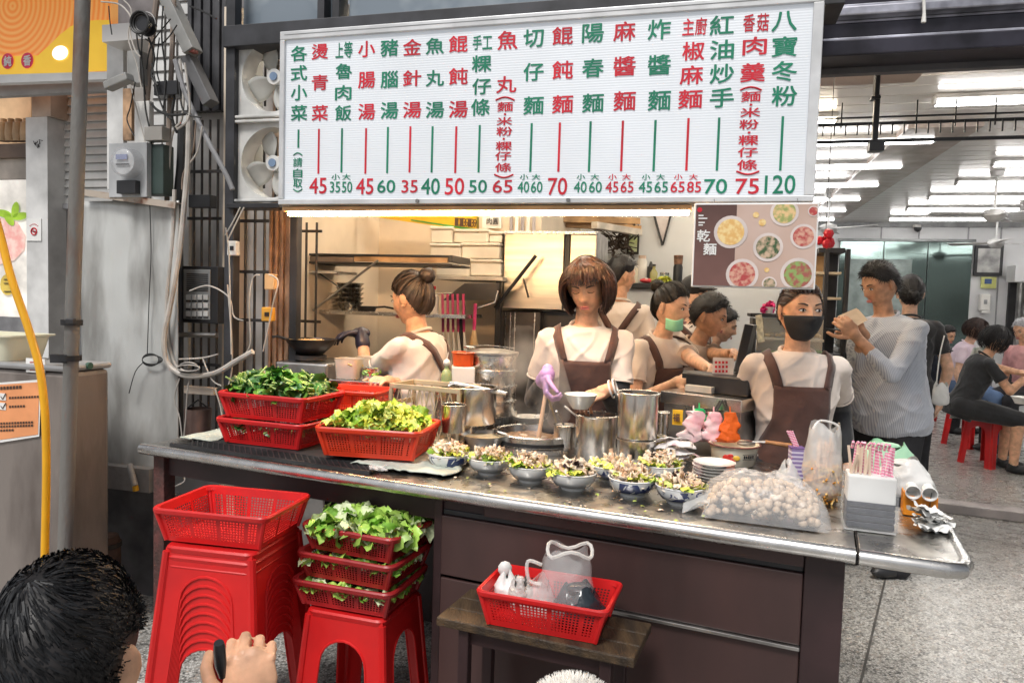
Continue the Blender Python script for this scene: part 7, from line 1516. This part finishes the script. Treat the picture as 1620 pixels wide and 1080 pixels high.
def person(label, head, yaw, H=1.62, lean=.0, side=0., hyaw=0., hpit=0., hrol=0., wr=None, wl=None, pole=(.35, .5, -.8), sit=False, floor=0., skin=0, hs=1.0, wide=1.0,
           shirt=TEE, sleeve=.55, cover=None, apron=False, pants=PANT, hairst='short', hairm=HAIRB, hn=350, eyes='open', mask=None, gloveR=None, gloveL=None, handcfg=None, vox=.010, facial=True, bulk=0., group=None, strap=None, strapmat=None, hvol=.014, legs=True):
    """yaw 0 faces the street (-Y); wr, wl are world places of the wrists seen on the picture's side of -X and +X"""
    U = Matrix.Rotation(lean, 4, 'X') @ Matrix.Rotation(side, 4, 'Y'); k = H
    up = lambda x, y, z: U @ V((x, y, z - .53 * k))                      # upper body point relative to the hip
    hc = up(0, -.012 * k, .935 * k) + V((0, -.012, 0)) * 0
    R3 = Matrix.Rotation(yaw, 4, 'Z'); hip = head - R3 @ hc; W = Matrix.Translation(hip) @ R3; Wi = W.inverted(); fz = floor - hip.z
    root = thing('person', label, 'person', V((hip.x, hip.y, floor)), group)
    Hm = Matrix.Translation(hc) @ Matrix.Rotation(hyaw, 4, 'Z') @ Matrix.Rotation(hpit, 4, 'X') @ Matrix.Rotation(hrol, 4, 'Y')
    def torso(mb, g, z0=.50, z1=.9):
        n = 24; rings = []
        for z, rx, ry, oy in ((.47, .088, .066, .0), (.50, .098, .070, .004), (.55, .094, .066, .0), (.60, .084, .060, -.002), (.65, .083, .061, -.002), (.71, .092, .068, -.004), (.765, .100, .067, 0), (.795, .103, .058, .002), (.812, .086, .050, .003), (.826, .060, .043, .002), (.836, .034, .033, .002)):
            if z < z0 or z > z1: continue
            bu = bulk * math.exp(-((z - .60) / .09) ** 2)
            rings.append([up((rx * k * wide + g + bu) * cos(q), (ry * k * wide + g + bu * 1.3) * sin(q) + oy * k - bu * .5, z * k) for q in [2 * pi * i / n for i in range(n)]])
        mb.loft(rings); return mb
    sh = {s: up(s * .099 * k * wide, 0, .798 * k) for s in (-1, 1)}; arm = {}
    for s, w_ in ((-1, wr), (1, wl)):
        t_ = Wi @ w_ if w_ is not None else sh[s] + V((s * .05, -.04, -.31 * k)); pl2 = V((pole[0] * s, pole[1], pole[2]))
        e, c = ik(sh[s], t_, .172 * k, .150 * k, pl2); arm[s] = (sh[s], e, c)
    body = MB(); torso(body, 0, .52); body.caps(up(0, 0, .82 * k), hc + V((0, .012, -.05)), .050 * hs, .046 * hs)
    for s in (-1, 1):
        a, e, c = arm[s]; body.caps(a, e, .043 * k / 1.6 * (.9 + .1 * wide), .036 * k / 1.6); body.caps(e, c, .037 * k / 1.6, .025 * k / 1.6)
    trs = MB(); feet = []
    if legs:
        for s in (-1, 1):
            h0 = V((s * .052 * k, .0, -.01))
            if sit: kn = h0 + V((s * .03, -.26 * k, max(fz + .28 * k, -.06))); an = V((kn.x + s * .01, kn.y + .02, fz + .07))
            else: kn = V((s * .058 * k, -.015, fz + (0 - fz) * .53)); an = V((s * .062 * k, .01, fz + .08))
            body.caps(h0, kn, .050 * k, .036 * k); body.caps(kn, an, .036 * k, .022 * k); trs.caps(h0 + V((0, 0, .02)), kn, .066 * k + bulk * .2, .047 * k)
            if not (sit and sit == 'shorts'): trs.caps(kn, an + V((0, 0, -.02)), .047 * k, .042 * k)
            feet.append(MB().ell(V((an.x, an.y - .06, fz + .04)), (.045, .125, .04), 12).ell(V((an.x, an.y, fz + .06)), (.04, .05, .05), 10))
        trs.ell(V((0, .0, -.01)), (.094 * k * wide, .066 * k * wide + bulk * .4, .06 * k), 16)
    full = remesh(body, vox, 4)
    hc_ = handcfg or {}
    for s in (-1, 1):
        a, e, c = arm[s]; cfg = hc_.get(s, {}); dd = (Wi.to_3x3() @ cfg['d']) if 'd' in cfg else (c - e); nn = (Wi.to_3x3() @ cfg['n']) if 'n' in cfg else V((-s * .8, -.3, -.5))
        hm = hand(c, dd, nn, cfg.get('side', -s), cfg.get('curl', .45), .08, k / 1.68 * cfg.get('sc', 1.0), cfg.get('thumb', .6), cfg.get('vox', .005))
        gl = gloveR if s == -1 else gloveL
        if gl is not None:
            g_ = hm; mb = MB(); mb.add(g_.v, g_.f, W); mb.caps(W @ (c + (e - c).normalized() * .06), W @ c, .036, .032, 12); mb.build('glove', gl, root, smooth=60, recalc=False)
        else: full.add(hm.v, hm.f)
    head_mesh(full, Hm, hs)
    bo = MB().add(full.v, full.f, W); bo.build('body', SKIN[skin], root, smooth=75, recalc=False)
    # shirt
    sm_ = MB(); torso(sm_, .013, .46, .84)
    sm_.caps(up(-.10 * k * wide, 0, .797 * k), up(0, 0, .806 * k), .048 * k / 1.6, .050 * k / 1.6); sm_.caps(up(.10 * k * wide, 0, .797 * k), up(0, 0, .806 * k), .048 * k / 1.6, .050 * k / 1.6)
    for s in (-1, 1):
        a, e, c = arm[s]; r0 = .0495 * k / 1.6 * (.85 + .15 * wide)
        if sleeve <= 1: sm_.ell(a, r0, 14); sm_.tube([a, a.lerp(e, sleeve * .5), a.lerp(e, sleeve)], [r0, r0 * 1.0, r0 * 1.07], 16)
        else: sm_.caps(a, e, r0, r0 * .86); sm_.caps(e, e.lerp(c, sleeve - 1), r0 * .86, r0 * .66)
    cl = remesh(sm_, vox * .9, 5); vs = []
    for p in cl.v:
        p = V(p); q = p * 1; f = .004 * noise.noise(V((p.x * 7, p.y * 7, p.z * 14 + k * 7))) + .007 * (max(0, 1 - 3.2 * abs(noise.noise(V((p.x * 5, p.y * 5 + head.x, p.z * 7 + p.x * 6))))) ** 1.5) + .006 * (max(0, 1 - 3.5 * abs(noise.noise(V((p.x * 9 + 4, p.y * 9, p.z * 10 - p.x * 8 + head.x))))) ** 1.5) - .005; d = V((p.x, p.y, 0)); d = d.normalized() if d.length > 1e-6 else V((1, 0, 0)); vs.append(p + d * f)
    cl.v = [tuple(v) for v in vs]; so_ = MB().add(cl.v, cl.f, W).build('shirt', shirt, root, smooth=75, recalc=False)
    ring = [up(.041 * k * cos(q), .041 * k * sin(q) - .003 * k, (.8345 + .013 * sin(q)) * k) for q in [2 * pi * i / 24 for i in range(25)]]
    mb = MB(); mb.tube([W @ p for p in ring], .008, 6, False); mb.build('collar', shirt, so_)
    if sleeve <= 1:
        for s in (-1, 1):
            a, e, c = arm[s]; q_ = a.lerp(e, sleeve); A_ = frame_at(q_, (e - a).orthogonal(), e - a); MB().tube([W @ (A_ @ V((cos(i * pi / 10) * .0525 * k / 1.6, sin(i * pi / 10) * .0525 * k / 1.6, 0))) for i in range(21)], .0045, 6, False).build('sleeve_hem', shirt, so_)
    if legs:
        t2 = remesh(trs, .012, 4); MB().add(t2.v, t2.f, W).build('trousers', pants, root, smooth=75, recalc=False); [MB().add(f_.v, f_.f, W).build('shoe', BLACKP, root, smooth=60) for f_ in feet]
    if cover:
        for s in (-1, 1):
            a, e, c = arm[s]; mb = MB(); mb.caps(W @ a.lerp(e, sleeve * .8), W @ e, .047 * k / 1.6, .043 * k / 1.6); mb.caps(W @ e, W @ e.lerp(c, .93), .044 * k / 1.6, .031 * k / 1.6); r_ = remesh(mb, .006, 3); r_.build('arm_sleeve', cover, root, smooth=70, recalc=False)
    bvh = None
    if apron or strap:
        bvh = BVHTree.FromPolygons([V(v) for v in cl.v], cl.f)
        def front(x, z, off=.007, back=False):
            o = up(x, -.6 if not back else .6, z); d = U.to_3x3() @ V((0, 1 if not back else -1, 0)); hit = bvh.ray_cast(o, d)[0]
            return (hit - d * off) if hit is not None else up(x, -.09 if not back else .09, z)
    if apron:
        mb = MB()
        def ap(u, v):
            z = .755 * k + (.50 - .755) * k * v; w = (.066 + .030 * ss(.25, .75, v)) * k * wide; return W @ front((u - .5) * 2 * w, z)
        mb.sheet(ap, 18, 22); bib = mb.build('apron_bib', APR, root, smooth=75, solid=.004, recalc=False)
        mb = MB(); mb.sheet(lambda u, v: W @ (up((u - .5) * 2 * (.10 + .02 * v) * k * wide, -.095 * k * wide - bulk + .07 * k * (abs(u - .5) * 2) ** 2.5 - .012 * sin(9 * u) * v, .525 * k) + V((0, 0, -v * min(.30 * k, -fz * .6)))), 18, 12); mb.build('apron_skirt', APR, root, smooth=75, solid=.004, recalc=False)
        for s in (-1, 1):
            pts = [front(s * (.056 + .020 * i / 7) * k, (.75 + .072 * i / 7) * k, .006) for i in range(8)]; top = pts[-1]
            bk = [front(s * (.076 - .12 * i / 9) * k, (.822 - .19 * i / 9) * k, .006, True) for i in range(10)]; path = pts + [pts[-1].lerp(bk[0], .33) + V((0, 0, .016)), pts[-1].lerp(bk[0], .66) + V((0, 0, .016))] + bk
            mb = MB(); cen = up(0, 0, .72 * k); o_ = 0; ribbon(mb, [W @ p for p in path], W @ cen, .0125 * k, .0125 * k, 0); mb.build('strap', APR, bib, smooth=75, solid=.004, recalc=False)
        MB().tube([W @ up(.100 * k * wide * cos(q) * 1.05, .082 * k * wide * sin(q), .585 * k) for q in [pi * .0 + pi * i / 12 for i in range(13)]], .009, 6).build('waist_tie', APR, root)
    if strap:
        path = [front(-.06 * k + .14 * k * i / 9, (.81 - .27 * i / 9) * k, .006, True) for i in range(10)]; mb = MB(); ribbon(mb, [W @ p for p in path], W @ up(0, 0, .7 * k), .012, .012, 0); mb.build('bag_strap', strapmat or BLKF, root, smooth=75, solid=.003, recalc=False)
    # face
    HW = W @ Hm
    if facial:
        for s in (-1, 1):
            if eyes == 'open':
                p = V((s * .031, -.0815, .006)) * hs; ey_ = MB().ell(p, (.0125 * hs, .006 * hs, .0058 * hs), 12, HW).build('eye', EYEW, root); MB().ell(p + V((.0015, -.0035, .0)) * hs, (.0056 * hs, .004 * hs, .0056 * hs), 10, HW).build('iris', EYED, ey_)
            lid = [HW @ (V((s * (.031 + .0145 * (i / 4 - 1)), -.0855 + .004 * abs(i / 4 - 1) ** 2, .0062 + (.0068 if eyes == 'open' else -.004) * (1 - (i / 4 - 1) ** 2) + (0 if eyes == 'open' else .0))) * hs) for i in range(9)]; MB().tube(lid, .0016 * hs, 5).build('lashes', EYED, root)
            br = [HW @ (V((s * (.014 + .034 * i / 6), -.0895 + .010 * (i / 6) ** 2, .0255 + .006 * sin(pi * i / 6 * .75))) * hs) for i in range(7)]; MB().tube(br, [.0022 * hs, .003 * hs, .0032 * hs, .003 * hs, .0026 * hs, .002 * hs, .001 * hs], 6).build('eyebrow', BROW, root)
        if not mask:
            for dz, ry in ((-.0545, .0036), (-.0625, .0046)): MB().ell(V((0, -.0905, dz)) * hs, (.021 * hs, .0055 * hs, ry * hs), 14, HW).build('lips', LIP, root)
    if mask:
        mb = MB(); mb.sheet(lambda u, v: HW @ ((lambda dd: head_pt(dd) * hs + dd * (.008 + .010 * (1 - abs(2 * u - 1)) * sin(pi * min(1, v * 1.1))) * hs)(hdir((u - .5) * 2 * 1.32, -.90 + .80 * v - .06 * abs(2 * u - 1) * (v - .4)))), 24, 12); mb.build('face_mask', mask, root, smooth=80, solid=.002, recalc=False)
        for s in (-1, 1):
            for zz in (-.055, -.012): MB().tube([HW @ (V((s * .058, -.045, zz)) * hs), HW @ (V((s * .078, -.005, -.01)) * hs), HW @ (V((s * .078, .018, 0)) * hs)], .0013, 5).build('ear_loop', mask, root)
    if hairst: hair(HW, hs, hairst, hairm, root, hn, int(abs(head.x) * 1000), hvol)
    return root, W, Hm, arm

# cook with the brown bob at the cauldron
LAV = M('lavender_glove', (.50, .30, .62), rough=.35, var=.1, bump=.4, bscale=30)
wR, wL = P(866, 592, 2.93), P(958, 618, 2.78)
pr = person('woman in beige tee and brown apron with bobbed hair ladling noodles into a bowl', P(930, 455, 3.02), radians(-4), 1.62, .10, 0, radians(-14), radians(19), radians(-4), wR, wL, (.22, .75, -.5), hs=.99, wide=.98, sleeve=.62, cover=BLKF, apron=True, hairst='bob', hairm=HAIRBR, hn=2600,
       eyes='closed', gloveR=LAV, handcfg={-1: dict(d=V((-.05, -.35, -1)), n=V((1, 0, -.1)), curl=1.0, side=-1), 1: dict(d=V((-.8, -.35, -.35)), n=V((-.2, .1, -1)), curl=.75, side=1, vox=.0035)}, vox=.008, hvol=.020)
t = thing('held_bowl', 'white bowl held in the hand of the cook at the cauldron', 'bowl', P(918, 640, 2.68)); q = P(918, 646, 2.66); MB().lathe([(0, 0), (.03, 0), (.05, .03), (.060, .052), (.058, .053), (.047, .03), (.028, .006), (0, .006)], 32, q).build('body', PORC, t); MB().tube([q + V((cos(a) * .06, sin(a) * .06, .053)) for a in [2 * pi * i / 32 for i in range(33)]], .0018, 6, False).build('rim', PORC, t)
t = thing('bangle', 'pair of white beaded bangles on the wrist of the cook', 'bangle', wL)
for k in range(2):
    c_ = wL + V((.022 + .016 * k, .006, .006 + .006 * k)); A = frame_at(c_, V((.3, 1, 0)), V((-.85, .25, -.3))); MB().tube([A @ V((cos(a) * .034, sin(a) * .034, 0)) for a in [2 * pi * i / 20 for i in range(21)]], .004, 6, False).build('ring', WPLAST, t)
t = thing('noodle_stick', 'long pale wooden stick held over the cauldron', 'stick', P(852, 690, 2.9)); MB().tube([P(863, 624, 2.9), P(852, 692, 2.88)], [.008, .009], 8).build('stick', M('stick_wood', (.62, .42, .28), rough=.5, var=.1), t); MB().tube([P(866, 624, 2.93), P(880, 668, 2.95)], .004, 6).build('stick', M('stick_olive', (.40, .30, .08), rough=.5), t)
# masked worker
person('woman in beige tee, brown apron and black face mask standing behind the counter', P(1266, 492, 2.86), radians(-6), 1.60, 0, 0, radians(10), radians(2), 0, P(1182, 735, 2.92), P(1343, 735, 2.92), (.25, .8, -.3), skin=0, hs=1.02, wide=1.0, sleeve=.66, cover=BLKF, apron=True, hairst='low', hairm=HAIRBR, hn=700, mask=M('black_mask', (.014, .014, .016), rough=.75), vox=.008, hvol=.009)
# left cook
person('woman in beige tee with hair bun reaching to the wok', P(652, 474, 3.42), radians(-112), 1.58, .10, 0, radians(-8), radians(12), 0, P(618, 604, 3.2), P(572, 527, 3.5), (.3, .2, -.9), hs=1.06, wide=1.14, sleeve=.6, apron=True, hairst='bun', hairm=M('hair_dark_brown', (.05, .035, .028), rough=.45, var=.3, scale=30), hn=600, gloveL=M('navy_glove', (.02, .018, .04), rough=.4), handcfg={1: dict(curl=.5, d=V((-1, .1, -.05)), n=V((0, -.2, -1))), -1: dict(curl=.9)}, bulk=.02)
# clerks
person('woman with black bun and green mask pulled down reaching over the register', P(1062, 486, 3.62), radians(38), 1.58, .22, 0, radians(10), radians(10), 0, P(1068, 606, 3.35), P(1122, 584, 3.25), (.3, .4, -.8), skin=1, hs=.98, sleeve=.62, apron=True, hairst='bun', hn=500, handcfg={1: dict(curl=.3)})
q = P(1066, 512, 3.54); MB_ = MB().sheet(lambda u, v: q + V(((u - .5) * .085, -.03 * sin(pi * u) - .01, (v - .5) * .055 - .01 * sin(pi * u))), 10, 6); tag(MB_.build('green_mask', M('mint_mask', (.25, .62, .42), rough=.7), None, solid=.002), 'mint green face mask hanging at the chin of the bun haired clerk', 'mask')
person('man in tan tee and brown apron bending over the register', P(1122, 500, 4.0), radians(50), 1.66, .30, 0, radians(8), radians(16), 0, P(1118, 604, 3.8), P(1162, 560, 3.6), (.3, .5, -.8), skin=2, hs=1.0, sleeve=.6, shirt=M('tee_tan', (.42, .33, .26), rough=.85, bump=.35, bscale=16), apron=True, hairst='short', hn=600, hvol=.022)
person('worker in beige tee seen from behind with crossed brown apron straps', P(982, 436, 4.45), radians(165), 1.60, .0, 0, radians(-55), radians(8), 0, None, None, skin=0, hs=.98, sleeve=.6, apron=True, hairst='short', hairm=HAIRB, hn=500, facial=False, hvol=.02)
person('worker in dark cap partly hidden by the noodle poster', P(1098, 470, 4.5), radians(40), 1.64, .05, 0, 0, 0, 0, None, None, skin=1, sleeve=.6, apron=True, hairst='short', hn=300)
q = P(1098, 462, 4.5); t = thing('dark_cap', 'dark cap on the head of the worker behind the poster', 'cap', q); MB().ell(q + V((0, 0, .035)), (.085, .105, .075), 16).build('crown', BLKF, t); MB().ell(q + V((.06, -.09, .02)), (.06, .06, .008), 14).build('brim', BLKF, t)
PLAID = m_stripes('plaid', (.05, .06, .17), (.42, .44, .52), 26, (.9, -.3, 0), .62, (0, 0, 1))
person('customer in navy plaid shirt bending at the far side of the register', P(1142, 514, 4.9), radians(70), 1.66, .35, 0, 0, radians(20), 0, None, None, skin=1, shirt=PLAID, sleeve=.7, hairst='short', hn=350)
# standing man with the menu
STRW = m_stripes('fine_stripe_b', (.50, .53, .58), (.30, .33, .41), 120, (1, 0, .35), .6)
wA, wB = P(1354, 532, 3.72), P(1364, 526, 3.84)
person('stout man in striped shirt and black trousers reading a paper menu', P(1392, 450, 3.98), radians(-72), 1.76, .14, 0, radians(-4), radians(24), 0, wB, wA, (.3, .3, -.9), skin=2, hs=1.04, wide=1.22, shirt=STRW, sleeve=1.55, hairst='short', hn=1400, bulk=.04, handcfg={1: dict(curl=.8, d=V((-.6, -.1, .6)), n=V((-.2, .6, .3))), -1: dict(curl=.8, d=V((-.6, .1, .6)))}, vox=.009, hvol=.016)
t = thing('paper_menu', 'tan folded paper menu held up by the striped man', 'menu', P(1350, 520, 3.75)); MB().hexa([P(1340, 524, 3.72), P(1372, 506, 3.78), P(1372, 506, 3.785), P(1340, 524, 3.725), P(1325, 500, 3.78), P(1355, 487, 3.84), P(1355, 487, 3.845), P(1325, 500, 3.785)]).build('sheet', M('menu_tan', (.62, .47, .33), rough=.7, var=.06), t, smooth=0)
MB().hexa([P(1341, 524, 3.715), P(1373, 506, 3.77), P(1373, 506, 3.774), P(1341, 524, 3.719), P(1328, 503, 3.76), P(1358, 489, 3.82), P(1358, 489, 3.824), P(1328, 503, 3.764)]).build('page', MATS['menu_tan'], t, smooth=0)
t = thing('tote_bag', 'small white tote bag hanging behind the striped man', 'bag', P(1487, 640, 4.3)); q = P(1487, 642, 4.3); bagshape('bag', MATS['bag_white'], q, .05, .03, .13, .7, 51., t); MB().tube(catmull([q + V((-.03, 0, .12)), q + V((-.02, 0, .3)), q + V((.0, 0, .42))], 4), .004, 6).build('strap', WPLAST, t)
person('dark haired person in black standing behind the striped man', P(1440, 464, 4.9), radians(160), 1.64, 0, 0, 0, 0, 0, None, None, (.6, .2, -.6), skin=1, shirt=BLKF, sleeve=.6, hairst='low', hn=400, facial=False)
# diners
PINKT = M('tee_pink', (.70, .58, .66), rough=.85, var=.06, bump=.3, bscale=16); DENIM = M('denim', (.12, .20, .36), rough=.85, var=.15)
person('woman in pale pink tee with shoulder length hair eating at a table', P(1543, 521, 7.6), radians(50), 1.58, .25, 0, 0, radians(18), 0, None, None, sit=True, floor=fl, skin=1, shirt=PINKT, pants=DENIM, sleeve=.55, hairst='bob', hairm=HAIRBR, hn=500)
person('person in black tee and shorts with black hair leaning over the table', P(1576, 538, 6.5), radians(75), 1.64, .36, 0, 0, radians(20), 0, P(1630, 590, 6.3), P(1625, 592, 6.1), (.3, .3, -.8), sit='shorts', floor=fl, skin=0, shirt=BLKF, pants=BLKF, sleeve=.6, hairst='bob', hairm=HAIRB, hn=600, hvol=.024)
person('grey haired person in pink top on the far side of the table', P(1618, 522, 7.4), radians(-70), 1.60, .2, 0, 0, radians(20), 0, None, None, sit=True, floor=fl, skin=0, shirt=M('top_pink', (.68, .36, .36), rough=.85), sleeve=.6, hairst='short', hairm=HAIRG, hn=400)
person('seated person in dark clothes in front of the tinted mirror', P(1498, 530, 8.7), radians(20), 1.62, .2, 0, 0, radians(20), 0, None, None, sit=True, floor=fl, skin=0, shirt=M('navy_top', (.02, .025, .04), rough=.85), sleeve=1.8, hairst='short', hn=300)
t = thing('jacket', 'pale patterned jacket draped beside the black shirted diner', 'jacket', P(1530, 660, 7.4)); q0, q1 = P(1552, 548, 6.7), P(1515, 660, 6.7); MB().sheet(lambda u, v: q0.lerp(q1, v) + V((-.06 + .14 * u - .05 * v * 0, .02 * sin(8 * v + 4 * u), .03 * (u - .5))), 8, 20).build('cloth', m_stripes('jacket_check', (.62, .62, .58), (.30, .36, .32), 14, (1, 0, 0), .7, (0, 0, 1)), t, solid=.02)
for x, y in ((1528, 652), (1534, 662)): MB().tube([P(x, y, 6.6), P(x + 5, y - 60, 6.6)], .01, 6).build('strap', WPLAST, t)
# foreground diner with pen and the table
TT = M('table_tile', (.66, .65, .63), rough=.35, var=.05)
tz = .76; a_ = PZ(225, 1045, tz)
t = thing('tiled_table', 'pale tile topped table in front of the seated writer', 'table', V((a_.x, a_.y, 0)))
tc0 = PZ(330, 1052, tz); tr = Matrix.Translation((tc0.x - .30, tc0.y - .34, 0)) @ Matrix.Rotation(radians(-14), 4, 'Z')
for i in range(2):
    for j in range(2): MB().box((-.16 + .322 * i, -.16 + .322 * j, tz - .012), (.318, .318, .024), tr).build('tile', TT, t, smooth=0, bevel=.003)
MB().box((0, 0, tz - .05), (.64, .64, .05), tr).build('frame', BLACKM, t, smooth=0)
for sx in (-1, 1):
    for sy in (-1, 1): MB().box((sx * .29, sy * .29, (tz - .076) / 2), (.035, .035, tz - .076), tr).build('leg', BLACKM, t, smooth=0)
hd = P(96, 1056, .82); wrt = P(396, 1130, .95)
pr = person('person with short black hair sitting at the tiled table holding a pen, seen from behind', hd, radians(186), 1.70, .18, 0, radians(0), radians(14), 0, wrt, V((hd.x - .2, hd.y + .25, .80)), (.5, .2, -.9), sit=True, floor=0., skin=0, hs=1.02, shirt=M('tee_dark', (.05, .05, .06), rough=.85), sleeve=.6, hairst='short', hn=0, facial=False,
       handcfg={-1: dict(d=V((-.10, .25, 1)), n=V((-.25, 1, -.2)), curl=1.15, vox=.0025, side=-1, thumb=1.0, sc=.88)}, hvol=.010)
root, W, Hm, arm = pr; HW = W @ Hm; mb = MB(); rnd = random.Random(5)
for k in range(11000):
    ph = rnd.uniform(-pi, pi); h = hline(ph); t_ = h + (.995 - h) * rnd.random(); d = hdir(ph, t_); cr = V((.15, .55, .8)).normalized(); rt = head_pt(d) * 1.02 + d * .009
    if -.25 < t_ < .3 and 1.2 < abs(ph) < 1.85: continue
    fl_ = (d - cr * d.dot(cr)); fl_ = fl_.normalized() if fl_.length > .05 else V((1, 0, 0)); sw = d.cross(fl_); fl_ = (fl_ + sw * (.5 + .5 * noise.noise(d * 3)) + V((noise.noise(d * 6), noise.noise(d * 6 + V((5, 0, 0))), 0)) * .5).normalized()
    L_ = rnd.uniform(.25, .55); o0 = rnd.uniform(.006, .016); pts = []
    for i in range(4): e = (d + fl_ * L_ * i / 3).normalized(); pts.append(head_pt(e) * 1.02 + e * (o0 + .004 * sin(i + k) * .5 - .002 * i))
    ribbon(mb, [HW @ p for p in pts], HW @ V((0, 0, 0)), .0010, .0003)
mb.build('hair_strands', M('hair_bluish', (.013, .014, .016), rough=.52, var=.4, scale=30, spec=.3), root, smooth=0, recalc=False)
t = thing('black_pen', 'black marker pen held upright in the hand of the writer', 'pen', P(350, 1040, .93)); MB().tube([P(346, 1016, .89), P(347, 1024, .893), P(349, 1050, .90), P(352, 1070, .91)], [.006, .0075, .0075, .004], 10).build('barrel', BLACKP, t); MB().tube([P(347.5, 1018, .895), P(349, 1034, .905)], .0015, 5).build('clip', BLACKP, t)
# steam over the cauldron
stm = bpy.data.materials.new('steam'); stm.use_nodes = True; nt_ = stm.node_tree; nt_.nodes.clear(); out_ = _n(nt_, 'ShaderNodeOutputMaterial'); pv = _n(nt_, 'ShaderNodeVolumePrincipled'); pv.inputs['Color'].default_value = (.95, .93, .9, 1)
tc = _n(nt_, 'ShaderNodeTexCoord'); nz = _n(nt_, 'ShaderNodeTexNoise'); nz.inputs['Scale'].default_value = 7; nt_.links.new(tc.outputs['Object'], nz.inputs[0]); mr = _n(nt_, 'ShaderNodeMapRange'); mr.inputs[1].default_value = .42; mr.inputs[2].default_value = .75; mr.inputs[4].default_value = 5.0; nt_.links.new(nz.outputs[0], mr.inputs[0]); nt_.links.new(mr.outputs[0], pv.inputs['Density']); nt_.links.new(pv.outputs[0], out_.inputs['Volume'])
mb = MB(); mb.loft([[V((pcz.x - .06 * (z / .4) ** 2 + cos(q) * r_, pcz.y + sin(q) * r_, CT + .07 + z)) for q in [2 * pi * i / 20 for i in range(20)]] for z, r_ in ((0, .10), (.05, .14), (.15, .15), (.28, .13), (.38, .08), (.42, .03))])
tag(mb.build('steam', stm, None), 'faint white steam rising from the noodle cauldron', 'steam', None, 'stuff')
# fluffy white hat of a passer-by
hp = P(907, 1142, 1.15); FUR = M('white_fur', (.78, .76, .72), rough=.8, sheen=.5); t = thing('fur_hat', 'fluffy white fur hat top at the edge of the counter bench', 'hat', hp)
MB().ell(hp, (.075, .085, .06), 20).build('crown', FUR, t); mb = MB()
for k in range(2600):
    d = V((rnd.gauss(0, 1), rnd.gauss(0, 1), abs(rnd.gauss(0, 1)))).normalized(); p = hp + V((d.x * .075, d.y * .085, d.z * .06)); e = (d + V((rnd.gauss(0, .4), rnd.gauss(0, .4), rnd.gauss(0, .3)))).normalized(); ribbon(mb, [p, p + e * .007, p + e * .014], hp, .0009, .0002)
mb.build('fur', FUR, t, smooth=0, recalc=False)
person('short person under the fluffy white hat standing before the bench', hp + V((0, 0, -.10)), radians(180), 1.1, 0, hairst='short', hn=100, facial=False, shirt=M('coat_white', (.6, .6, .58), rough=.85), sleeve=1.6, hs=.85)
for k_ in KITS: k_.done()
